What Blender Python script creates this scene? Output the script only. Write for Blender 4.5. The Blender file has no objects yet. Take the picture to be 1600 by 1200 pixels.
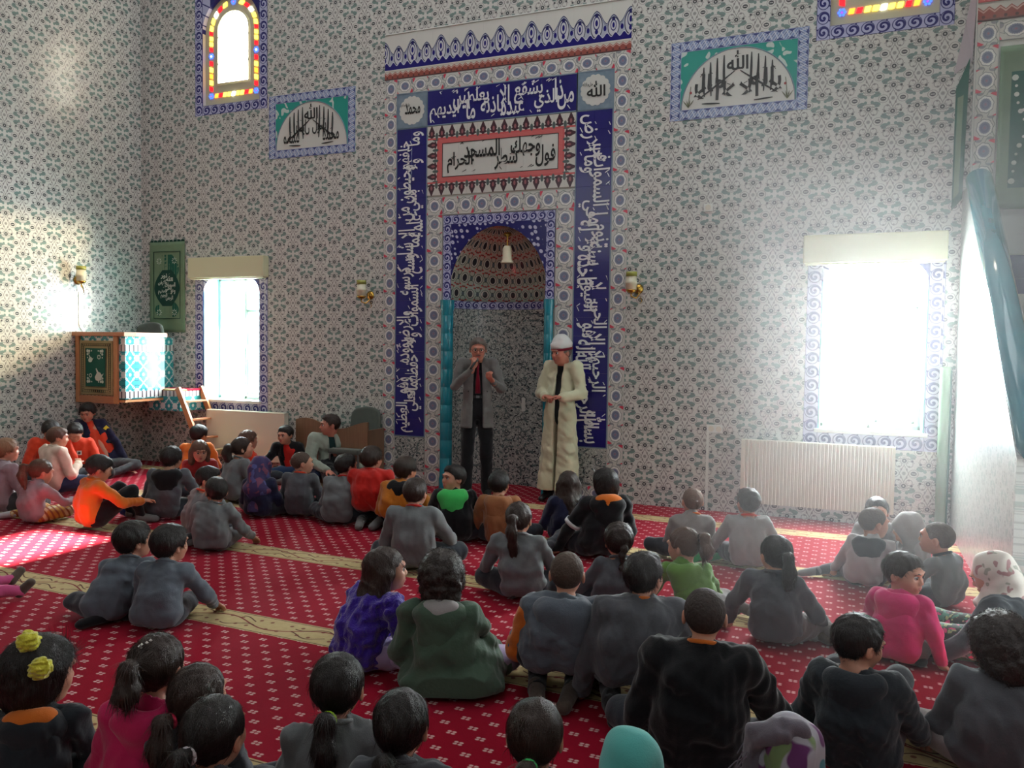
import bpy, bmesh, math, random
import numpy as np
import openvdb as vdb
from mathutils import Vector, Matrix
random.seed(7)
SC = bpy.context.scene
COL = SC.collection
PI = math.pi

# ---------------------------------------------------------------- camera (solved from the vanishing points)
FPX, CX, CY = 1270.0, 800.0, 600.0
_v2 = Vector((526.0, -50.0, FPX)).normalized()
_v1 = -Vector((-3100.0, -103.0, FPX)).normalized()
_v1 = (_v1 - _v2 * _v1.dot(_v2)).normalized()
_up = -(_v2.cross(_v1))
if _up.y > 0:
    _up = -_up
RWC = Matrix((_v1, _v2, _up))
CAM = Vector((0.0, -8.2, 1.6))
def ray(x, y):
    return RWC @ Vector((x - CX, y - CY, FPX))
def on_floor(x, y, z=0.0):
    d = ray(x, y); return CAM + d * ((z - CAM.z) / d.z)
def on_wall(x, y, Y=0.0):
    d = ray(x, y); return CAM + d * ((Y - CAM.y) / d.y)
cd = bpy.data.cameras.new('camera'); cam = bpy.data.objects.new('camera', cd); COL.objects.link(cam)
right, down, fwd = RWC.col[0], RWC.col[1], RWC.col[2]
M = Matrix((right, -down, -fwd)).transposed().to_4x4(); M.translation = CAM
cam.matrix_world = M
cd.sensor_width = 36.0; cd.lens = FPX / 1600.0 * 36.0; cd.clip_start = 0.05; cd.clip_end = 200
SC.camera = cam
# ---------------------------------------------------------------- light and exposure
SC.view_settings.view_transform = 'Standard'
SC.view_settings.look = 'None'
SC.view_settings.gamma = 1.0
SC.view_settings.use_curve_mapping = False
SC.view_settings.exposure = 0.74
w = bpy.data.worlds.new('world'); SC.world = w; w.use_nodes = True
bg = w.node_tree.nodes['Background']; bg.inputs[0].default_value = (0.86, 0.94, 1.0, 1); bg.inputs[1].default_value = 20.0
SUN_DIR = Vector((-1.0, -0.05, -0.70))
sd = bpy.data.lights.new('sun', 'SUN'); sd.energy = 80.0; sd.angle = math.radians(1.1); sd.color = (1.0, 0.93, 0.82)
sun = bpy.data.objects.new('sun', sd); COL.objects.link(sun)
sun.rotation_euler = SUN_DIR.to_track_quat('-Z', 'Y').to_euler(); sun.location = (6, -1, 8)
def area(name, loc, size, energy, col, target):
    l = bpy.data.lights.new(name, 'AREA'); l.shape = 'RECTANGLE'; l.size, l.size_y = size; l.energy = energy; l.color = col
    o = bpy.data.objects.new(name, l); COL.objects.link(o); o.location = loc
    o.rotation_euler = (Vector(target) - Vector(loc)).to_track_quat('-Z', 'Y').to_euler()
    return o
area('overhead_fill_light', (-3.0, -2.6, 10.2), (7.0, 4.0), 150.0, (0.93, 0.97, 1.0), (-3.2, -1.0, 0))  # soft fill added overhead; no dome windows are built
area('rear_fill_light', (-3.2, -11.3, 4.5), (8.0, 3.0), 45.0, (0.90, 0.95, 1.0), (-3.4, 0.0, 1.6))  # fill added behind the camera; the back wall has no windows
area('right_fill_light', (1.56, -4.9, 1.9), (2.6, 1.7), 9.0, (0.95, 0.97, 1.0), (-0.6, -3.6, 0.4))  # fill added at the right wall, where no opening is cut
area('front_right_window_light', (0.20, 0.36, 1.68), (0.80, 1.45), 140.0, (0.96, 0.98, 1.0), (0.35, -3.0, 0.2))
area('front_left_window_light', (-7.26, 0.36, 1.68), (0.80, 1.45), 70.0, (0.96, 0.98, 1.0), (-6.9, -3.0, 0.2))
SC.cycles.use_denoising = True
SC.cycles.max_bounces = 6
SC.cycles.diffuse_bounces = 3
SC.cycles.glossy_bounces = 3
SC.cycles.transparent_max_bounces = 6
SC.cycles.caustics_reflective = False
SC.cycles.caustics_refractive = False
SC.cycles.sample_clamp_indirect = 6.0

# ---------------------------------------------------------------- shader expression helper
def lin(r, g=None, b=None):
    if g is None: r, g, b = r
    f = lambda c: (c / 255.0 / 12.92) if c / 255.0 <= 0.04045 else ((c / 255.0 + 0.055) / 1.055) ** 2.4
    return (f(r), f(g), f(b), 1.0)
class E:
    nt = None
    def __init__(s, sock): s.s = sock
    @staticmethod
    def op(kind, *a):
        n = E.nt.nodes.new('ShaderNodeMath'); n.operation = kind
        for i, v in enumerate(a):
            if isinstance(v, E): E.nt.links.new(v.s, n.inputs[i])
            else: n.inputs[i].default_value = float(v)
        return E(n.outputs[0])
    def __add__(s, o): return E.op('ADD', s, o)
    __radd__ = __add__
    def __sub__(s, o): return E.op('SUBTRACT', s, o)
    def __rsub__(s, o): return E.op('SUBTRACT', o, s)
    def __mul__(s, o): return E.op('MULTIPLY', s, o)
    __rmul__ = __mul__
    def __truediv__(s, o): return E.op('DIVIDE', s, o)
    def abs(s): return E.op('ABSOLUTE', s)
    def frac(s): return E.op('FRACT', s)
    def floor(s): return E.op('FLOOR', s)
    def sqrt(s): return E.op('SQRT', s)
    def sin(s): return E.op('SINE', s)
    def min(s, o): return E.op('MINIMUM', s, o)
    def max(s, o): return E.op('MAXIMUM', s, o)
    def gt(s, o): return E.op('GREATER_THAN', s, o)
    def lt(s, o): return E.op('LESS_THAN', s, o)
    def clamp(s):
        r = E.op('ADD', s, 0.0); r.s.node.use_clamp = True; return r
def tri(x):            # distance to nearest integer, 0..0.5
    f = x.frac() - 0.5
    return 0.5 - f.abs()
def length(x, y): return E.op('SQRT', E.op('MULTIPLY_ADD', x, x, y * y))
def ell(x, y, cx, cy, rx, ry, soft=0.12):   # soft mask of an ellipse
    return ((1.0 - length((x - cx) / rx, (y - cy) / ry)) / soft + 0.5).clamp()
def band(d, w, soft):  # |d| < w
    return ((w - d.abs()) / soft + 0.5).clamp()
def mix(f, a, b):
    n = E.nt.nodes.new('ShaderNodeMix'); n.data_type = 'RGBA'
    ins = [n.inputs[0], n.inputs[6], n.inputs[7]]
    for i, v in zip(ins, (f, a, b)):
        if isinstance(v, E): E.nt.links.new(v.s, i)
        else: i.default_value = v
    return E(n.outputs[2])
def node(kind, inputs={}, out=0, **props):
    n = E.nt.nodes.new(kind)
    for k, v in props.items(): setattr(n, k, v)
    for k, v in inputs.items():
        if isinstance(v, E): E.nt.links.new(v.s, n.inputs[k])
        else: n.inputs[k].default_value = v
    return E(n.outputs[out])
def sep(v):
    n = E.nt.nodes.new('ShaderNodeSeparateXYZ'); E.nt.links.new(v.s, n.inputs[0])
    return [E(n.outputs[i]) for i in range(3)]
def comb(x, y, z=0.0):
    return node('ShaderNodeCombineXYZ', {0: x, 1: y, 2: z})
def coords(kind='Object'):
    n = E.nt.nodes.new('ShaderNodeTexCoord'); return E(n.outputs[kind])
def position():
    n = E.nt.nodes.new('ShaderNodeNewGeometry'); return E(n.outputs['Position'])
def noise(v, scale, detail=2.0, rough=0.5, out=0):
    return node('ShaderNodeTexNoise', {'Vector': v, 'Scale': scale, 'Detail': detail, 'Roughness': rough}, out)
MATS = {}
def material(name, color, rough=0.6, fn=None, spec=0.5, metal=0.0, bump=None, sheen=0.0, coat=0.0, trans=0.0, emit=None, alpha=None, sub=0.0, aniso=0.0):
    if name in MATS: return MATS[name]
    m = bpy.data.materials.new(name); m.use_nodes = True; nt = m.node_tree; E.nt = nt
    p = nt.nodes['Principled BSDF']
    c = color if len(color) == 4 else lin(color)
    p.inputs['Base Color'].default_value = c
    p.inputs['Roughness'].default_value = rough
    p.inputs['Specular IOR Level'].default_value = spec
    p.inputs['Metallic'].default_value = metal
    p.inputs['Sheen Weight'].default_value = sheen
    p.inputs['Coat Weight'].default_value = coat
    p.inputs['Coat Roughness'].default_value = 0.08
    p.inputs['Anisotropic'].default_value = aniso
    if sub:
        p.inputs['Subsurface Weight'].default_value = sub; p.inputs['Subsurface Radius'].default_value = (0.012, 0.005, 0.003)
    if emit:
        p.inputs['Emission Color'].default_value = c; p.inputs['Emission Strength'].default_value = emit
    if fn:
        r = fn(c)
        if isinstance(r, tuple): r, h, strength, dist = r
        else: h = None
        if r is not None: nt.links.new(r.s, p.inputs['Base Color'])
        if emit and r is not None: nt.links.new(r.s, p.inputs['Emission Color'])
        if h is not None:
            b = nt.nodes.new('ShaderNodeBump'); b.inputs['Strength'].default_value = strength; b.inputs['Distance'].default_value = dist
            nt.links.new(h.s, b.inputs['Height']); nt.links.new(b.outputs[0], p.inputs['Normal'])
    MATS[name] = m
    return m

# ---------------------------------------------------------------- object helpers
def link(name, me, mat=None, parent=None, loc=None, rot=None, smooth=False):
    o = bpy.data.objects.new(name, me); COL.objects.link(o)
    if me is not None and mat is not None:
        for m in (mat if isinstance(mat, (list, tuple)) else [mat]): me.materials.append(m)
    if parent is not None: o.parent = parent
    if loc is not None: o.location = loc
    if rot is not None: o.rotation_euler = rot
    if smooth and me is not None: me.polygons.foreach_set('use_smooth', [True] * len(me.polygons))
    return o
def tag(o, label=None, cat=None, group=None, kind=None):
    if label: o['label'] = label
    if cat: o['category'] = cat
    if group: o['group'] = group
    if kind: o['kind'] = kind
    return o
def empty(name, loc, label=None, cat=None, group=None, rz=0.0, kind=None):
    o = bpy.data.objects.new(name, None); COL.objects.link(o); o.location = loc; o.rotation_euler = (0, 0, rz)
    o.empty_display_size = 0.1
    return tag(o, label, cat, group, kind)
class MB:
    """collects simple solids into one mesh"""
    def __init__(s): s.v = []; s.f = []; s.uv = {}
    def box(s, x0, x1, y0, y1, z0, z1, bev=0.0, Mx=None):
        b = bev
        if b <= 0:
            vs = [(x, y, z) for x in (x0, x1) for y in (y0, y1) for z in (z0, z1)]
            fs = [(0, 1, 3, 2), (4, 6, 7, 5), (0, 4, 5, 1), (2, 3, 7, 6), (0, 2, 6, 4), (1, 5, 7, 3)]
        else:
            bm = bmesh.new(); bmesh.ops.create_cube(bm, size=1.0)
            bmesh.ops.scale(bm, vec=(x1 - x0, y1 - y0, z1 - z0), verts=bm.verts)
            bmesh.ops.translate(bm, vec=((x0 + x1) / 2, (y0 + y1) / 2, (z0 + z1) / 2), verts=bm.verts)
            bmesh.ops.bevel(bm, geom=bm.edges[:], offset=b, segments=2, affect='EDGES', profile=0.6)
            bm.verts.index_update()
            vs = [tuple(v.co) for v in bm.verts]; fs = [tuple(v.index for v in f.verts) for f in bm.faces]; bm.free()
        s.add(vs, fs, Mx); return s
    def add(s, vs, fs, Mx=None):
        n = len(s.v)
        if Mx is not None: vs = [tuple(Mx @ Vector(v)) for v in vs]
        s.v += list(vs); s.f += [tuple(i + n for i in f) for f in fs]; return s
    def prism(s, pts, y0, y1, Mx=None):   # polygon in x,z extruded along y
        n = len(pts)
        vs = [(x, y0, z) for x, z in pts] + [(x, y1, z) for x, z in pts]
        fs = [tuple(range(n)), tuple(range(2 * n - 1, n - 1, -1))] + [(i, i + n, (i + 1) % n + n, (i + 1) % n) for i in range(n)]
        return s.add(vs, fs, Mx)
    def tube(s, pts, r, seg=10, cap=True):
        pts = [Vector(p) for p in pts]; rs = r if isinstance(r, (list, tuple)) else [r] * len(pts)
        vs = []; fs = []
        prev = None
        for i, p in enumerate(pts):
            t = (pts[min(i + 1, len(pts) - 1)] - pts[max(i - 1, 0)]).normalized()
            a = prev if prev is not None else (Vector((0, 0, 1)) if abs(t.z) < 0.9 else Vector((1, 0, 0)))
            u = (a - t * a.dot(t)).normalized(); w_ = t.cross(u); prev = u
            for k in range(seg):
                an = 2 * PI * k / seg
                vs.append(tuple(p + (u * math.cos(an) + w_ * math.sin(an)) * rs[i]))
        for i in range(len(pts) - 1):
            for k in range(seg):
                a = i * seg + k; b = i * seg + (k + 1) % seg
                fs.append((a, b, b + seg, a + seg))
        if cap:
            fs.append(tuple(range(seg - 1, -1, -1))); fs.append(tuple(range((len(pts) - 1) * seg, len(pts) * seg)))
        return s.add(vs, fs)
    def lathe(s, prof, seg=24, a0=0.0, a1=2 * PI, Mx=None):   # prof (r,z)
        full = abs(a1 - a0 - 2 * PI) < 1e-4
        n = seg if full else seg + 1
        vs = []; fs = []
        for r, z in prof:
            for k in range(n):
                a = a0 + (a1 - a0) * k / seg
                vs.append((r * math.cos(a), r * math.sin(a), z))
        for i in range(len(prof) - 1):
            for k in range(seg):
                a = i * n + k; b = i * n + (k + 1) % n
                fs.append((a, b, b + n, a + n))
        return s.add(vs, fs, Mx)
    def mesh(s, name='m', smooth=False):
        me = bpy.data.meshes.new(name); me.from_pydata(s.v, [], s.f); me.update()
        if smooth: me.polygons.foreach_set('use_smooth', [True] * len(me.polygons))
        return me
    def obj(s, name, mat, parent=None, loc=None, rot=None, smooth=False):
        return link(name, s.mesh(name, smooth), mat, parent, loc, rot)
def planar_uv(me, ax, ay, x0, x1, y0, y1):
    uv = me.uv_layers.new(name='UVMap')
    for p in me.polygons:
        for li in p.loop_indices:
            co = me.vertices[me.loops[li].vertex_index].co
            uv.data[li].uv = ((co[ax] - x0) / (x1 - x0), (co[ay] - y0) / (y1 - y0))
# ---- Arabic shaping into presentation forms, in visual order
AR = {'ا': (0xFE8D, 2), 'أ': (0xFE83, 2), 'إ': (0xFE87, 2), 'آ': (0xFE81, 2), 'ب': (0xFE8F, 4), 'ة': (0xFE93, 2), 'ت': (0xFE95, 4), 'ث': (0xFE99, 4),
      'ج': (0xFE9D, 4), 'ح': (0xFEA1, 4), 'خ': (0xFEA5, 4), 'د': (0xFEA9, 2), 'ذ': (0xFEAB, 2), 'ر': (0xFEAD, 2), 'ز': (0xFEAF, 2), 'س': (0xFEB1, 4),
      'ش': (0xFEB5, 4), 'ص': (0xFEB9, 4), 'ض': (0xFEBD, 4), 'ط': (0xFEC1, 4), 'ظ': (0xFEC5, 4), 'ع': (0xFEC9, 4), 'غ': (0xFECD, 4), 'ف': (0xFED1, 4),
      'ق': (0xFED5, 4), 'ك': (0xFED9, 4), 'ل': (0xFEDD, 4), 'م': (0xFEE1, 4), 'ن': (0xFEE5, 4), 'ه': (0xFEE9, 4), 'و': (0xFEED, 2), 'ى': (0xFEEF, 2),
      'ي': (0xFEF1, 4), 'ؤ': (0xFE85, 2), 'ئ': (0xFE89, 4), 'ء': (0xFE80, 1)}
def shape_word(wd):
    wd = wd.replace('الله', '\x01').replace('لله', '\x02')
    out = []; prev_join = False; i = 0
    while i < len(wd):
        ch = wd[i]
        if ch == '\x01': out.append(chr(0xFDF2)); prev_join = False; i += 1; continue
        if ch == '\x02': out.append(chr(0xFDF2)); prev_join = False; i += 1; continue
        if ch == 'ل' and i + 1 < len(wd) and wd[i + 1] in 'اأإ':
            out.append(chr(0xFEFB + (1 if prev_join else 0))); prev_join = False; i += 2; continue
        base, n = AR[ch]
        nxt = i + 1 < len(wd) and (wd[i + 1] in AR and AR[wd[i + 1]][1] > 1)
        if n == 1: out.append(chr(base)); prev_join = False
        elif n == 2: out.append(chr(base + (1 if prev_join else 0))); prev_join = False
        else:
            form = (3 if prev_join and nxt else 1 if prev_join else 2 if nxt else 0)
            out.append(chr(base + form)); prev_join = nxt
        i += 1
    return ''.join(reversed(out))
def text_verts(s, off=0.012):
    c = bpy.data.curves.new('text', 'FONT'); c.body = s; c.offset = off; c.resolution_u = 3
    o = bpy.data.objects.new('text', c); COL.objects.link(o)
    bpy.context.view_layer.update()
    m = o.to_mesh(); vs = np.array([v.co[:2] for v in m.vertices]); fs = [tuple(p.vertices) for p in m.polygons]; o.to_mesh_clear()
    bpy.data.objects.remove(o); bpy.data.curves.remove(c)
    return vs, fs
WORDS = {}
def word_geo(wd, off=0.012):
    k = (wd, off)
    if k not in WORDS:
        vs, fs = text_verts(shape_word(wd), off); WORDS[k] = (vs, fs)
    return WORDS[k]
def calligraphy(phrase, W, H, off=0.014, overlap=0.62, tall=1.0, jitter=True):
    """interlaced two-level line of script filling a W x H box; returns verts (x,y) and faces"""
    words = phrase.split()
    geo = [word_geo(wd, off) for wd in words]
    adv = [(g[0][:, 0].max() - g[0][:, 0].min()) for g in geo]
    total = sum(a * overlap for a in adv) + adv[-1] * (1 - overlap)
    k = W / total
    V = []; F = []; x = W; n = 0; G_ = []
    for i, ((vs, fs), a) in enumerate(zip(geo, adv)):
        lo = vs.min(0); hi = vs.max(0)
        hgt = hi[1] - lo[1]
        ky = (0.68 if jitter else 0.95) * H / max(hgt, 0.80) * (1.0 if jitter else min(tall, 1.0))
        dy = (0.32 * H if (i % 2) else 0.0) if jitter else 0.03 * H
        if not jitter: dy = (H - hgt * ky) / 2
        p = np.empty_like(vs); p[:, 0] = x - (hi[0] - vs[:, 0]) * k; p[:, 1] = dy + (vs[:, 1] - lo[1]) * ky
        p[:, 1] = np.clip(p[:, 1], 0, H)
        G_.append((len(F), n)); V.append(p); F += [tuple(j + n for j in f) for f in fs]; n += len(p)
        x -= a * overlap * k
    G_.append((len(F), n))
    if jitter:
        rr = random.Random(len(phrase)); m_ = H * 0.016
        for k_ in range(int(W / H * 5)):
            cx_, cy_ = rr.uniform(0.02, 0.98) * W, rr.choice((0.04, 0.5, 0.93, 0.97)) * H + rr.uniform(-.02, .02) * H
            L_ = rr.uniform(0.05, 0.10) * H; a_ = rr.choice((0.5, 0.6, 2.2, 0.5))
            c_, s_ = math.cos(a_), math.sin(a_)
            q = np.array([(-L_, -m_ * .4), (L_ * .8, -m_), (L_, m_ * .6), (-L_ * .8, m_)]); q = np.stack([q[:, 0] * c_ - q[:, 1] * s_ + cx_, q[:, 0] * s_ + q[:, 1] * c_ + cy_], 1)
            V.append(np.clip(q, 0, [W, H])); F.append((n, n + 1, n + 2, n + 3)); n += 4
    V = np.vstack(V)
    V[:, 0] = (V[:, 0] - V[:, 0].min()) / (V[:, 0].max() - V[:, 0].min()) * W
    G_.append((len(F), len(V)))
    return V, F, G_
def script_obj(name, VF, mat, Mx, parent, thick=0.002):
    """each word its own object; the small vowel marks together as stuff"""
    V, F, G_ = VF
    out = None
    for k in range(len(G_) - 1):
        (f0, n0), (f1, n1) = G_[k], G_[k + 1]
        if f1 <= f0: continue
        vs = [tuple(Mx @ Vector((x, y, thick + (k % 4) * 0.0009))) for x, y in V[n0:n1]]
        me = bpy.data.meshes.new(name); me.from_pydata(vs, [], [tuple(j - n0 for j in f) for f in F[f0:f1]]); me.update()
        marks = k == len(G_) - 2
        o = link('vowel_marks' if marks else name, me, mat, parent)
        if marks: o['kind'] = 'stuff'
        out = out or o
    return out
# ================================================================= materials
WHITE = lin(206, 206, 200)
def floral(u, v, leaf, dark, line, white=WHITE):
    """repeat of 1x1 with a centred lattice, folded twice"""
    f1x, f1y = tri(u), tri(v)
    col = None
    L = []
    for (ax, ay) in ((f1x, f1y), (0.5 - f1x, 0.5 - f1y)):
        L.append((ax, ay))
    def both(fn):
        a = fn(*L[0]); b = fn(*L[1]); return a.max(b)
    leafm = both(lambda x, y: ell(x + y * 0.5, y, 0.385, 0.100, 0.078, 0.050).max(ell(x, y, 0.43, 0.06, 0.034, 0.038)).max(ell(x - y * 0.4, y, 0.27, 0.155, 0.05, 0.022)))
    linem = both(lambda x, y: band(x * 1.5 + y * 0.75 - 0.145, 0.012, 0.018) * (y.lt(0.24)))
    linem = linem.max(both(lambda x, y: band(tri((x + y) * 4.0) - 0.25, 0.03, 0.04) * ell(x, y, 0.36, 0.20, 0.10, 0.09)))
    linem = linem.max(both(lambda x, y: band(length(x - 0.2, y * 1.12) - 0.100, 0.006, 0.010)))
    linem = linem.max(both(lambda x, y: band(y - 0.35 + x * 0.55 - (x * 14.0).sin() * 0.03, 0.006, 0.010)))
    linem = linem.max(both(lambda x, y: band(length(x - 0.115, (y - 0.21)) - 0.065, 0.007, 0.012)))
    linem = linem.max(both(lambda x, y: band(length(x, y - 0.29) - 0.075, 0.006, 0.012)))
    midm = both(lambda x, y: ell(x, y, 0.0, 0.0, 0.040, 0.040, 0.5).max(ell(x, y, 0.105, 0.155, 0.026, 0.024, 0.4)).max(ell(x, y, 0.06, 0.09, 0.018, 0.03, 0.4)))
    whitem = both(lambda x, y: ell(x, y, 0.2, 0.0, 0.082, 0.072).max(ell(x, y, 0.0, 0.29, 0.062, 0.062)).max(ell(x, y, 0.25, 0.3, 0.05, 0.04)))
    darkm = both(lambda x, y: ell(x, y, 0.2, 0.0, 0.062, 0.048, 0.25).max(band(length(x, y - 0.29) - 0.034, 0.018, 0.012)).max(band(length(x - 0.165, y - 0.285) - 0.014, 0.012, 0.010)))
    slit = both(lambda x, y: band(y, 0.008, 0.008) * ell(x, y, 0.2, 0.0, 0.04, 0.04))
    c = mix(leafm, white, leaf)
    c = mix(linem * 0.8, c, line)
    c = mix(midm * 0.7, c, line)
    c = mix(whitem, c, white)
    c = mix(darkm, c, dark)
    c = mix(slit, c, white)
    return c
def wall_mat(name, axis):
    def fn(c):
        x, y, z = sep(position())
        u = (x if axis == 'x' else y) / 0.4 + 0.25
        v = z / 0.4 + 0.25
        col = floral(u, v, lin(112, 136, 130), lin(52, 56, 60), lin(104, 98, 100))
        g = noise(position(), 0.7, 1.0)
        col = mix(g * 0.30, col, mix(0.5, lin(190, 190, 188), col))
        return col
    return material(name, (200, 200, 195), 0.22, fn, spec=0.45)
M_WALLX = wall_mat('floral_wall_tile_front', 'x')
M_WALLY = wall_mat('floral_wall_tile_side', 'y')
def fn_dense(c):
    x, y, z = sep(position())
    q = x + y * 0.9
    p = comb(q, z * 1.0, 0.0)
    n1 = noise(p, 20.0, 1.0); n2 = noise(comb(q, z, 5.0), 26.0, 0.0); n3 = noise(comb(q, z, 9.0), 40.0, 0.0)
    col = mix(band(n1 - 0.5, 0.020, 0.02), lin(190, 192, 186), lin(70, 76, 80))
    col = mix(band(n1 - 0.60, 0.014, 0.01).max(band(n1 - 0.40, 0.014, 0.01)), col, lin(84, 90, 92))
    col = mix(((n2 - 0.63) * 40.0).clamp(), col, lin(98, 112, 112))
    col = mix(((n3 - 0.68) * 40.0).clamp(), col, lin(44, 48, 54))
    col = mix(band(length(tri(q / 0.2) - 0.0, tri(z / 0.2)) - 0.16, 0.03, 0.03), col, lin(96, 104, 104))
    return col
M_DENSE = material('dense_scrollwork_tile', (120, 124, 122), 0.2, fn_dense)
def uvs():
    x, y, z = sep(coords('UV')); return x, y
def fn_tulip(c):       # u across the strip, v along one tile
    u, v = uvs()
    w0 = lin(196, 196, 190)
    col = mix(ell(u, v, 0.5, 0.5, 0.36, 0.36), w0, lin(222, 222, 218))
    r = length(u - 0.5, v - 0.5); th = E.op('ARCTAN2', v - 0.5, u - 0.5)
    col = mix(band(r - 0.36 - (th * 8.0).sin() * 0.015, 0.014, 0.02), col, lin(104, 114, 116))
    rr = 0.25 + (th * 10.0).sin().abs() * 0.03
    col = mix(((rr - r) * 30.0).clamp(), col, lin(122, 128, 150))
    col = mix(band(r - 0.15, 0.016, 0.02) * (th * 10.0).sin().abs(), col, lin(84, 88, 122))
    col = mix(ell(u, v, 0.5, 0.5, 0.05, 0.05, 0.4), col, lin(150, 112, 130))
    col = mix(ell(u, v, 0.24, 0.0, 0.17, 0.12).max(ell(u, v, 0.24, 1.0, 0.17, 0.12)), col, lin(138, 140, 144))
    t1 = (u.gt(0.70)) * (((u - 0.68) * 0.45).gt((v - 0.95).abs())); t2 = (u.gt(0.70)) * (((u - 0.68) * 0.45).gt((v + 0.05).abs()))
    col = mix(t1.max(t2), col, lin(200, 66, 86))
    col = mix(band(u - 0.60 - ((v * 6.283).sin() * 0.10), 0.014, 0.02) * (r.gt(0.38)), col, lin(92, 108, 100))
    col = mix(band(u - 0.12 - ((v * 12.566).sin() * 0.05), 0.014, 0.02) * (r.gt(0.38)), col, lin(92, 108, 100))
    col = mix((u - 0.5).abs().gt(0.475), col, lin(170, 172, 170))
    return col
M_TULIP = material('tulip_rosette_border_tile', (200, 200, 195), 0.18, fn_tulip)
def fn_scroll(c, dark=lin(58, 58, 120), light=lin(186, 186, 210), both=False):
    u, v = uvs()
    x = u - 0.5; y = v - 0.5
    r = length(x, y)
    th = E.op('ARCTAN2', y, x)
    sp = (th + r * 19.0).sin()
    m = sp.gt(0.05) * (r.lt(0.40))
    ring = band(r - 0.42, 0.028, 0.03)
    diag = band(tri(v + u * 0.5 + 0.25) - 0.0, 0.06, 0.05) * (r.gt(0.42))
    col = mix(m.max(ring).max(diag), light, dark)
    col = mix(ell(u, v, 0.5, 0.5, 0.07, 0.07, 0.3), col, dark)
    col = mix(E.op('GREATER_THAN', x.abs(), 0.47), col, dark)
    return col
M_SCROLL = material('violet_scroll_border_tile', (180, 180, 200), 0.2, fn_scroll)
M_SCROLLB = material('blue_scroll_border_tile', (150, 150, 190), 0.2, lambda c: fn_scroll(c, lin(30, 30, 104), lin(176, 178, 212)))
def fn_jitterblue(c):
    x, y, z = sep(position())
    n = noise(position(), 3.0, 2.0)
    return mix(n, lin(28, 26, 96), lin(40, 36, 122))
M_BLUE = material('cobalt_glazed_tile', (34, 30, 110), 0.12, fn_jitterblue, coat=0.3)
M_TURQ = material('turquoise_glazed_tile', (18, 132, 150), 0.12, lambda c: mix(noise(position(), 4.0, 3.0), lin(8, 112, 136), lin(28, 150, 164)), coat=0.5)
M_GROUT = material('pale_grout', (150, 150, 148), 0.8)
M_WTILE = material('plain_white_glazed_tile', (205, 206, 200), 0.15)
M_BLACKINK = material('black_glaze_lettering', (26, 26, 26), 0.35)
M_WHITEINK = material('white_glaze_lettering', (222, 222, 226), 0.3)
def fn_crest(c):
    u, v = uvs()     # one palmette pair per unit in u, v up 0..1
    white, blue, gr = lin(206, 206, 200), lin(36, 32, 112), lin(96, 104, 136)
    a = tri(u)            # 0 at tall palmette axis, .5 at small
    top = 0.80 - a * 1.1 + ((a * 18.85).sin()) * 0.035
    top2 = 0.66 - (0.5 - a) * 1.1 + (((0.5 - a) * 18.85).sin()) * 0.035
    body = top.max(top2)
    outline = band(v - body, 0.014, 0.015).max(band(v - body + 0.05, 0.007, 0.01))
    col = mix(v.lt(body), white, lin(170, 176, 192))
    A = ell(a, v, 0.0, 0.42, 0.17, 0.30, 0.06).max(ell(a, v, 0.5, 0.36, 0.16, 0.24, 0.06))
    col = mix(A, col, lin(196, 198, 204))
    col = mix(band(length(a / 0.17, (v - 0.42) / 0.30) - 1.0, 0.06, 0.05).max(band(length((a - 0.5) / 0.16, (v - 0.36) / 0.24) - 1.0, 0.06, 0.05)), col, lin(20, 20, 52))
    col = mix(band(length(a / 0.09, (v - 0.50) / 0.16) - 1.0, 0.12, 0.08).max(band(length((a - 0.5) / 0.08, (v - 0.40) / 0.13) - 1.0, 0.12, 0.08)), col, lin(52, 50, 110))
    col = mix(ell(a, v, 0.0, 0.50, 0.04, 0.08).max(ell(a, v, 0.5, 0.40, 0.035, 0.07)).max(ell(a, v, 0.0, 0.28, 0.05, 0.06)).max(ell(a, v, 0.25, 0.34, 0.045, 0.07)), col, blue)
    col = mix(ell(a, v, 0.0, 0.69, 0.05, 0.05).max(ell(a, v, 0.5, 0.55, 0.05, 0.04)), col, lin(40, 40, 96))
    edge = 0.17 + ((u * 25.13).sin()) * 0.05
    col = mix(v.lt(edge), col, blue)
    col = mix(band(v - edge, 0.01, 0.01), col, lin(210, 210, 220))
    col = mix(outline, col, lin(40, 40, 92))
    return col
M_CREST = material('blue_palmette_crest_tile', (190, 190, 200), 0.15, fn_crest)
def fn_zig(c):
    u, v = uvs()
    z = tri(u * 6.0)
    col = mix(v.lt(0.86 - z * 0.5), lin(204, 200, 192), lin(150, 84, 76))
    col = mix(band(v - (0.74 - z * 0.5), 0.05, 0.05), col, lin(206, 170, 160))
    col = mix(ell(tri(u * 6.0), v, 0.5, 0.22, 0.16, 0.10), col, lin(90, 60, 60))
    col = mix(v.lt(0.10), col, lin(96, 62, 62))
    return col
M_ZIG = material('russet_zigzag_border_tile', (170, 110, 100), 0.2, fn_zig)
def fn_star(c):
    u, v = uvs()
    x = (u - 0.5).abs(); 
    star = (0.42 - x * 1.35 - (v - 0.5).abs() * 0.7).gt(0.0).max(ell(x, v, 0.0, 0.28, 0.36, 0.11)).max(ell(x, v, 0.0, 0.62, 0.27, 0.09))
    col = mix(star, lin(200, 198, 192), lin(74, 50, 58))
    col = mix(ell(x, v, 0.0, 0.45, 0.10, 0.16), col, lin(150, 92, 98))
    col = mix(v.lt(0.12), col, lin(196, 92, 92))
    col = mix(ell(x, v, 0.5, 0.25, 0.14, 0.25), col, lin(84, 96, 94))
    return col
M_STAR = material('dark_palmette_border_tile', (160, 140, 140), 0.2, fn_star)
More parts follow.
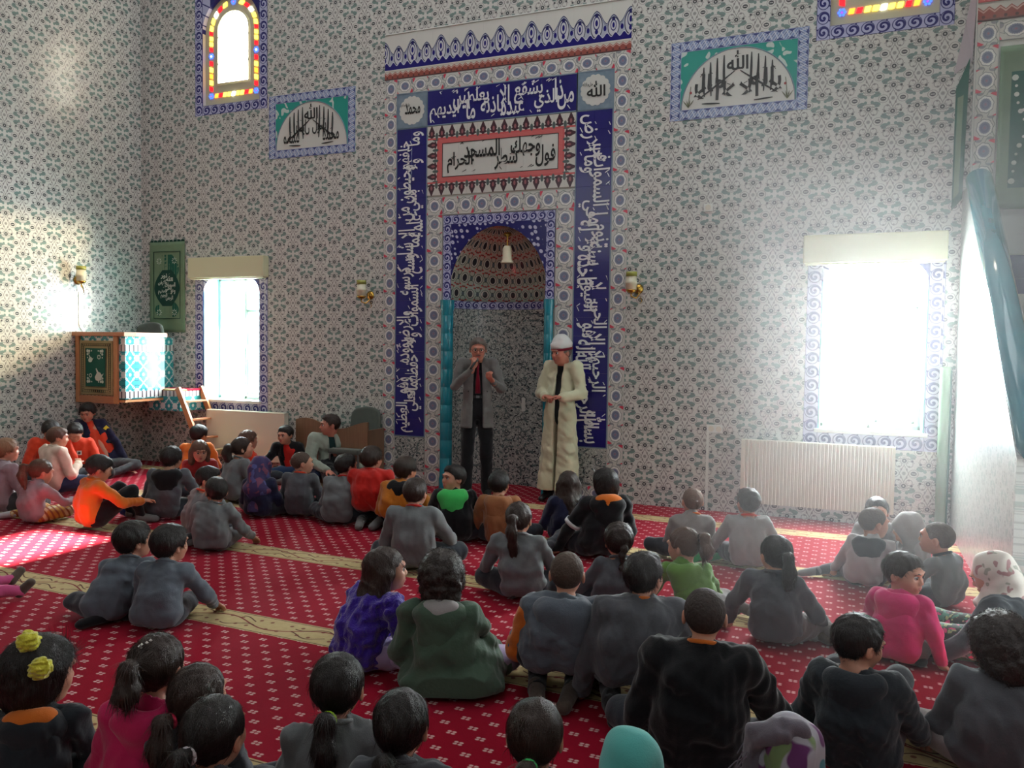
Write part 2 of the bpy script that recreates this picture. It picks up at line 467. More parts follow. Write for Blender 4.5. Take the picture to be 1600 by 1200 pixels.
M_ROSE = material('rose_red_rim_tile', (196, 92, 92), 0.2, lambda c: mix(band(tri(sep(position())[2] * 60.0) - 0.25, 0.1, 0.1) * 0.4, c, lin(214, 150, 146)))
def fn_spandrel(c):
    x, y, z = sep(position())
    vz = comb(x + z * 0.25, z, 0.0)
    d = node('ShaderNodeTexVoronoi', {'Vector': vz, 'Scale': 16.0, 'Randomness': 0.45}, 0)
    col = mix(band(d - 0.12, 0.22, 0.06), lin(30, 28, 100), lin(190, 192, 216))
    col = mix(band(d, 0.10, 0.05), col, lin(70, 70, 140))
    return col
M_SPAN = material('blue_blossom_spandrel_tile', (60, 58, 130), 0.15, fn_spandrel)
def fn_dome(c):
    x, y, z = sep(coords('Object'))
    th = E.op('ARCTAN2', y, x) ; el = E.op('ARCTAN2', z, length(x, y))
    n = 1.6
    a = th * 3.1; b = el * 3.3
    a = a + b.floor() * 0.5
    ax = tri(a); bz = tri(b)
    col = mix(el / 1.5, lin(168, 184, 172), lin(190, 150, 134))
    col = mix(ell(ax, bz, 0.0, 0.5, 0.27, 0.30), col, lin(200, 196, 186))
    col = mix(ell(ax, bz, 0.0, 0.5, 0.17, 0.22), col, lin(46, 44, 50))
    col = mix(ell(ax, bz, 0.5, 0.5, 0.10, 0.16), col, lin(84, 98, 104))
    col = mix(ell(ax, bz, 0.5, 0.0, 0.14, 0.10).max(ell(ax, bz, 0.28, 0.10, 0.07, 0.05)), col, lin(186, 52, 52))
    col = mix(band(length(ax / 0.27, (bz - 0.5) / 0.30) - 1.0, 0.06, 0.06), col, lin(52, 70, 62))
    col = mix(band(length(ax - 0.5, bz - 0.2) - 0.18, 0.02, 0.03), col, lin(52, 70, 62))
    return col
M_DOME = material('painted_half_dome_tile', (150, 130, 120), 0.15, fn_dome)
def fn_lace(c):
    u, v = uvs()
    t = tri(v * 2.0 + u * 0.7)
    col = mix(band(t - 0.25, 0.16, 0.04), lin(128, 144, 186), lin(176, 186, 208))
    col = mix(band(t - 0.25, 0.035, 0.03), col, lin(66, 74, 128))
    col = mix(band(tri(v * 4.0 - u * 0.9) - 0.0, 0.10, 0.05) * ((u - 0.5).abs().lt(0.34)) * 0.8, col, lin(206, 210, 220))
    tr = ((u - 0.5).abs() + tri(v * 2.0) * 0.7).gt(0.56)
    col = mix(tr, col, lin(62, 72, 124))
    col = mix((u - 0.5).abs().gt(0.455), col, lin(150, 158, 196))
    return col
M_LACE = material('grey_blue_interlace_border_tile', (140, 150, 180), 0.2, fn_lace)
def fn_teal(c):
    p = position()
    wv = sep(noise(p, 7.0, 1.0, out=1))
    x, y, z = sep(p)
    n = node('ShaderNodeTexVoronoi', {'Vector': comb(x * 1.0 + (wv[0] - 0.5) * 0.25, z * 0.8 + (wv[1] - 0.5) * 0.25, 0.0), 'Scale': 11.0}, 0)
    return mix(band(n - 0.05, 0.24, 0.04), lin(40, 150, 136), lin(190, 206, 200))
M_TEAL = material('teal_leafy_glazed_tile', (60, 150, 140), 0.18, fn_teal)
M_GREYB = material('grey_blue_medallion_tile', (112, 132, 148), 0.2, lambda c: mix(noise(position(), 12.0, 2.0), lin(96, 118, 138), lin(140, 156, 168)))
# textiles and room goods
def fn_carpet(c):
    x, y, z = sep(position())
    yy = y + x * 0.030 + 0.10
    red = mix(noise(position(), 2.2, 2.0), lin(138, 2, 30), lin(160, 6, 42))
    red = mix(noise(position(), 60.0, 2.0) * 0.25, red, lin(96, 4, 26))
    def motif(px, py):
        ax = px.abs(); ay = py.abs()
        return ell(ax, ay, 0.0112, 0.0078, 0.0092, 0.0064, 0.5) * 0.9
    cx_ = ((x / 0.134).frac() - 0.5) * 0.134; cy_ = ((yy / 0.14).frac() - 0.5) * 0.14
    dx_ = ((x / 0.134 + 0.5).frac() - 0.5) * 0.134; dy_ = ((yy / 0.14 + 0.5).frac() - 0.5) * 0.14
    m = motif(cx_, cy_).max(motif(dx_, dy_))
    col = mix(m, red, lin(214, 176, 172))
    t = ((yy + 0.58 + 1.31 * 0.5) / 1.31).frac() - 0.5
    t = t * 1.31                                   # metres from the centre line of a cream band
    inb = t.abs().lt(0.118)
    cream = mix(noise(position(), 30.0, 2.0), lin(196, 176, 132), lin(172, 150, 106))
    vine = band(t - (x * 9.0).sin() * 0.055, 0.0055, 0.006)
    wob = noise(position(), 5.0, 1.0)
    v2 = band(t - (x * 22.0 + 1.0).sin() * 0.028 + 0.045, 0.0045, 0.005).max(band(t + (x * 22.0).sin() * 0.028 - 0.045, 0.0045, 0.005))
    v2 = v2 * (((x * 9.0).sin() * (x * 4.5 + wob * 4.0).sin()).gt(-0.25))
    lf = ell(tri(x * 4.6), t, 0.18, 0.05, 0.055, 0.012, 0.4).max(ell(tri(x * 4.6 + 0.5), t, 0.18, -0.05, 0.055, 0.012, 0.4))
    b = mix(vine, cream, lin(120, 26, 40)); b = mix(v2, b, lin(84, 44, 40)); b = mix(lf * 0.8, b, lin(110, 40, 42))
    b = mix(band(t.abs() - 0.106, 0.003, 0.004), b, lin(70, 44, 40))
    col = mix(inb, col, b)
    h = noise(position(), 240.0, 2.0)
    return col, h, 0.35, 0.004
M_CARPET = material('red_prayer_carpet_pile', (150, 10, 40), 0.92, fn_carpet, spec=0.1, sheen=0.03)
def cloth(name, rgb, rough=0.9, knit=260.0, bump=0.25, sheen=0.25, var=0.35, big=10.0):
    def fn(c):
        p = coords('Object')
        n = noise(p, big, 3.0); n2 = noise(p, knit, 2.0)
        d = (c[0] * 0.72, c[1] * 0.72, c[2] * 0.72, 1)
        col = mix(n * var * 2.0, c, d)
        return col, n2 * 0.4 + noise(p, big * 2.2, 3.0) * 1.6, bump, 0.012
    return material(name, rgb, rough, fn, spec=0.2, sheen=sheen)
def fn_skin(c):
    p = coords('Object')
    return mix(noise(p, 18.0, 2.0) * 0.5, c, (c[0] * 0.86, c[1] * 0.70, c[2] * 0.66, 1))
M_SKIN = material('fair_skin', (196, 142, 118), 0.5, fn_skin, sub=0.12)
M_SKIN2 = material('ruddy_skin', (190, 124, 104), 0.5, fn_skin, sub=0.12)
M_LIPS = material('lips', (168, 88, 84), 0.45)
M_EYEW = material('eye_white', (214, 208, 202), 0.2)
M_IRIS = material('dark_iris', (30, 20, 16), 0.1)
def hair_mat(name, rgb, rough=0.5, curly=False):
    def fn(c):
        x, y, z = sep(coords('Object'))
        v = comb(x * 1.0, y * 1.0, z * (0.12 if not curly else 1.0))
        n = noise(v, 260.0 if not curly else 90.0, 2.0)
        return mix(n, c, (c[0] * 2.0 + 0.004, c[1] * 1.9 + 0.003, c[2] * 1.8 + 0.003, 1)), n, 0.7, 0.006
    return material(name, rgb, rough, fn, spec=0.45, aniso=0.5)
H_BLACK = hair_mat('black_hair', (22, 18, 17)); H_DARK = hair_mat('dark_brown_hair', (40, 28, 23)); H_BROWN = hair_mat('brown_hair', (74, 50, 38))
H_CURL = hair_mat('dark_curly_hair', (34, 25, 22), 0.5, True)
H_BUZZ = hair_mat('close_cropped_hair', (62, 50, 43), 0.75, True); H_GREY = hair_mat('greying_hair', (92, 86, 82), 0.6); H_LIGHT = hair_mat('sunlit_light_brown_hair', (112, 82, 60))
def wood(name, a, b, scale=(1, 1, 8), rough=0.45):
    def fn(c):
        x, y, z = sep(coords('Object'))
        n = noise(comb(x * scale[0], y * scale[1], z * scale[2]), 7.0, 4.0, 0.6)
        return mix(n, lin(*a), lin(*b)), n, 0.1, 0.004
    return material(name, a, rough, fn)
M_PINE = wood('pine_wood', (196, 138, 92), (172, 110, 70), (8, 8, 1.0))
M_PINEH = wood('pine_wood_board', (188, 128, 92), (160, 100, 70), (1, 8, 8))
M_LAM = wood('striped_oak_laminate', (146, 112, 84), (104, 76, 54), (9, 1, 0.5), 0.3)
M_PVC = material('white_plastic', (218, 220, 214), 0.35)
M_RAD = material('cream_enamel', (212, 206, 190), 0.35)
M_BLIND = material('ivory_blind_cassette', (214, 212, 176), 0.5)
M_GOLD = material('gilt_brass', (190, 150, 70), 0.25, metal=1.0)
M_FROST = material('frosted_lamp_glass', (216, 206, 180), 0.25, spec=0.6)
M_GREYFAB = cloth('grey_green_chair_fabric', (92, 98, 92))
M_STEEL = material('grey_metal', (120, 120, 122), 0.35, metal=0.9)
M_BLACKPL = material('black_plastic', (18, 18, 20), 0.4)
M_RUG = cloth('green_velvet_rug', (20, 92, 74), sheen=0.15, bump=0.1)
M_RUGD = cloth('deep_green_rug_band', (12, 66, 54), sheen=0.15, bump=0.1)
M_RUGT = cloth('sage_rug_border', (120, 146, 116), sheen=0.1, bump=0.1)
M_RUGC = cloth('tan_rug_field', (166, 148, 108), sheen=0.1, bump=0.1)
M_RUGW = material('pale_rug_thread', (196, 206, 192), 0.9)
M_RUGK = material('dark_rug_line', (40, 50, 36), 0.9)
def fn_starw(c):
    x, y, z = sep(position())
    a = tri((x + y) / 0.2); b = tri(z / 0.2)
    d = length(a, b)
    col = mix(ell(a, b, 0.0, 0.0, 0.2, 0.2).max(band((a - b).abs() - 0.0, 0.05, 0.04)), lin(52, 146, 150), lin(206, 214, 212))
    col = mix(ell(a, b, 0.25, 0.25, 0.09, 0.09).max(ell(a, b, 0.5, 0.0, 0.10, 0.10)), col, lin(206, 214, 212))
    col = mix(band(d - 0.36, 0.02, 0.03), col, lin(30, 84, 120))
    zz = (z - 0.85).frac()
    bz = band(((z - 0.92) / 0.56).frac() - 0.06, 0.085, 0.01)
    col = mix(bz, col, mix(band(tri((x + y) * 8.0) - 0.25, 0.08, 0.08), lin(205, 202, 200), lin(64, 46, 60)))
    return col
M_KURSI = material('teal_star_tile', (60, 150, 150), 0.15, fn_starw)
GLARE = 0.034
# ================================================================= the room
XL, XR, YB, ZT = -8.77, 1.62, -11.5, 11.0
WT = 0.40
WINX = ((-7.71, -6.81), (-0.25, 0.65))
NX0, NX1, NZ = -4.245, -2.915, 3.06          # niche frame
def struct(o): o['kind'] = 'structure'; return o
M_PLAST = material('off_white_plaster', (190, 188, 180), 0.85)
M_SHADE = material('outer_wall_plaster', (150, 150, 146), 0.9)
def wall_boxes(name, axis, c0, c1, t0, t1, z0, z1, holes, mat):
    """wall slab with rectangular through openings; axis 'x' runs along x"""
    us = sorted({c0, c1} | {h[0] for h in holes} | {h[1] for h in holes})
    mb = MB()
    for a, b in zip(us[:-1], us[1:]):
        zs = [z0]
        hs = sorted([h for h in holes if h[0] <= a + 1e-6 and h[1] >= b - 1e-6], key=lambda h: h[2])
        z = z0
        for h in hs:
            if h[2] > z + 1e-6:
                mb.box(*( (a, b, t0, t1) if axis == 'x' else (t0, t1, a, b)), z, h[2])
            z = h[3]
        if z < z1: mb.box(*((a, b, t0, t1) if axis == 'x' else (t0, t1, a, b)), z, z1)
    return struct(mb.obj(name, mat))
SB, ST_ = 0.87, 2.45         # lower windows
UB, UT = 4.62, 5.97          # upper stained windows
holesF = [(x0, x1, SB, ST_) for x0, x1 in WINX] + [(x0, x1, UB, UT) for x0, x1 in WINX] + [(NX0 + 0.06, NX1 - 0.06, -0.1, 2.96)]
wall_boxes('wall_front', 'x', XL - WT, XR + WT, 0.0, WT, -0.1, ZT, holesF, M_PLAST)
wall_boxes('wall_left', 'y', YB, 0.0, XL - WT, XL, -0.1, ZT, [], M_PLAST)
holesR = [(-1.95, -1.48, 5.72, 6.38), (-4.0, -3.0, 5.0, 5.75), (-3.78, -3.02, 0.55, 0.97), (-2.6, -0.25, 7.9, 10.6)]
wall_boxes('wall_right', 'y', YB, 0.0, XR, XR + WT, -0.1, ZT, holesR, M_PLAST)
wall_boxes('wall_back', 'x', XL - WT, XR + WT, YB - WT, YB, -0.1, ZT, [], M_PLAST)
struct(MB().box(XL - WT, XR + WT, YB - WT, WT, ZT, ZT + 0.2).obj('ceiling', M_PLAST))
struct(MB().box(XL - WT, XR + WT, YB - WT, 1.3, -0.25, -0.012).obj('floor', M_SHADE))
tag(MB().box(XL + 0.005, XR - 0.005, YB + 0.01, 0.0, -0.012, 0.0).box(NX0 + 0.07, NX1 - 0.07, 0.0, 0.55, -0.012, 0.0).obj('carpet', M_CARPET),
    'red wall-to-wall prayer carpet with small pale motifs and cream vine bands', 'carpet')
# sloping outside roof edge seen from nowhere but shading the high side opening is left out

# ---- tiles --------------------------------------------------------------
TS = 0.2; GAP = 0.0003; TT = 0.008
def tile_mesh(w_, h_, t, name):
    """thin tile in x,z facing -y with bevelled front edge"""
    b = 0.0007
    vs = []
    for (iw, yy) in ((0.0, 0.0), (0.0, -t + b), (b, -t)):
        for sx, sz in ((0, 0), (1, 0), (1, 1), (0, 1)):
            vs.append((iw if sx == 0 else w_ - iw, yy, iw if sz == 0 else h_ - iw))
    fs = []
    for r in (0, 4):
        for k in range(4):
            fs.append((r + k, r + (k + 1) % 4, r + 4 + (k + 1) % 4, r + 4 + k))
    fs.append((8, 9, 10, 11))
    me = bpy.data.meshes.new(name); me.from_pydata(vs, [], fs); me.update()
    planar_uv(me, 0, 2, 0, w_, 0, h_)
    return me
TILE = tile_mesh(TS - GAP, TS - GAP, TT, 'tile')
TILE_F = TILE.copy(); TILE_F.materials.append(M_WALLX)
TILE_L = TILE.copy(); TILE_L.materials.append(M_WALLY)
front = bpy.data.objects['wall_front']; leftw = bpy.data.objects['wall_left']
VAL = [(-7.86, -6.66), (-0.42, 0.78)]
PLAQ = [(-6.66, -5.415, 3.86, 4.62), (-1.72, -0.43, 3.87, 4.635)]
blocked = [(-5.0 - 0.02, -2.13 - 0.0, -1, 5.02)] + [(x0 - 0.13, x1 + 0.13, SB - 0.16, 2.66) for x0, x1 in WINX] + [(x0 - 0.12, x1 + 0.12, UB - 0.13, 6.2) for x0, x1 in WINX] + PLAQ
def free(x, z, s=TS):
    for a, b, c, d in blocked:
        if x < b - 1e-4 and x + s > a + 1e-4 and z < d - 1e-4 and z + s > c + 1e-4: return False
    return True
def clip_rects(x0, x1, z0, z1):
    """cut the tile rectangle by the blocked rectangles, return the pieces left"""
    rects = [(x0, x1, z0, z1)]
    for a, b, c, d in blocked:
        new = []
        for (p, q, r, s) in rects:
            if p >= b or q <= a or r >= d or s <= c: new.append((p, q, r, s)); continue
            if p < a: new.append((p, a, r, s))
            if q > b: new.append((b, q, r, s))
            m0, m1 = max(p, a), min(q, b)
            if r < c: new.append((m0, m1, r, c))
            if s > d: new.append((m0, m1, d, s))
        rects = [r_ for r_ in new if r_[1] - r_[0] > 0.004 and r_[3] - r_[2] > 0.004]
    return rects
full = []; rest = []
x = XR
ix = 0
nx = int((XR - XL) / TS) + 1
for i in range(nx):
    xa = XR - (i + 1) * TS
    for j in range(33):
        za = j * TS
        if xa < XL: 
            for r_ in clip_rects(XL, xa + TS, za, za + TS): rest.append(r_)
        elif free(xa, za): full.append((xa, za))
        else:
            for r_ in clip_rects(xa, xa + TS, za, za + TS): rest.append(r_)
vis = lambda xa, za: (0 <= (lambda p: p[0])(px_of((xa, 0, za)))) 
def px_of(p):
    c = RWC.transposed() @ (Vector(p) - CAM)
    return (CX + FPX * c.x / c.z, CY + FPX * c.y / c.z)
def inframe(p):
    a, b = px_of(p); return -20 < a < 1620 and -20 < b < 1220
full.sort(key=lambda t: (0 if inframe((t[0] + .1, 0, t[1] + .1)) else 1, (t[0] + .1 - CAM.x) ** 2 + (t[1] + .1 - CAM.z) ** 2))
for xa, za in full[:300]:
    o = bpy.data.objects.new('tile', TILE_F); COL.objects.link(o); o.parent = front; o.location = (xa, 0, za)
def stuff_tiles(name, rects, mat, parent, side=False):
    vs = []; fs = []
    b = 0.0007
    for (x0, x1, z0, z1) in rects:
        n = len(vs); x1 -= GAP; z1 -= GAP
        for iw, yy in ((0, 0), (0, -TT + b), (b, -TT)):
            for (xx, zz) in ((x0 + iw, z0 + iw), (x1 - iw, z0 + iw), (x1 - iw, z1 - iw), (x0 + iw, z1 - iw)):
                vs.append((xx, yy, zz) if not side else (XL - yy, xx, zz))
        for r in (0, 4):
            for k in range(4):
                fs.append((n + r + k, n + r + (k + 1) % 4, n + r + 4 + (k + 1) % 4, n + r + 4 + k))
        fs.append((n + 8, n + 9, n + 10, n + 11))
    if side: fs = [tuple(reversed(f)) for f in fs]
    me = bpy.data.meshes.new(name); me.from_pydata(vs, [], fs); me.update()
    o = link(name, me, mat, parent); o['kind'] = 'stuff'; return o
stuff_tiles('tile_field', [(a, a + TS, b, b + TS) for a, b in full[300:]] + rest, M_WALLX, front)
lt = [(-(i + 1) * TS, j * TS) for i in range(57) for j in range(33)]
lt.sort(key=lambda t: (0 if inframe((XL, t[0] + .1, t[1] + .1)) else 1, (t[0] - CAM.y) ** 2 + (t[1] - CAM.z) ** 2))
nl = sum(1 for t in lt if inframe((XL, t[0] + .1, t[1] + .1)))
keep = lt[:min(nl, 300)]
for ya, za in keep:
    o = bpy.data.objects.new('tile', TILE_L); COL.objects.link(o); o.parent = leftw
    o.location = (XL, ya, za); o.rotation_euler = (0, 0, PI / 2)
stuff_tiles('tile_field', [(a, a + TS, b, b + TS) for a, b in lt[len(keep):]], M_WALLY, leftw, side=True)

# ---- border strips made of single tiles ----------------------------------
_strip = {}
def strip(parent, kind, mat, x0, z0, length_, width, vertical, n=None, name='border_tile', flip=False, y=0.0, thick=0.010, root=None, alt=True, size=0.2):
    """row of border tiles; u across the strip, v along it"""
    n = n or max(1, round(length_ / size)); L = length_ / n
    key = (kind, round(width, 4), round(L, 4))
    if key not in _strip:
        me = tile_mesh(width - GAP, L - GAP, thick, name); me.materials.append(mat); _strip[key] = me
    me = _strip[key]
    for k in range(n):
        o = bpy.data.objects.new(name, me); COL.objects.link(o); o.parent = parent
        odd = alt and (k % 2 == 1)
        if vertical:
            if (odd != flip): o.location = (x0 + width, y, z0 + (k + 1) * L); o.rotation_euler = (0, PI, 0)
            else: o.location = (x0, y, z0 + k * L)
        else:   # v runs along x
            if (odd != flip): o.location = (x0 + (k + 1) * L, y, z0); o.rotation_euler = (0, -PI / 2, 0); 
            else: o.location = (x0 + k * L, y, z0 + width); o.rotation_euler = (0, PI / 2, 0)

# ---- windows -------------------------------------------------------------
def arch_pts(x0, x1, z0, z1, r, n=10):
    pts = [(x0, z0), (x1, z0)]
    for k in range(n + 1):
        a = PI / 2 * k / n; pts.append((x1 - r + r * math.cos(a), z1 - r + r * math.sin(a)))
    for k in range(n + 1):
        a = PI / 2 + PI / 2 * k / n; pts.append((x0 + r + r * math.cos(a), z1 - r + r * math.sin(a)))
    return pts
def arch_filler(mb, x0, x1, z1, r, y0, y1, top, n=10, ztop=None):
    """solid between an arched opening and the rectangle round it"""
    for s in (0, 1):
        pts = []
        for k in range(n + 1):
            a = PI / 2 * k / n
            pts.append((x1 - r + r * math.cos(a), z1 - r + r * math.sin(a)))
        pts.append((x1, top)) if False else None
        P = pts + [(x1 - r, top), (x1, top)] if top > z1 else pts + [(x1, z1)]
        if s: P = [(x0 + x1 - a, b) for a, b in P][::-1]
        mb.prism(P, y0, y1)
M_GLASS = bpy.data.materials.new('window_glass'); M_GLASS.use_nodes = True
nt = M_GLASS.node_tree; nt.nodes.clear()
_o = nt.nodes.new('ShaderNodeOutputMaterial'); _m = nt.nodes.new('ShaderNodeMixShader'); _t = nt.nodes.new('ShaderNodeBsdfTransparent'); _g = nt.nodes.new('ShaderNodeBsdfGlossy')
_g.inputs['Roughness'].default_value = 0.02; _t.inputs[0].default_value = (0.95, 0.98, 0.97, 1); _m.inputs[0].default_value = 0.06
nt.links.new(_t.outputs[0], _m.inputs[1]); nt.links.new(_g.outputs[0], _m.inputs[2]); nt.links.new(_m.outputs[0], _o.inputs[0])
M_REVEAL = material('turquoise_painted_reveal', (110, 190, 176), 0.4)
def lower_window(n, x0, x1):
    w_ = empty('window_%d' % n, (0, 0, 0), kind='structure')
    # tiled surround with an arched opening
    bw = 0.13
    strip(w_, 'scr', M_SCROLL, x0 - bw, SB - 0.16, 2.62 - SB + 0.16, bw, True, size=0.13, alt=False, name='scroll_tile')
    strip(w_, 'scr', M_SCROLL, x1, SB - 0.16, 2.62 - SB + 0.16, bw, True, size=0.13, alt=False, name='scroll_tile', flip=False)
    strip(w_, 'scr', M_SCROLL, x0, SB - 0.16, x1 - x0, bw, False, size=0.13, alt=False, name='scroll_tile')
    strip(w_, 'scr', M_SCROLL, x0, 2.49, x1 - x0, bw, False, size=0.13, alt=False, name='scroll_tile')
    mb = MB(); arch_filler(mb, x0, x1, ST_, 0.24, -0.008, 0.10, ST_ + 0.05)
    o = mb.obj('arch_corner', M_SCROLL, w_); planar_uv(o.data, 0, 2, x0, x0 + .13, SB, SB + .13)
    # reveals
    rv = MB(); t = 0.012
    rv.box(x0, x0 + t, 0.0, WT, SB, ST_).box(x1 - t, x1, 0.0, WT, SB, ST_)
    rv.obj('window_reveal', M_REVEAL, w_)
    MB().box(x0 - 0.03, x1 + 0.03, -0.045, WT, SB - 0.03, SB + 0.005, 0.006).obj('window_sill', M_PVC, w_)
    # frame
    y0, y1 = 0.27, 0.33
    f = MB(); fw = 0.045
    f.box(x0, x1, y0, y1, SB, SB + fw, 0.008).box(x0, x1, y0, y1, ST_ - fw, ST_, 0.008)
    f.box(x0, x0 + fw, y0, y1, SB, ST_, 0.008).box(x1 - fw, x1, y0, y1, SB, ST_, 0.008)
    xm = (x0 + x1) / 2
    f.box(xm - 0.022, xm + 0.022, y0, y1, SB, ST_, 0.006)
    f.obj('window_frame', M_PVC, w_)
    # sash that tilts open on the right side
    s = MB(); sx0, sx1 = xm + 0.045, x1 - 0.06
    for a, b, c, d in ((sx0, sx1, SB + 0.06, SB + 0.095), (sx0, sx1, 2.0, 2.035), (sx0, sx0 + 0.03, SB + 0.06, 2.035), (sx1 - 0.035, sx1, SB + 0.06, 2.035)):
        s.box(a, b, 0.235, 0.29, c, d, 0.006)
    sash = s.obj('sash', M_PVC, w_)
    MB().box(sx0 + 0.01, sx0 + 0.03, 0.19, 0.235, 1.40, 1.54, 0.005).obj('window_handle', M_PVC, sash)
    for a, b, c, d in ((x0 + fw, xm - 0.022, SB + fw, ST_ - fw), (xm + 0.022, x1 - fw, SB + fw, ST_ - fw)):
        MB().box(a, b, 0.298, 0.302, c, d).obj('pane', M_GLASS, w_)
    return w_
lower_window(1, *WINX[0]); lower_window(2, *WINX[1])
# stained glass
def stained(name, rgb, e):
    m = bpy.data.materials.new(name); m.use_nodes = True; nt = m.node_tree; nt.nodes.clear()
    out = nt.nodes.new('ShaderNodeOutputMaterial'); t = nt.nodes.new('ShaderNodeBsdfTranslucent'); g = nt.nodes.new('ShaderNodeBsdfGlossy'); mx = nt.nodes.new('ShaderNodeMixShader'); em = nt.nodes.new('ShaderNodeEmission'); ad = nt.nodes.new('ShaderNodeAddShader')
    c = lin(*rgb); t.inputs[0].default_value = c; em.inputs[0].default_value = c; em.inputs[1].default_value = e  # emission stands in for daylight passing through the panes
    g.inputs['Roughness'].default_value = 0.1; mx.inputs[0].default_value = 0.05
    nt.links.new(t.outputs[0], mx.inputs[1]); nt.links.new(g.outputs[0], mx.inputs[2]); nt.links.new(mx.outputs[0], ad.inputs[0]); nt.links.new(em.outputs[0], ad.inputs[1]); nt.links.new(ad.outputs[0], out.inputs[0])
    return m
SG = {'y': stained('yellow_stained_glass', (255, 226, 90), 1.7), 'r': stained('red_stained_glass', (226, 30, 40), 1.3), 'b': stained('blue_stained_glass', (70, 110, 255), 1.4),
      'w': stained('frosted_white_glass', (255, 252, 244), 3.0), 'o': stained('orange_stained_glass', (255, 150, 50), 1.6), 'v': stained('violet_stained_glass', (150, 90, 200), 0.9)}
M_STUCCO = material('cream_gypsum_tracery', (188, 186, 160), 0.8)
def disc_pts(cx_, cz, r, n=8, a0=0.0): return [(cx_ + r * math.cos(a0 + 2 * PI * k / n), cz + r * math.sin(a0 + 2 * PI * k / n)) for k in range(n)]
def stained_window(n, x0, x1):
    w_ = empty('window_%d' % n, (0, 0, 0), kind='structure')
    bw = 0.12; xm = (x0 + x1) / 2; W = x1 - x0
    strip(w_, 'scb', M_SCROLLB, x0 - bw, UB - 0.13, 1.6, bw, True, size=0.13, alt=False, name='scroll_tile')
    strip(w_, 'scb', M_SCROLLB, x1, UB - 0.13, 1.6, bw, True, size=0.13, alt=False, name='scroll_tile')
    strip(w_, 'scb', M_SCROLLB, x0, UB - 0.13, W, bw, False, size=0.13, alt=False, name='scroll_tile')
    r = W / 2 - 0.001
    mb = MB(); arch_filler(mb, x0, x1, UT, r, -0.008, 0.12, UT + 0.2, 14)
    o = mb.obj('arch_corner', M_SCROLLB, w_); planar_uv(o.data, 0, 2, x0, x0 + .13, UB, UB + .13)
    # gypsum plate
    MB().prism(arch_pts(x0, x1, UB, UT, r, 16), 0.05, 0.085).obj('gypsum_plate', M_STUCCO, w_)
    # tracery rim
    ip = arch_pts(x0 + 0.20, x1 - 0.20, UB + 0.26, UT - 0.20, W / 2 - 0.201, 14)
    MB().prism(ip, 0.040, 0.050).obj('pane', SG['w'], w_)
    loop = [(a, 0.038, b) for a, b in ip]; loop.append(loop[0])
    MB().tube(loop, 0.010, 6).obj('tracery_rim', M_STUCCO, w_)
    z0i, z1i = UB + 0.26, UT - 0.20
    tr = MB()
    for sx in (-1, 1):
        hw = W / 2 - 0.20
        tr.tube([(xm, 0.036, z0i + 0.02), (xm + sx * 0.06, 0.036, z0i + 0.07), (xm + sx * hw * 0.8, 0.036, z0i + 0.2), (xm + sx * hw, 0.036, z0i + 0.27)], 0.006, 5)
        tr.tube([(xm, 0.036, z1i - 0.02), (xm + sx * 0.05, 0.036, z1i - 0.09), (xm + sx * 0.10, 0.036, z1i - 0.12), (xm + sx * hw * 0.75, 0.036, z1i - 0.26), (xm + sx * hw, 0.036, z1i - 0.33)], 0.006, 5)
    tr.obj('tracery', M_STUCCO, w_)
    rr = random.Random(n)
    sp = MB()
    for k in range(120):
        px_ = xm + rr.uniform(-1, 1) * (W / 2 - 0.26); pz = rr.uniform(z0i + 0.24, z1i - 0.24); a = rr.uniform(0, PI)
        dx, dz = math.cos(a) * 0.011, math.sin(a) * 0.011
        sp.tube([(px_ - dx, 0.037, pz - dz), (px_ + dz * .6, 0.037, pz - dx * .6), (px_ + dx, 0.037, pz + dz)], 0.0028, 4)
    o = sp.obj('leaf_tracery', M_GOLD, w_); o['kind'] = 'stuff'
    # coloured border lights
    def flower(cx_, cz, m, m2):
        for k in range(6):
            a = 2 * PI * k / 6
            MB().prism(disc_pts(cx_ + 0.026 * math.cos(a), cz + 0.026 * math.sin(a), 0.011, 7), 0.040, 0.050).obj('glass_petal', SG[m], w_)
        MB().prism(disc_pts(cx_, cz, 0.010, 7), 0.040, 0.050).obj('glass_centre', SG[m2], w_)
    def lozenge(cx_, cz, ang, m, L=0.034, Wd=0.024):
        ca, sa = math.cos(ang), math.sin(ang)
        P = [(-L, -Wd), (L * 0.6, -Wd), (L, Wd), (-L * 0.6, Wd)]
        MB().prism([(cx_ + a * ca - b * sa, cz + a * sa + b * ca) for a, b in P], 0.040, 0.050).obj('glass_light', SG[m], w_)
    bx = 0.095
    seq = 'ryyovyywr'
    def run(p, q, seq_):
        for k, c in enumerate(seq_):
            t = (k + 0.5) / len(seq_); cx_ = p[0] + (q[0] - p[0]) * t; cz = p[1] + (q[1] - p[1]) * t
            ang = math.atan2(q[1] - p[1], q[0] - p[0])
            lozenge(cx_, cz, ang, c, L=math.hypot(q[0] - p[0], q[1] - p[1]) / len(seq_) * 0.44)
    for sx in (x0 + bx, x1 - bx):
        flower(sx, UB + 0.12, 'b', 'v'); flower(sx, UB + 0.62, 'b', 'w')
        run((sx, UB + 0.17), (sx, UB + 0.57), 'ryoyr'); run((sx, UB + 0.67), (sx, UT - r + 0.04), 'ryyr')
    run((x0 + bx + 0.05, UB + 0.12), (x1 - bx - 0.05, UB + 0.12), 'oryywyyro')
    R2 = r - bx
    for k, c in enumerate('yywryb' + 'byrwyy'):
        a = PI - PI * (k + 0.7) / 12.4
        cx_, cz = xm + R2 * math.cos(a), UT - r + R2 * math.sin(a)
        if c == 'b': 
            if k == 5: flower(xm, UT - bx, 'b', 'v')
        else: lozenge(cx_, cz, a - PI / 2, c, L=0.04)
    return w_
stained_window(3, *WINX[0]); stained_window(4, *WINX[1])
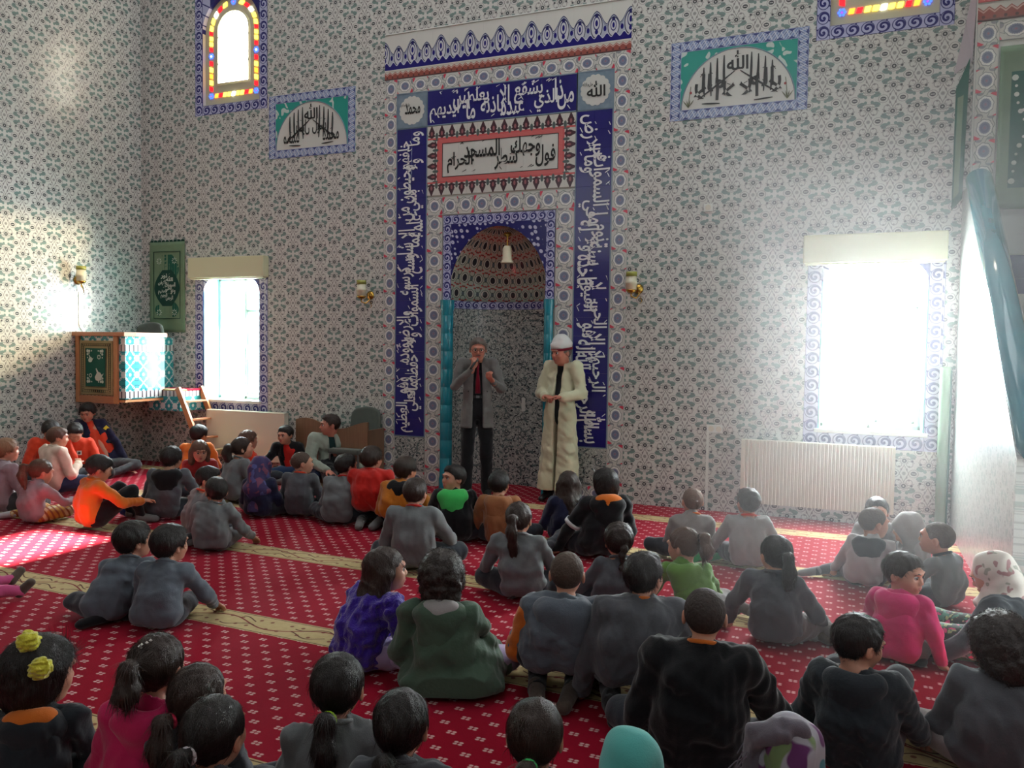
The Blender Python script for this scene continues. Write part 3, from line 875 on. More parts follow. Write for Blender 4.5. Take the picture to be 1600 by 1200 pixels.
# side wall openings added out of the frame, placed to throw the sun patches
M_TINT = M_GLASS.copy(); M_TINT.name = 'sun_dimming_glass'
M_TINT.node_tree.nodes['Transparent BSDF'].inputs[0].default_value = (0.17, 0.16, 0.13, 1)  # dark tint added to weaken the sun patch on the left wall
M_TINT2 = M_GLASS.copy(); M_TINT2.name = 'grey_window_glass'; M_TINT2.node_tree.nodes['Transparent BSDF'].inputs[0].default_value = (0.5, 0.5, 0.48, 1)
def sun_opening(n, y0, y1, z0, z1, bars=True):
    w_ = empty('window_%d' % n, (0, 0, 0), kind='structure')
    f = MB(); fw = 0.05; X0, X1 = XR + 0.2, XR + 0.26
    f.box(X0, X1, y0, y1, z0, z0 + fw).box(X0, X1, y0, y1, z1 - fw, z1).box(X0, X1, y0, y0 + fw, z0, z1).box(X0, X1, y1 - fw, y1, z0, z1)
    f.obj('window_frame', M_PVC, w_)
    MB().box(XR + 0.225, XR + 0.23, y0 + fw, y1 - fw, z0 + fw, z1 - fw).obj('pane', M_TINT if z0 > 7 else (M_TINT2 if y0 < -5 else M_GLASS), w_)
for k, h in enumerate(holesR): sun_opening(5 + k, *h)
sl = MB().add([(XR + 0.01, -2.6, 7.9), (XR + 0.01, -0.25, 7.9), (XR + 0.01, -0.25, 9.06), (XR + 0.2, -2.6, 7.9), (XR + 0.2, -0.25, 7.9), (XR + 0.2, -0.25, 9.06)], [(0, 2, 1), (3, 4, 5), (0, 1, 4, 3), (1, 2, 5, 4), (2, 0, 3, 5)])
struct(sl.obj('sun_patch_blocker_1', M_PLAST))  # unseen wedge added in the high opening to slant the sun patch
# thin haze volume added to imitate camera bloom at the right window
hz = bpy.data.materials.new('glare_scatter'); hz.use_nodes = True; _n = hz.node_tree; _n.nodes.clear()
_a = _n.nodes.new('ShaderNodeOutputMaterial'); _b = _n.nodes.new('ShaderNodeVolumeScatter'); _b.inputs['Color'].default_value = (1, 1, 1, 1); _b.inputs['Density'].default_value = GLARE; _b.inputs['Anisotropy'].default_value = 0.5
_n.links.new(_b.outputs[0], _a.inputs['Volume'])
if GLARE > 0:
    hb = MB().box(-0.75, XR - 0.01, -5.2, -0.15, 0.02, 3.0).obj('glare', hz); tag(hb, 'added volume imitating camera haze in the air before the right window and pulpit', 'glare', kind='stuff')
# valances of the roller blinds
for k, (x0, x1) in enumerate(VAL):
    lab = ('ivory roller blind cassette above the left window, beside the green rug', 'wide ivory roller blind cassette above the right window by the pulpit')[k]
    r_ = empty('roller_blind', (0, 0, 0), lab, 'roller blind', 'roller blinds over the two lower windows')
    MB().box(x0, x1, -0.12, -0.012, 2.42, 2.68, 0.012).obj('cassette', M_BLIND, r_)
    MB().box(x0 + 0.02, x1 - 0.02, -0.10, -0.03, 2.405, 2.42).obj('bottom_rail', M_BLIND, r_)
    ch = MB(); 
    for yy in (-0.045, -0.06): ch.tube([(x1 - 0.03, yy, 2.42), (x1 - 0.03, yy, 1.5)], 0.002, 5)
    ch.obj('pull_chain', M_PVC, r_)
# ================================================================= prayer niche (mihrab)
mih = empty('prayer_niche', (-3.575, 0, 0), 'tall tiled prayer niche with blue calligraphy bands and a painted half dome', 'prayer niche')
MO = empty('niche_surround', (0, 0, 0)); MO.parent = mih; MO.location = (3.575, 0, 0)
def at_wall(x, z, y=-0.012, rot=0.0):   # local x,y of the lettering to wall x,z
    return Matrix.Translation((x, y, z)) @ Matrix.Rotation(PI / 2, 4, 'X') @ Matrix.Rotation(rot, 4, 'Z')
X0, X1 = -5.02, -2.13
def plain(parent, mat, x0, x1, z0, z1, nx_, nz_, name='tile', y=0.0, t=0.010, mesh_cache={}):
    w_, h_ = (x1 - x0) / nx_, (z1 - z0) / nz_
    me = tile_mesh(w_ - GAP * 2, h_ - GAP * 2, t, name); me.materials.append(mat)
    for i in range(nx_):
        for j in range(nz_):
            o = bpy.data.objects.new(name, me); COL.objects.link(o); o.parent = parent; o.location = (x0 + i * w_, y, z0 + j * h_)
# outer rosette border
strip(MO, 'tul', M_TULIP, X0, 0.0, 4.63, 0.17, True, name='rosette_tile')
strip(MO, 'tul', M_TULIP, X1 - 0.17, 0.0, 4.63, 0.17, True, name='rosette_tile')
strip(MO, 'tul', M_TULIP, X0 + 0.17, 4.46, X1 - X0 - 0.34, 0.17, False, name='rosette_tile')
# russet zigzag and crest
def uvstrip(name, mat, x0, x1, z0, z1, n, per):
    w_ = (x1 - x0) / n
    for k in range(n):
        me = tile_mesh(w_ - GAP, z1 - z0 - GAP, 0.010, name)
        me.uv_layers.remove(me.uv_layers[0])
        planar_uv(me, 0, 2, -k * w_, -k * w_ + per, 0, z1 - z0)
        me.materials.append(mat)
        o = bpy.data.objects.new(name, me); COL.objects.link(o); o.parent = MO; o.location = (x0 + k * w_, 0, z0)
uvstrip('zigzag_tile', M_ZIG, X0, X1, 4.635, 4.735, 14, 0.41)
uvstrip('crest_tile', M_CREST, X0, X1, 4.74, 5.14, 14, 0.36)
MB().box(X0, X1, -0.018, 0, 5.142, 5.152).box(X0, X1, -0.014, 0, 4.732, 4.742).obj('edge_line', M_PVC, MO)
# cobalt bands
BW = 0.385
plain(MO, M_BLUE, -4.85, -4.85 + BW, 0.56, 4.06, 2, 18, 'cobalt_tile')
plain(MO, M_BLUE, -2.31 - BW, -2.31, 0.56, 4.06, 2, 18, 'cobalt_tile')
plain(MO, M_BLUE, -4.465, -2.695, 4.075, 4.455, 9, 2, 'cobalt_tile')
fr = MB()
def frame(mb, x0, x1, z0, z1, t=0.012, y=-0.0125):
    mb.box(x0, x1, y, 0, z0, z0 + t).box(x0, x1, y, 0, z1 - t, z1).box(x0, x0 + t, y, 0, z0 + t, z1 - t).box(x1 - t, x1, y, 0, z0 + t, z1 - t)
frame(fr, -4.86, -4.455, 0.55, 4.07); frame(fr, -2.705, -2.30, 0.55, 4.07); frame(fr, -4.47, -2.69, 4.065, 4.465)
frame(fr, -4.86, -4.465, 4.065, 4.465); frame(fr, -2.70, -2.30, 4.065, 4.465)
fr.obj('dark_edging', M_GREYB, MO)
TXT_R = 'بسم الله الرحمن الرحيم الله لا اله الا هو الحي القيوم لا تاخذه سنة ولا نوم له ما في السموات وما في الارض'
TXT_T = 'من ذا الذي يشفع عنده الا باذنه يعلم ما بين ايديهم'
TXT_L = 'وما خلفهم ولا يحيطون بشيء من علمه الا بما شاء وسع كرسيه السموات والارض ولا يؤوده حفظهما وهو العلي العظيم'
vf = calligraphy(TXT_T, 1.70, 0.34, 0.018, 0.64, 1.3)
script_obj('white_script_word', vf, M_WHITEINK, at_wall(-4.43, 4.10), MO)
vf = calligraphy(TXT_R, 3.42, 0.335, 0.018, 0.64, 1.35)
script_obj('white_script_word', vf, M_WHITEINK, at_wall(-2.31 - BW + 0.035, 4.02, rot=-PI / 2), MO)
vf = calligraphy(TXT_L, 3.42, 0.335, 0.018, 0.64, 1.35)
script_obj('white_script_word', vf, M_WHITEINK, at_wall(-4.85 + BW - 0.035, 0.60, rot=PI / 2), MO)
# medallions
for cx_, wd, lab in ((-4.66, 'محمد', 'left'), (-2.50, 'الله', 'right')):
    m_ = MB().box(cx_ - 0.19, cx_ + 0.19, -0.010, 0, 4.075, 4.455, 0.003).obj('medallion_tile', M_GREYB, MO)
    pts = []
    for k in range(96):
        a = 2 * PI * k / 96; rr = 0.150 + 0.012 * abs(math.sin(a * 8)); pts.append((cx_ + rr * math.cos(a), 4.265 + rr * math.sin(a)))
    MB().prism(pts, -0.0125, -0.009).obj('scalloped_disc', M_WTILE, m_)
    vf = calligraphy(wd, 0.20, 0.17, 0.02, jitter=False)
    script_obj('black_script_word', vf, M_BLACKINK, at_wall(cx_ - 0.09, 4.19, -0.0135), m_)
    vf = calligraphy('جل جلاله' if wd == 'الله' else 'عليه السلام', 0.11, 0.05, 0.012, 0.9, 1.4, jitter=False)
    script_obj('black_script_word', vf, M_BLACKINK, at_wall(cx_ - 0.135, 4.30, -0.0135), m_)
# centre panel
cp0, cp1, cz0, cz1 = -4.465, -2.695, 3.29, 4.06
strip(MO, 'star', M_STAR, cp0, cz1 - 0.15, cp1 - cp0, 0.15, False, size=0.126, alt=False, name='palmette_tile')
_strip.clear()
def star_row(n, place):
    me = tile_mesh((cp1 - cp0) / 14 - GAP, 0.15 - GAP, 0.010, 'palmette_tile'); me.materials.append(M_STAR)
    return me
# replace the first row by tiles whose v runs upwards
for o in [o for o in MO.children if o.name.startswith('palmette_tile')]: bpy.data.objects.remove(o)
me = star_row(14, None); w14 = (cp1 - cp0) / 14
for k in range(14):
    o = bpy.data.objects.new('palmette_tile', me); COL.objects.link(o); o.parent = MO; o.location = (cp0 + k * w14, 0, cz1 - 0.15)
    o = bpy.data.objects.new('palmette_tile', me); COL.objects.link(o); o.parent = MO; o.location = (cp0 + (k + 1) * w14, 0, cz0 + 0.15); o.rotation_euler = (0, PI, 0)
hN = 4; hh = (cz1 - cz0 - 0.30) / hN
me2 = tile_mesh(hh - GAP, 0.15 - GAP, 0.010, 'palmette_tile'); me2.materials.append(M_STAR)
for k in range(hN):
    o = bpy.data.objects.new('palmette_tile', me2); COL.objects.link(o); o.parent = MO; o.location = (cp0 + 0.15, 0, cz0 + 0.15 + k * hh); o.rotation_euler = (0, -PI / 2, 0)
    o = bpy.data.objects.new('palmette_tile', me2); COL.objects.link(o); o.parent = MO; o.location = (cp1 - 0.15, 0, cz0 + 0.15 + (k + 1) * hh); o.rotation_euler = (0, PI / 2, 0)
rim = MB(); frame(rim, cp0 + 0.15, cp1 - 0.15, cz0 + 0.15, cz1 - 0.15, 0.05, -0.011); rim.obj('rose_rim', M_ROSE, MO)
plain(MO, M_WTILE, cp0 + 0.20, cp1 - 0.20, cz0 + 0.20, cz1 - 0.20, 7, 2, 'white_tile')
ln = MB(); frame(ln, cp0 + 0.197, cp1 - 0.197, cz0 + 0.197, cz1 - 0.197, 0.007, -0.0125); ln.obj('black_line', M_BLACKINK, MO)
vf = calligraphy('فول وجهك شطر المسجد الحرام', 1.28, 0.34, 0.019, 0.76, 1.5)
script_obj('black_script_word', vf, M_BLACKINK, at_wall(cp0 + 0.26, cz0 + 0.235), MO)
# inner rosette frame
strip(MO, 'tul2', M_TULIP, -4.455, 0.0, 3.07, 0.20, True, name='rosette_tile')
strip(MO, 'tul2', M_TULIP, -2.905, 0.0, 3.07, 0.20, True, name='rosette_tile')
strip(MO, 'tul2', M_TULIP, -4.455, 3.07, 1.75, 0.20, False, name='rosette_tile')
plain(MO, M_DENSE, -4.85, -4.465, 0.16, 0.545, 2, 2, 'floral_tile'); plain(MO, M_DENSE, -2.695, -2.31, 0.16, 0.545, 2, 2, 'floral_tile')
strip(MO, 'tul3', M_TULIP, -4.85, 0.0, 0.385, 0.15, False, name='rosette_tile'); strip(MO, 'tul3', M_TULIP, -2.695, 0.0, 0.385, 0.15, False, name='rosette_tile')
# scroll frame and spandrels
strip(MO, 'sc', M_SCROLLB, NX0, 2.96, NX1 - NX0, 0.10, False, size=0.105, alt=False, name='scroll_tile')
strip(MO, 'sc', M_SCROLLB, NX0, 2.12, 0.84, 0.10, True, size=0.105, alt=False, name='scroll_tile')
strip(MO, 'sc', M_SCROLLB, NX1 - 0.10, 2.12, 0.84, 0.10, True, size=0.105, alt=False, name='scroll_tile')
NC = (NX0 + NX1) / 2; NR, NH = 0.60, 0.80; NB = 2.12
for sgn in (-1, 1):
    pts = [(NC + sgn * NR * math.cos(a), NB + NH * math.sin(a)) for a in [PI / 2 * k / 24 for k in range(25)]]
    P = pts + [(NC, NB + 0.845), (NC + sgn * (NR + 0.0), NB + 0.845)]
    P = [(min(max(a, NX0 + 0.06), NX1 - 0.06), b) for a, b in P]
    if sgn < 0: P = P[::-1]
    MB().prism(P, -0.008, 0.02).obj('spandrel', M_SPAN, MO)
# niche cylinder in facets of tile, half dome
DEP = 0.50
nseg = 18
def ringpt(a, z, s=1.0): return (NC + NR * s * math.cos(a), 0.01 + DEP * s * math.sin(a), z)
def arc_panel(a0, a1, z0, z1):
    mb = MB(); n = 3
    vs = []; fs = []
    for k in range(n + 1):
        a = a0 + (a1 - a0) * k / n
        for s in (1.0, 1.03):
            for z in (z0, z1): vs.append(ringpt(a, z, s))
    for k in range(n):
        b = k * 4
        fs += [(b, b + 1, b + 5, b + 4), (b + 2, b + 6, b + 7, b + 3)]
    fs += [(0, 2, 3, 1), (n * 4, n * 4 + 1, n * 4 + 3, n * 4 + 2)]
    for k in range(n):
        b = k * 4; fs += [(b, b + 4, b + 6, b + 2), (b + 1, b + 3, b + 7, b + 5)]
    mb.add(vs, fs); return mb
NI = 9
for i in range(NI):
    for j in range(10):
        g = 0.0012
        a0, a1 = PI * i / NI + g, PI * (i + 1) / NI - g
        arc_panel(a0, a1, j * 0.203, (j + 1) * 0.203 - 0.001).obj('niche_tile', M_DENSE, MO)
for i in range(18):
    mb = arc_panel(PI * i / 18, PI * (i + 1) / 18, 2.03, 2.12); me = mb.mesh('scroll_tile')
    uv = me.uv_layers.new(name='UVMap')
    xs = [v.co for v in me.vertices]
    for p in me.polygons:
        for li in p.loop_indices:
            co = xs[me.loops[li].vertex_index]; a = math.atan2((co.y - 0.01) / DEP, (co.x - NC) / NR)
            uv.data[li].uv = ((co.z - 2.03) / 0.09, a / PI * 18 - i)
    link('scroll_tile', me, M_SCROLLB, MO)
dm = MB(); prof = []
vs = []; fs = []; nu, nv = 32, 16
for j in range(nv + 1):
    e = PI / 2 * j / nv
    for i in range(nu + 1):
        a = PI * i / nu; vs.append((NR * math.cos(a) * math.cos(e), DEP * math.sin(a) * math.cos(e), NH * math.sin(e)))
for j in range(nv):
    for i in range(nu):
        b = j * (nu + 1) + i; fs.append((b, b + nu + 1, b + nu + 2, b + 1))
dm.add(vs, fs); do = dm.obj('half_dome', M_DOME, MO, loc=(NC, 0.01, NB), smooth=True)
sm = do.modifiers.new('thick', 'SOLIDIFY'); sm.thickness = 0.03; sm.offset = -1
MB().box(NC - NR - 0.1, NC + NR + 0.1, 0.66, 0.70, -0.02, 3.1).box(NC - NR - 0.1, NC - NR - 0.06, 0.40, 0.68, -0.02, 3.1).box(NC + NR + 0.06, NC + NR + 0.1, 0.40, 0.68, -0.02, 3.1).box(NC - NR - 0.1, NC + NR + 0.1, 0.40, 0.70, 3.0, 3.1).obj('niche_backing', M_PLAST, MO)
# turquoise columns
for cx_, r_ in ((NX0 + 0.072, 0.070), (NX1 - 0.050, 0.050)):
    c_ = MB()
    prof = [(0, 0), (r_ * 1.12, 0), (r_ * 1.12, 0.10), (r_, 0.14)]
    for k in range(1, 10): z = 0.14 + 0.2 * k; prof += [(r_, z - 0.003), (r_ * 0.985, z), (r_, z + 0.003)]
    prof += [(r_, 2.0), (r_ * 1.15, 2.03), (r_ * 1.15, 2.115), (0, 2.118)]
    c_.lathe(prof, 24); c_.obj('turquoise_column', M_TURQ, MO, loc=(cx_, -0.03, 0), smooth=False)
for m_ in [o for o in MO.children if o.name.startswith('turquoise_column')]:
    m_.data.polygons.foreach_set('use_smooth', [True] * len(m_.data.polygons)); e_ = m_.modifiers.new('edges', 'EDGE_SPLIT'); e_.split_angle = math.radians(40)
MB().box(-3.47, -3.33, 0.492, 0.505, 0.86, 1.02, 0.005).obj('socket_plate', M_PVC, MO)
# niche lamp
lm = empty('niche_lamp', (-3.50, 0.08, 2.62), 'small brass lamp with frosted glass hanging under the painted half dome', 'lamp')
MB().lathe([(0, 0.24), (0.035, 0.235), (0.05, 0.21), (0.02, 0.19), (0.008, 0.18), (0.008, 0.09), (0, 0.09)], 16).obj('brass_canopy', M_GOLD, lm)
MB().lathe([(0.0, 0.095), (0.035, 0.09), (0.05, 0.06), (0.052, -0.06), (0.07, -0.09), (0.072, -0.10), (0, -0.10)], 20).obj('glass_shade', M_FROST, lm, smooth=True)

# ================================================================= calligraphy plaques
def plaque(label, x0, x1, z0, z1, phrase, flowers):
    p = empty('calligraphy_plaque', ((x0 + x1) / 2, 0, z0), label, 'plaque', 'half-round calligraphy panels set in the wall')
    H = empty('surround', (0, 0, 0)); H.parent = p; H.location = (-(x0 + x1) / 2, 0, -z0)
    bw = 0.10
    MB().box(x0, x1, -0.010, 0, z0, z1).obj('teal_ground', M_TEAL, H)
    for args in ((x0, z0, z1 - z0, True), (x1 - bw, z0, z1 - z0, True), (x0 + bw, z0, x1 - x0 - 2 * bw, False), (x0 + bw, z1 - bw, x1 - x0 - 2 * bw, False)):
        a, b, L, v = args
        strip(H, 'lace', M_LACE, a, b, L, bw, v, size=0.2, alt=False, name='interlace_tile', thick=0.013)
    ix0, ix1, iz0, iz1 = x0 + bw + 0.01, x1 - bw - 0.01, z0 + bw, z1 - bw
    cx_ = (ix0 + ix1) / 2; rx, rz = (ix1 - ix0) / 2, (iz1 - iz0) * 0.97
    P = [(cx_ + rx * math.cos(PI * k / 40), iz0 + rz * math.sin(PI * k / 40)) for k in range(41)]
    MB().prism(P, -0.0125, -0.008).obj('white_lunette', M_WTILE, H)
    e = MB().tube([(a, -0.0135, b) for a, b in P], 0.006, 6); e.obj('lunette_edge', M_GREYB, H)
    # mirrored script
    half = calligraphy(phrase, rx * 0.74, rz * 0.50, 0.018, 0.62, 1.1)
    V = half[0].copy()
    script_obj('black_script_word', half, M_BLACKINK, at_wall(cx_ + 0.02, iz0 + rz * 0.12, -0.0135), H)
    V[:, 0] = -V[:, 0]; script_obj('black_script_word', (V, half[1], half[2]), M_BLACKINK, at_wall(cx_ - 0.02, iz0 + rz * 0.12, -0.0135), H)
    vf = calligraphy('الله', rx * 0.38, rz * 0.36, 0.026, jitter=False)
    script_obj('black_script_word', vf, M_BLACKINK, at_wall(cx_ - rx * 0.19, iz0 + rz * 0.60, -0.0135), H)
    st = MB()
    def stroke(a, b, c, r=0.009): 
        pts = [a, ((a[0] + b[0]) / 2 + c, (a[1] + b[1]) / 2), b]
        pts = [( (1-t)**2*pts[0][0]+2*t*(1-t)*pts[1][0]+t*t*pts[2][0], (1-t)**2*pts[0][1]+2*t*(1-t)*pts[1][1]+t*t*pts[2][1]) for t in [k/8 for k in range(9)]]
        st.tube([(cx_ + x, -0.0145, iz0 + z) for x, z in pts], [r * (0.35 + 0.8 * math.sin(PI * (k + 0.6) / 9.2)) for k in range(9)], 6)
    for s in (-1, 1):
        for k, fx in enumerate((0.22, 0.34, 0.46, 0.58)):
            top = rz * math.sqrt(max(0, 1 - (fx + 0.06) ** 2)) * 0.93
            stroke((s * fx * rx, rz * 0.20), (s * (fx + 0.02) * rx, top), s * 0.008, 0.010)
        stroke((s * 0.70 * rx, rz * 0.16), (s * 0.05 * rx, rz * 0.60), -s * 0.01, 0.008)
        stroke((s * 0.62 * rx, rz * 0.08), (s * 0.30 * rx, rz * 0.06), 0.0, 0.007)
    o = st.obj('long_strokes', M_BLACKINK, H)
    if flowers:
        fl = MB(); bl = MB()
        for s in (-1, 1):
            for k in range(4):
                fl.tube([(cx_ + s * rx * 0.87, -0.0145, iz0 + 0.02), (cx_ + s * (rx * 0.87 + (k - 1.5) * 0.02), -0.0145, iz0 + 0.06), (cx_ + s * (rx * 0.87 + (k - 1.5) * 0.035), -0.0145, iz0 + 0.09)], [0.004, 0.005, 0.001], 5)
            fl.tube([(cx_ + s * rx * 0.87, -0.0145, iz0 + 0.03), (cx_ + s * rx * 0.85, -0.0145, iz0 + 0.13), (cx_ + s * rx * 0.83, -0.0145, iz0 + 0.22)], 0.003, 5)
            bl.prism(disc_pts(cx_ + s * rx * 0.83, iz0 + 0.16, 0.013, 10), -0.016, -0.012)
        fl.obj('painted_sprig', material('olive_glaze', (92, 96, 60), 0.3), H); bl.obj('painted_rose', material('crimson_glaze', (160, 50, 60), 0.3), H)
    return p
plaque('smaller teal and white half-round calligraphy panel left of the niche', *PLAQ[0], 'محمد رسول', False)
plaque('larger teal and white half-round calligraphy panel with painted roses right of the niche', *PLAQ[1], 'لا اله الا', True)

# ================================================================= radiators
def radiator(label, x0, x1, z0, z1, ribs, flat):
    r_ = empty('radiator', ((x0 + x1) / 2, 0, z0), label, 'radiator', 'panel radiators under the two lower windows')
    b = MB(); d0, d1 = -0.13, -0.05
    L = lambda x: x - (x0 + x1) / 2
    if flat:
        b.box(L(x0), L(x1), d0, d0 + 0.02, 0, z1 - z0, 0.006)
    else:
        n = ribs; wv = (x1 - x0 - 0.05) / n; pts = []
        vs = []; fs = []
        prof = []
        for k in range(n):
            a = x0 + 0.025 + k * wv
            prof += [(a, 0.0), (a + wv * 0.30, 0.0), (a + wv * 0.42, 0.012), (a + wv * 0.88, 0.012)]
        prof.append((x1 - 0.025, 0.0))
        prof = [(x0, 0.0)] + prof + [(x1, 0.0)]
        for z in (0.0, z1 - z0):
            for a, d in prof: vs.append((L(a), d0 + d, z))
        m_ = len(prof)
        for k in range(m_ - 1): fs.append((k, k + 1, m_ + k + 1, m_ + k))
        b.add(vs, fs)
        b.box(L(x0), L(x1), d0 + 0.0125, d0 + 0.02, 0.0, z1 - z0)
    b.obj('front_panel', M_RAD, r_)
    c = MB(); c.box(L(x0), L(x1), d0 + 0.02, d1, z1 - z0 - 0.012, z1 - z0 + 0.004, 0.003).box(L(x0), L(x0) + 0.012, d0 + 0.012, d1, 0, z1 - z0).box(L(x1) - 0.012, L(x1), d0 + 0.012, d1, 0, z1 - z0).box(L(x0) + 0.02, L(x1) - 0.02, d1 - 0.02, d1, 0.01, z1 - z0 - 0.02)
    c.obj('casing', M_RAD, r_)
    g = MB()
    for k in range(int((x1 - x0) / 0.03)):
        a = L(x0) + 0.02 + k * 0.03; g.box(a, a + 0.012, d0 + 0.03, d1 - 0.01, z1 - z0 + 0.003, z1 - z0 + 0.006)
    o = g.obj('top_grille', M_RAD, r_); o['kind'] = 'stuff'
    p = MB(); p.tube([(L(x0) + 0.06, -0.09, 0.0), (L(x0) + 0.06, -0.09, -z0 + 0.01)], 0.009, 8); p.obj('pipe', M_PVC, r_)
    br = MB(); br.box(L(x0) + 0.2, L(x0) + 0.23, d1, -0.002, 0.1, z1 - z0 - 0.1).box(L(x1) - 0.23, L(x1) - 0.2, d1, -0.002, 0.1, z1 - z0 - 0.1); br.obj('wall_bracket', M_RAD, r_)
radiator('flat-fronted cream radiator below the left window, behind the wooden ladder', -7.55, -6.33, 0.14, 0.75, 0, True)
radiator('ribbed white radiator below the right window', -0.93, 0.42, 0.13, 0.74, 40, False)

# ================================================================= sconces
def sconce(label, loc, rz=0.0):
    s = empty('wall_sconce', loc, label, 'wall lamp', 'brass and frosted glass wall sconces', rz)
    MB().lathe([(0, 0), (0.045, 0), (0.052, 0.01), (0.03, 0.02), (0.012, 0.035), (0, 0.035)], 16, Mx=Matrix.Rotation(PI / 2, 4, 'X')).obj('back_plate', M_GOLD, s, loc=(0.0, 0, -0.02), smooth=True)
    MB().tube([(0.0, -0.02, -0.02), (0.02, -0.06, -0.08), (0.0, -0.11, -0.12), (-0.045, -0.13, -0.10), (-0.045, -0.13, -0.06)], 0.008, 8).obj('curved_arm', M_GOLD, s, smooth=True)
    MB().tube([(0.03, -0.05, -0.10), (0.05, -0.06, -0.15), (0.03, -0.07, -0.17)], [0.004, 0.006, 0.003], 6).obj('leaf_scroll', M_GOLD, s)
    MB().lathe([(0, -0.07), (0.03, -0.065), (0.055, -0.045), (0.055, -0.035), (0, -0.03)], 16).obj('lamp_cup', M_GOLD, s, loc=(-0.045, -0.13, 0), smooth=True)
    MB().lathe([(0.0, -0.035), (0.052, -0.035), (0.056, 0.02), (0.060, 0.022), (0.060, 0.045), (0.056, 0.047), (0.052, 0.10), (0.040, 0.10), (0.044, 0.0), (0, 0.0)], 20).obj('glass_shade', M_FROST, s, loc=(-0.045, -0.13, 0), smooth=True)
    MB().lathe([(0.054, 0.10), (0.056, 0.10), (0.056, 0.145), (0.053, 0.145), (0.053, 0.10)], 20).obj('olive_collar', material('olive_glass', (150, 150, 70), 0.2), s, loc=(-0.045, -0.13, 0), smooth=True)
sconce('brass wall sconce with frosted glass shade just left of the niche', (-5.19, -0.008, 2.20))
sconce('brass wall sconce with frosted glass shade just right of the niche', (-2.00, -0.008, 2.23))
sconce('brass wall sconce on the left side wall above the raised pulpit box', (XL + 0.008, -1.0, 2.36), PI / 2)
cb = MB(); cb.tube([(XL + 0.012, -0.98, 2.2), (XL + 0.012, -0.98, 1.78), (XL + 0.02, -0.93, 1.72)], 0.004, 6)
tag(cb.obj('lamp_cable', M_PVC), 'thin white cable dropping from the left wall sconce to the pulpit box', 'cable')
cd_ = MB(); cd_.box(-1.28, -1.255, -0.02, -0.008, 0.0, 0.86)
tag(cd_.obj('cable_duct', M_PVC), 'thin white cable duct running up the wall left of the ribbed radiator', 'cable duct')
for lab, x_, z_, w_ in (('white double wall socket left of the ribbed radiator', -1.20, 0.82, 0.15), ('white round-cornered switch plate right of the niche, above shoulder height', -1.32, 3.0, 0.09)):
    s = MB().box(x_ - w_ / 2, x_ + w_ / 2, -0.018, -0.008, z_ - 0.04, z_ + 0.04, 0.004).obj('wall_socket' if w_ > 0.1 else 'blank_plate', M_PVC); tag(s, lab, 'wall socket' if w_ > 0.1 else 'wall plate')
    for k in ((-0.037, 0.037) if w_ > 0.1 else (0.0,)):
        MB().lathe([(0, 0), (0.026, 0), (0.028, 0.004), (0.0, 0.003)], 16, Mx=Matrix.Rotation(PI / 2, 4, 'X')).obj('socket_insert', M_RAD, s, loc=(x_ + k, -0.018, z_))
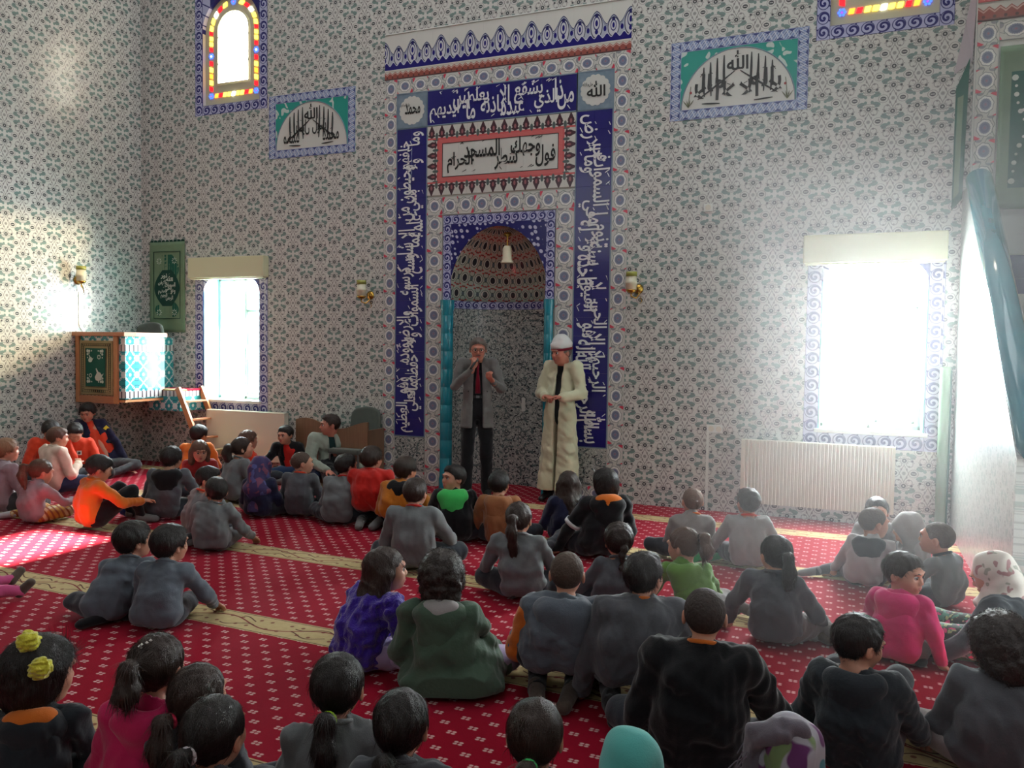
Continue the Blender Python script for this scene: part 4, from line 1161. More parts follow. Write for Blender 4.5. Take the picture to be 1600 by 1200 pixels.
# ================================================================= rugs
def rug(label, W, H, Mx, style, cat='prayer rug', fringe=True):
    """hanging velvet rug in its own x,z plane, facing -y, origin at the lower left"""
    r_ = empty('prayer_rug', (0, 0, 0), label, cat); r_.matrix_world = Mx
    n, m_ = 14, 24; vs = []; fs = []
    for j in range(m_ + 1):
        for i in range(n + 1):
            x_, z_ = W * i / n, H * j / m_
            vs.append((x_, -0.012 - 0.006 * math.sin(x_ / W * 9 + z_ * 2) * (1 - j / m_), z_))
    for j in range(m_):
        for i in range(n): b = j * (n + 1) + i; fs.append((b, b + 1, b + n + 2, b + n + 1))
    mb = MB().add(vs, fs); o = mb.obj('rug_field', M_RUGT if style != 'tan' else M_RUGC, r_, smooth=True)
    s_ = o.modifiers.new('t', 'SOLIDIFY'); s_.thickness = 0.006; s_.offset = 1
    def yy(x_, z_, e=0.008): return -0.012 - 0.006 * math.sin(x_ / W * 9 + z_ * 2) * (1 - z_ / H) - e
    def patch(name, x0, x1, z0, z1, mat, e=0.003, sh=None):
        k, l = 10, 14; vs = []; fs = []
        for b in range(l + 1):
            for a in range(k + 1):
                u, v = a / k, b / l
                x_, z_ = x0 + (x1 - x0) * u, z0 + (z1 - z0) * v
                if sh: x_, z_ = sh(u, v)
                vs.append((x_, yy(x_, z_, e), z_))
        for b in range(l):
            for a in range(k): c = b * (k + 1) + a; fs.append((c, c + 1, c + k + 2, c + k + 1))
        return MB().add(vs, fs).obj(name, mat, r_, smooth=True)
    if style == 'text':
        patch('end_band', 0, W, H * 0.94, H, M_RUGD); patch('end_band', 0, W, H * 0.04, H * 0.085, M_RUGD)
        patch('bottom_hem', 0, W, 0, H * 0.035, M_RUGC)
        patch('inner_field', W * 0.14, W * 0.86, H * 0.16, H * 0.88, M_RUGT, 0.004)
        cx_ = W / 2
        for z0, z1, f in ((0.58, 0.86, 1), (0.17, 0.36, -1)):
            for s in (-1, 1):
                patch('green_corner', 0, 0, 0, 0, M_RUG, 0.006, lambda u, v, s=s, z0=z0, z1=z1: (cx_ + s * W * (0.02 + 0.32 * (0.1 + 0.9 * math.sin(PI * (0.2 + 0.7 * v))) * u), H * (z0 + (z1 - z0) * v)))
        patch('green_medallion', 0, 0, 0, 0, M_RUGD, 0.008, lambda u, v: (cx_ + W * 0.36 * math.sin(PI * (0.12 + 0.76 * v)) * (2 * u - 1), H * (0.29 + 0.40 * v)))
        V, F, _g = calligraphy('الله لا اله الا هو الحي القيوم لا تاخذه سنة ولا نوم', W * 1.35, H * 0.30, 0.03, 0.6, 1.0)
        # three stacked rows shaped as an oval
        for row, (ph, wf) in enumerate((('الله نور', 0.36), ('السموات والارض', 0.50), ('وهو العلي العظيم', 0.50), ('الرحمن الرحيم', 0.36))):
            V, F, _g = calligraphy(ph, W * wf, H * 0.085, 0.03, 0.8, 1.3)
            zc = H * (0.565 - row * 0.072)
            Mt = Matrix.Translation((cx_ - W * wf / 2, 0, zc)) @ Matrix.Rotation(PI / 2, 4, 'X')
            vs = [tuple(Mt @ Vector((a, b, 0))) for a, b in V]; vs = [(a, yy(a, c, 0.012), c) for a, b, c in vs]
            me = bpy.data.meshes.new('woven_script'); me.from_pydata(vs, [], F); link('woven_script', me, M_RUGW, r_)
        fl = MB()
        for (fx, fz) in ((0.28, 0.79), (0.72, 0.79), (0.28, 0.22), (0.72, 0.22)):
            for k in range(8):
                a = 2 * PI * k / 8; x_, z_ = W * fx + 0.032 * math.cos(a), H * fz + 0.032 * math.sin(a)
                P = [(x_ + 0.014 * math.cos(a + b) * (1.2 if b in (0, PI) else 0.5), z_ + 0.014 * math.sin(a + b) * (1.2 if b in (0, PI) else 0.5)) for b in (0, PI / 2, PI, 3 * PI / 2)]
                fl.add([(p, yy(p, q, 0.012), q) for p, q in P], [(0, 1, 2, 3)])
        fl.obj('white_flowers', M_RUGW, r_)
        ed = MB(); frame(ed, W * 0.12, W * 0.88, H * 0.15, H * 0.895, 0.006, -0.026); ed.obj('border_line', M_RUGD, r_)
        sc_ = MB()
        for k in range(9): sc_.lathe([(0, 0), (W / 20, 0), (W / 20, 0.004), (0, 0.004)], 10, Mx=Matrix.Translation((W * (k + .5) / 9, -0.010, H)) @ Matrix.Rotation(PI / 2, 4, 'X'))
        sc_.obj('scalloped_top', M_RUGD, r_)
    elif style == 'tan':
        for k in range(3):
            a = 0.06 + 0.06 * k; ed = MB(); frame(ed, W * a, W * (1 - a), H * a * 0.8, H * (1 - a * 0.8), 0.004, -0.024); ed.obj('dark_line', M_RUGK, r_)
        tk = MB()
        for k in range(26):
            z_ = H * (0.08 + 0.84 * k / 25)
            for xx in (0.07, 0.88): tk.box(W * xx, W * (xx + 0.05), -0.024, -0.012, z_, z_ + 0.003)
        for k in range(14):
            x_ = W * (0.1 + 0.8 * k / 13)
            for zz in (0.06, 0.90): tk.box(x_, x_ + 0.003, -0.024, -0.012, H * zz, H * (zz + 0.035))
        o = tk.obj('woven_ticks', M_RUGK, r_); o['kind'] = 'stuff'
        patch('green_field', W * 0.20, W * 0.80, H * 0.16, H * 0.86, M_RUG, 0.013)
        fl = MB()
        for (fx, fz, sx, sz) in ((0.24, 0.84, 1, -1), (0.76, 0.84, -1, -1), (0.24, 0.22, 1, 1), (0.76, 0.22, -1, 1)):
            for (a, b, r) in ((0.02, 0.02, 0.02), (0.05, 0.02, 0.015), (0.02, 0.06, 0.015), (0.02, 0.10, 0.009), (0.085, 0.018, 0.01), (0.045, 0.045, 0.010)):
                P = disc_pts(W * fx + sx * a, H * fz + sz * b, r, 9); fl.add([(p, -0.036, q) for p, q in P], [tuple(range(9))])
        for (fx, fz, r) in ((0.62, 0.70, 0.022), (0.36, 0.36, 0.020)):
            for k in range(8):
                an = 2 * PI * k / 8; P = disc_pts(W * fx + r * math.cos(an), H * fz + r * math.sin(an), r * 0.36, 7); fl.add([(p, -0.036, q) for p, q in P], [tuple(range(7))])
        for (fx, fz, s) in ((0.60, 0.36, 1.0), (0.36, 0.66, 0.6)):
            P = [(W * fx + s * a, H * fz + s * b) for a, b in ((-0.06, -0.02), (-0.045, -0.055), (0.0, -0.065), (0.04, -0.05), (0.06, -0.01), (0.09, 0.03), (0.05, 0.012), (0.035, 0.035), (0.0, 0.045), (-0.03, 0.09), (-0.045, 0.085), (-0.025, 0.035))]
            fl.add([(p, -0.036, q) for p, q in P], [tuple(range(len(P)))])
        fl.obj('white_motifs', M_RUGW, r_)
    elif style == 'teal':
        patch('outer_border', 0, W, 0, H, M_RUGD, 0.002)
        patch('sage_border', W * 0.07, W * 0.93, H * 0.06, H * 0.92, M_RUGT, 0.005)
        patch('teal_field', W * 0.17, W * 0.83, H * 0.13, H * 0.84, M_RUG, 0.008)
        fl = MB()
        for s in (-1, 1):
            for k in range(11):
                a = -1 + 2 * k / 10
                x_ = W * 0.5 + s * W * (0.26 - 0.10 * (1 - abs(a)) ** 2 * 2.0); z_ = H * (0.49 + 0.26 * a); r = 0.012 + 0.008 * (k % 2)
                P = disc_pts(x_, z_, r, 9); fl.add([(p, -0.030, q) for p, q in P], [tuple(range(9))])
        for k in range(6):
            for s in (-1, 1):
                P = disc_pts(W * 0.5 + s * W * 0.05 * k * 0.6, H * (0.75 - 0.03 * k), 0.013, 8); fl.add([(p, -0.030, q) for p, q in P], [tuple(range(8))])
        for (fx, fz) in ((0.22, 0.80), (0.78, 0.80), (0.22, 0.17), (0.78, 0.17)):
            P = disc_pts(W * fx, H * fz, 0.026, 8); fl.add([(p, -0.030, q) for p, q in P], [tuple(range(8))])
        fl.obj('pale_garland', M_RUGW, r_)
    return r_
rug('green prayer rug with white oval script hanging left of the left window', 0.60, 1.18, Matrix.Translation((-8.60, -0.008, 1.73)), 'text')

# ================================================================= raised pulpit box (kursu) in the left corner
kx0, kx1, ky, kz0, kz1 = XL + 0.01, -7.95, -1.02, 0.90, 1.66
ku = empty('preaching_box', (XL + 0.4, -0.5, kz0), 'raised teal-tiled preaching box with wooden rim in the left corner', 'pulpit')
KU = lambda x, y, z: (x - (XL + 0.4), y + 0.5, z - kz0)
def kbox(name, mat, *b, bev=0.0):
    x0, x1, y0, y1, z0, z1 = b
    a = KU(x0, y0, z0); c = KU(x1, y1, z1)
    return MB().box(a[0], c[0], a[1], c[1], a[2], c[2], bev).obj(name, mat, ku)
kbox('tiled_front', M_KURSI, kx0, kx1, ky, ky + 0.04, kz0, kz1); kbox('tiled_side', M_KURSI, kx1 - 0.04, kx1, ky + 0.041, -0.42, kz0, kz1)
kbox('tiled_rear', M_KURSI, kx1 - 0.30, kx1 - 0.26, -0.42, -0.012, kz0, kz1)
kbox('box_floor', M_PINE, kx0, kx1, ky, -0.012, kz0 - 0.03, kz0 + 0.01)
kbox('rim_board', M_PINEH, kx0, kx1 + 0.05, ky - 0.06, ky + 0.10, kz1, kz1 + 0.05, bev=0.006)
kbox('rim_board', M_PINEH, kx1 - 0.10, kx1 + 0.05, ky + 0.10, -0.42, kz1, kz1 + 0.05, bev=0.006)
for a in (kx0 + 0.02, kx1 - 0.16): kbox('panel_stile', M_PINE, a, a + 0.06, ky - 0.03, ky, kz0 - 0.05, kz1, bev=0.004)
kbox('panel_rail', M_PINEH, kx0 + 0.08, kx1 - 0.16, ky - 0.03, ky, kz0 - 0.05, kz0 + 0.04, bev=0.004)
rug('small tan-bordered green prayer rug framed on the front of the preaching box', 0.545, 0.66, Matrix.Translation((kx0 + 0.085, ky - 0.0, kz0 + 0.045)), 'tan')
# office chair standing in the box
def chair(label, loc, rz, w_=0.42, h_=0.48, seat_z=0.42, grp=None):
    c = empty('conference_chair', loc, label, 'chair', grp, rz)
    bk = MB(); n, m_ = 10, 10; vs = []; fs = []
    for j in range(m_ + 1):
        for i in range(n + 1):
            u, v = i / n * 2 - 1, j / m_
            x_ = u * w_ / 2 * (1 - 0.25 * max(0, v - 0.75) ** 2 * 16 * abs(u)); z_ = seat_z + 0.05 + v * h_ - 0.05 * u * u * (v > 0.5)
            vs.append((x_, 0.20 - 0.05 * (1 - u * u) * -1 + 0.04 * v, z_))
    for j in range(m_):
        for i in range(n): b = j * (n + 1) + i; fs.append((b, b + 1, b + n + 2, b + n + 1))
    o = bk.add(vs, fs).obj('backrest', M_GREYFAB, c, smooth=True); s_ = o.modifiers.new('t', 'SOLIDIFY'); s_.thickness = 0.045
    b_ = o.modifiers.new('b', 'SUBSURF'); b_.levels = 1; b_.render_levels = 1
    MB().box(-w_ / 2, w_ / 2, -0.22, 0.20, seat_z - 0.06, seat_z, 0.02).obj('seat', M_GREYFAB, c)
    for sx in (-1, 1):
        for sy in (-0.19, 0.20): MB().tube([(sx * w_ * 0.46, sy, seat_z - 0.05), (sx * w_ * 0.5, sy * 1.1, 0.0)], 0.011, 8).obj('leg', M_STEEL, c)
    return c
chair('grey fabric chair standing inside the raised preaching box', (-8.30, -0.55, kz0 + 0.01), 0.1, seat_z=0.40, h_=0.50, grp='grey fabric chairs')
# landing and ladder
ld = empty('ladder_landing', (-8.0, -0.2, 0.88), 'small tiled landing with red carpet at the top of the wooden ladder', 'landing')
MB().box(-0.19, 0.32, -0.24, 0.19, -0.14, 0.11).obj('tiled_body', M_KURSI, ld); MB().box(-0.2, 0.33, -0.25, 0.19, 0.11, 0.13, 0.005).obj('red_carpet_top', M_CARPET, ld)
la = empty('wooden_ladder', (-7.62, -0.25, 0), 'short pine ladder leaning up to the raised preaching box', 'ladder')
A0, A1 = (-0.08, 1.03), (0.42, 0.0)
for yy in (-0.22, 0.16):
    dx, dz = A1[0] - A0[0], A1[1] - A0[1]; L = math.hypot(dx, dz); nx_, nz_ = -dz / L * 0.035, dx / L * 0.035
    MB().prism([(A0[0] - nx_, A0[1] - nz_), (A0[0] + nx_, A0[1] + nz_), (A1[0] + nx_, max(0, A1[1] + nz_)), (A1[0] - nx_, max(0, A1[1] - nz_))], yy, yy + 0.035).obj('rail', M_PINE, la)
for k in range(4):
    t = (k + 0.75) / 4.6; x_, z_ = A0[0] + (A1[0] - A0[0]) * t, A0[1] + (A1[1] - A0[1]) * t
    MB().box(x_ - 0.045, x_ + 0.045, -0.19, 0.165, z_ - 0.011, z_ + 0.011, 0.003).obj('rung', M_PINEH, la)
# small carved book rest beside the ladder (dark wood and cream)
# ================================================================= wavy wooden lectern desk and chair behind
lc = empty('wooden_lectern', (-5.45, -0.42, 0), 'low oak-laminate desk front with a wavy top edge left of the niche', 'desk')
xs_ = [i / 30 for i in range(31)]
top = [(-0.48 + 0.98 * t, 0.70 + 0.05 * math.sin(t * 2 * PI * 1.15 + 0.5) - 0.015 * t) for t in xs_]
P = [(-0.48, 0.0), (0.50, 0.0)] + top[::-1]
MB().prism(P, -0.012, 0.012).obj('front_panel', M_LAM, lc)
MB().box(-0.48, -0.456, 0.0, 0.34, 0, 0.68).obj('side_panel', M_LAM, lc); MB().box(0.476, 0.50, 0.0, 0.34, 0, 0.64).obj('side_panel', M_LAM, lc)
MB().box(-0.456, 0.0, 0.02, 0.20, 0.52, 0.545).obj('desk_shelf', M_LAM, lc)
chair('grey fabric chair behind the wavy oak desk', (-5.20, -0.335, 0), 0.0, w_=0.40, h_=0.40, seat_z=0.43, grp='grey fabric chairs')
# ================================================================= stair pulpit (minbar) on the right
mn = empty('stair_pulpit', (1.2, 0, 0), 'white glazed-tile stair pulpit with turquoise handrails at the right edge', 'pulpit')
MN = empty('masonry', (0, 0, 0)); MN.parent = mn; MN.location = (-1.2, 0, 0)
M_MIN = wall_mat_side = None
def fn_min(c):
    x, y, z = sep(position())
    return mix(0.55, floral(y / 0.4, z / 0.4, lin(120, 150, 144), lin(60, 66, 70), lin(120, 116, 116)), lin(214, 214, 210))
M_MIN = material('glazed_pulpit_tile', (210, 210, 206), 0.34, fn_min, spec=0.9, coat=1.0)
M_MIN.node_tree.nodes['Principled BSDF'].inputs['Coat Roughness'].default_value = 0.22
SX = 0.885
def side_poly(y0, z0, y1, z1, x0, x1, name='side_panel'):
    vs = []; 
    for x_ in (x0, x1):
        vs += [(x_, 0.0, 0.0), (x_, y1, 0.0), (x_, y1, z1), (x_, y0, z0), (x_, 0.0, z0)]
    fs = [(0, 4, 3, 2, 1), (5, 6, 7, 8, 9)] + [(k, (k + 1) % 5, (k + 1) % 5 + 5, k + 5) for k in range(5)]
    return MB().add(vs, fs).obj(name, M_MIN, MN)
RY0, RZ0, RY1, RZ1 = -0.30, 3.02, -2.95, 1.02
side_poly(RY0, RZ0, RY1, RZ1, SX, SX + 0.08); side_poly(RY0, RZ0, RY1, RZ1, 1.50, 1.58)
for k in range(11):
    y1_ = RY1 + k * 0.24; MB().box(SX + 0.08, 1.50, y1_, 0.0, k * 0.19, (k + 1) * 0.19, 0.004).obj('step', M_WTILE, MN)
for xx in (SX + 0.085, 1.50):
    MB().tube([(xx, RY1 - 0.02, RZ1 - 0.03), (xx, RY1 + 0.02, RZ1 + 0.06), (xx, -1.6, 1.02 + (1.35 / 2.65) * 2.0 + 0.05), (xx, RY0, RZ0 + 0.05)], [0.03, 0.085, 0.09, 0.10], 18).obj('handrail', M_TURQ, MN, smooth=True)
tw = MB().box(0.93, 1.60, -0.07, -0.012, 2.0, 5.6).obj('tower_back', M_WTILE, MN)
plain(MN, M_BLUE, 1.0, 1.58, 2.05, 2.45, 3, 2, 'cobalt_tile', y=-0.07); plain(MN, M_WTILE, 1.0, 1.58, 2.46, 2.80, 3, 2, 'white_tile', y=-0.07)
strip(MN, 'tulm', M_TULIP, 0.94, 2.85, 1.6, 0.17, True, name='rosette_tile', y=-0.07)
strip(MN, 'tulm', M_TULIP, 1.11, 4.28, 0.48, 0.17, False, name='rosette_tile', y=-0.07)
def uvbox(name, mat, x0, x1, z0, z1, per):
    me = tile_mesh(x1 - x0, z1 - z0, 0.012, name); me.uv_layers.remove(me.uv_layers[0]); planar_uv(me, 0, 2, 0, per, 0, z1 - z0)
    o = link(name, me, mat, MN); o.location = (x0, -0.07, z0)
uvbox('zigzag_tile', M_ZIG, 0.94, 1.59, 4.46, 4.60, 0.5); uvbox('rose_band', M_ROSE, 0.94, 1.59, 4.62, 4.68, 1.0); uvbox('palmette_tile', M_STAR, 0.94, 1.59, 4.69, 4.9, 0.16)
rug('teal-green prayer rug with pale garlands hanging high on the stair pulpit', 0.52, 1.38, Matrix.Translation((1.12, -0.085, 2.84)), 'teal')
nb = empty('narrow_green_rug', (0.80, -0.008, 2.86), 'narrow green rug edge hanging in the gap between right window and stair pulpit', 'prayer rug')
MB().prism([(0, 0), (0.08, 0.10), (0.10, 1.32), (0.0, 1.06)], -0.02, -0.006).obj('rug_field', M_RUG, nb); MB().prism([(0.01, 0.1), (0.05, 0.15), (0.06, 1.0), (0.015, 0.98)], -0.026, -0.02).obj('rug_border', M_RUGT, nb)
ws = MB(); ws.add([(0.78, -0.015, 4.05), (0.92, -0.02, 4.15), (0.93, -0.10, 4.9), (0.93, -0.10, 5.0), (0.86, -0.03, 4.5)], [(0, 1, 2, 4), (4, 2, 3)])
o = ws.obj('plastic_sheet', material('milky_plastic_sheet', (176, 166, 172), 0.3)); o.modifiers.new('t', 'SOLIDIFY').thickness = 0.004
tag(o, 'milky pleated plastic sheet pinned between the right upper window and pulpit', 'sheet')
rr_ = empty('rolled_rug', (0.80, -0.07, 0), 'rolled green and sage prayer rug standing in the corner by the right window', 'prayer rug')
MB().lathe([(0, 0), (0.042, 0.0), (0.045, 0.02), (0.045, 1.45), (0.04, 1.48), (0, 1.46)], 18).obj('rolled_pile', M_RUGT, rr_, smooth=True)
MB().tube([(0.042, -0.012, 0.0), (0.045, -0.012, 0.75), (0.042, -0.012, 1.45)], 0.012, 8).obj('green_edge', M_RUG, rr_)

bs = empty('book_stand', (-7.20, -0.42, 0), 'low dark wooden book stand with a cream lettered cover at the foot of the ladder', 'book stand')
MB().prism([(-0.16, 0.0), (-0.13, 0.0), (0.10, 0.20), (0.07, 0.20)], -0.10, 0.10).obj('crossed_leg', M_LAM, bs); MB().prism([(0.16, 0.0), (0.13, 0.0), (-0.10, 0.20), (-0.07, 0.20)], -0.09, 0.09).obj('crossed_leg', M_LAM, bs)
cv = MB().prism([(-0.15, 0.30), (0.0, 0.20), (0.15, 0.30), (0.15, 0.32), (0.0, 0.22), (-0.15, 0.32)], -0.11, 0.11).obj('cream_cover', M_BLIND, bs)
MB().box(-0.13, 0.13, -0.116, -0.111, 0.262, 0.266).obj('dark_line', M_BLACKINK, bs)
V, F, _g = calligraphy('الحمد لله رب العالمين', 0.24, 0.05, 0.02, 0.8, 1.3, jitter=False)
me = bpy.data.meshes.new('black_script'); me.from_pydata([(a - .12, -0.1135, b + .24) for a, b in V], [], F); link('black_script', me, M_BLACKINK, bs)
# ================================================================= people
class Field:
    def __init__(s, lo, hi, h):
        s.h = h; s.lo = np.array(lo, np.float32) - 2 * h
        s.n = np.ceil((np.array(hi, np.float32) + 2 * h - s.lo) / h).astype(int) + 1
        s.a = np.full(tuple(s.n), 0.08, np.float32)
    def sub(s, lo, hi, m):
        i0 = np.maximum(0, np.floor((np.array(lo) - m - s.lo) / s.h).astype(int)); i1 = np.minimum(s.n, np.ceil((np.array(hi) + m - s.lo) / s.h).astype(int) + 1)
        if (i1 <= i0).any(): return None
        g = [s.lo[k] + s.h * np.arange(i0[k], i1[k], dtype=np.float32) for k in range(3)]
        return (slice(i0[0], i1[0]), slice(i0[1], i1[1]), slice(i0[2], i1[2])), (g[0][:, None, None], g[1][None, :, None], g[2][None, None, :])
    def put(s, fn, lo, hi, k, op='u'):
        m = k + 3 * s.h if op == 'u' else k + s.h
        r = s.sub(lo, hi, m)
        if r is None: return s
        sl, g = r; d = fn(*g); a = s.a[sl]
        if op == 'u':
            if k > 0:
                t = np.clip(0.5 + 0.5 * (a - d) / k, 0, 1); s.a[sl] = a + (d - a) * t - k * t * (1 - t)
            else: s.a[sl] = np.minimum(a, d)
        elif op == 's':
            d = -d
            if k > 0:
                t = np.clip(0.5 + 0.5 * (d - a) / k, 0, 1); s.a[sl] = a + (d - a) * t + k * t * (1 - t)
            else: s.a[sl] = np.maximum(a, d)
        return s
    def cap(s, a, b, ra, rb=None, k=0.03, op='u'):
        rb = ra if rb is None else rb
        a = np.array(a, np.float32); b = np.array(b, np.float32); ba = b - a; L = float(ba @ ba) + 1e-9
        def fn(x, y, z):
            px, py, pz = x - a[0], y - a[1], z - a[2]
            t = np.clip((px * ba[0] + py * ba[1] + pz * ba[2]) / L, 0, 1)
            return np.sqrt((px - t * ba[0]) ** 2 + (py - t * ba[1]) ** 2 + (pz - t * ba[2]) ** 2) - (ra + (rb - ra) * t)
        R = max(ra, rb)
        return s.put(fn, np.minimum(a, b) - R, np.maximum(a, b) + R, k, op)
    def ell(s, c, r, R=None, k=0.02, op='u'):
        c = np.array(c, np.float32); r = np.array(r, np.float32)
        Rm = np.array(R, np.float32) if R is not None else np.eye(3, dtype=np.float32)     # columns: local axes
        def fn(x, y, z):
            px, py, pz = x - c[0], y - c[1], z - c[2]
            q = [(px * Rm[0, i] + py * Rm[1, i] + pz * Rm[2, i]) for i in range(3)]
            k0 = np.sqrt(sum((q[i] / r[i]) ** 2 for i in range(3))); k1 = np.sqrt(sum((q[i] / r[i] ** 2) ** 2 for i in range(3))) + 1e-6
            return k0 * (k0 - 1.0) / k1
        ext = np.sqrt(((Rm * r[None, :]) ** 2).sum(1))
        return s.put(fn, c - ext, c + ext, k, op)
    def grid(s):
        return [s.lo[k] + s.h * np.arange(s.n[k], dtype=np.float32).reshape([-1 if i == k else 1 for i in range(3)]) for k in range(3)]
    def folds(s, amp, freq, seed, stretch=(1, 1, 1)):
        rr = np.random.RandomState(seed); x, y, z = s.grid(); d = 0
        for i in range(4):
            v = rr.normal(size=3); v /= np.linalg.norm(v); v *= freq * rr.uniform(0.6, 1.6) * np.array(stretch); ph = rr.uniform(0, 6)
            v2 = rr.normal(size=3) * freq * 0.35
            d = d + np.sin(x * v[0] + y * v[1] + z * v[2] + ph + 1.5 * np.sin(x * v2[0] + y * v2[1] + z * v2[2]))
        s.a += (amp * 0.5 * d).astype(np.float32) * (s.a < 0.05)
        return s
    def cut(s, fn):
        s.a = np.maximum(s.a, fn(*s.grid()).astype(np.float32)); return s
    def mesh(s, name):
        G = vdb.FloatGrid(0.08); s.a[[0, -1], :, :] = 0.08; s.a[:, [0, -1], :] = 0.08; s.a[:, :, [0, -1]] = 0.08
        G.copyFromArray(s.a)
        p, t, q = G.convertToPolygons(isovalue=0.0, adaptivity=0.0)
        p = p * s.h + s.lo
        me = bpy.data.meshes.new(name)
        nv, nt_, nq = len(p), len(t), len(q)
        me.vertices.add(nv); me.vertices.foreach_set('co', p.astype(np.float32).ravel())
        loops = np.concatenate([t.ravel(), q.ravel()]).astype(np.int32) if nt_ + nq else np.zeros(0, np.int32)
        me.loops.add(len(loops)); me.loops.foreach_set('vertex_index', loops)
        me.polygons.add(nt_ + nq)
        st = np.concatenate([np.arange(nt_) * 3, nt_ * 3 + np.arange(nq) * 4]).astype(np.int32)
        me.polygons.foreach_set('loop_start', st)
        me.polygons.foreach_set('use_smooth', np.ones(nt_ + nq, bool))
        me.update(calc_edges=True)
        return me
def rotz(a): return Matrix.Rotation(a, 3, 'Z')
def head_frame(yaw, pitch, roll=0.0):
    """columns: right, forward, up of the head in the body frame; yaw>0 turns to the left, pitch>0 looks down"""
    R = Matrix.Rotation(yaw, 3, 'Z') @ Matrix.Rotation(-pitch, 3, 'X') @ Matrix.Rotation(roll, 3, 'Y')
    return R
LEGS = {
 'cross': dict(pel=0.105, hip=((-.075, .02, .10), (.075, .02, .10)), knee=((-.27, .17, .095), (.27, .17, .095)), ank=((.03, .27, .05), (-.06, .25, .05)), toe=((.15, .24, .035), (-.17, .22, .035))),
 'kneel': dict(pel=0.20, hip=((-.075, .03, .18), (.075, .03, .18)), knee=((-.10, .33, .065), (.10, .33, .065)), ank=((-.07, -.03, .045), (.07, -.03, .045)), toe=((-.05, -.16, .03), (.05, -.16, .03))),
 'side': dict(pel=0.105, hip=((-.075, .02, .10), (.075, .02, .10)), knee=((-.06, .33, .08), (.20, .26, .085)), ank=((.18, .20, .05), (.38, .05, .05)), toe=((.27, .13, .035), (.47, -.04, .035))),
 'up': dict(pel=0.105, hip=((-.075, .02, .10), (.075, .02, .10)), knee=((-.11, .28, .30), (.13, .28, .30)), ank=((-.10, .38, .06), (.11, .38, .06)), toe=((-.11, .50, .03), (.12, .50, .03))),
 'out': dict(pel=0.105, hip=((-.075, .02, .10), (.075, .02, .10)), knee=((-.15, .36, .10), (.13, .35, .12)), ank=((-.22, .68, .06), (.16, .66, .06)), toe=((-.25, .74, .11), (.18, .72, .12))),
}
ARMS = {  # elbow, wrist, hand direction: x is for the right side (mirrored for the left)
 'lap': ((.20, .05, -.20), (.09, .24, -.27), (-.4, .6, -.3)),
 'knee': ((.22, .10, -.18), (.23, .25, -.27), (0.1, .8, -.5)),
 'down': ((.20, -.01, -.20), (.21, .06, None), (0.2, .5, -.6)),
 'prop': ((.24, .06, -.18), (.30, .12, None), (0.5, .5, -.3)),
 'propback': ((.22, -.12, -.19), (.25, -.20, None), (0.5, -.4, -.3)),
 'face': ((.17, .17, -.17), (.05, .15, -.03), (-.2, .1, .9)),
 'chest': ((.20, .04, -.20), (.06, .19, -.12), (-.7, .3, .4)),
 'reach': ((.20, .16, -.15), (.14, .36, -.16), (-.2, .9, 0.0)),
}
def hand(F, w_, d, side, hs, vox, palm_n=(0, 0, -1), curl=0.5, k=0.006):
    """palm, four fingers and a thumb from the wrist w_ along d"""
    w_ = Vector(w_); d = Vector(d).normalized(); n = Vector(palm_n); n = (n - d * n.dot(d)).normalized(); s = d.cross(n) * side
    r = max(0.0078 * hs, vox * 0.95)
    pc = w_ + d * 0.035 * hs
    R = Matrix((s, d, n)).transposed()
    F.ell(pc, (0.034 * hs, 0.042 * hs, max(0.014 * hs, vox * 1.3)), R, k=k)
    F.cap(w_ - d * 0.03, w_ + d * 0.01, 0.024 * hs, 0.022 * hs, k=0.01)
    for i, (o, L) in enumerate(((-0.025, .060), (-0.0085, .070), (0.0085, .066), (0.025, .052))):
        b = w_ + d * 0.068 * hs + s * o * hs
        m_ = b + (d * math.cos(curl * .7) + n * math.sin(curl * .7)) * L * 0.5 * hs
        t = m_ + (d * math.cos(curl * 1.9) + n * math.sin(curl * 1.9)) * L * 0.5 * hs
        F.cap(b - d * 0.012, m_, r * 1.05, r, k=k * 0.5); F.cap(m_, t, r, r * 0.85, k=k * 0.4)
    b = w_ + d * 0.018 * hs - s * 0.028 * hs
    m_ = b + (d * 0.65 - s * 0.6 + n * 0.3).normalized() * 0.032 * hs; t = m_ + (d * 0.9 - s * 0.1 + n * 0.4).normalized() * 0.026 * hs
    F.cap(b, m_, r * 1.3, r * 1.1, k=k); F.cap(m_, t, r * 1.1, r * 0.9, k=k * 0.5)
def build_head(F, H, R, hs, adult=False, ears=True):
    P = lambda x, y, z: np.array(Vector(H) + R @ Vector((x, y, z)) * hs)
    e = lambda c, r, k=0.02, op='u': F.ell(P(*c), tuple(np.array(r) * hs), R, k, op)
    e((0, -.012, .022), (.073, .090, .082))
    e((0, .028, -.040), (.054, .056, .060), 0.03)
    e((0, .040, -.004), (.058, .048, .066), 0.03)
    e((0, .066, -.078 if adult else -.072), (.022, .018, .018), 0.02)          # chin
    for sx in (-1, 1):
        e((sx * .036, .062, -.022), (.020, .018, .022), 0.015)    # cheeks
        e((sx * .028, .092, .008), (.017, .013, .012), 0.010, 's')
        if ears:
            e((sx * .076, -.006, -.008), (.009, .019, .028), 0.006); e((sx * .084, .004, -.006), (.006, .010, .015), 0.004, 's')
    e((0, .086, .030), (.045, .012, .010), 0.016)                # brow
    F.cap(P(0, .084, .010), P(0, .100 if adult else .096, -.018), .008 * hs, .0125 * hs, 0.008)
    for sx in (-1, 1): e((sx * .010, .092, -.024), (.008, .010, .007), 0.006)
    e((0, .084, -.048), (.026, .010, .014), 0.010)
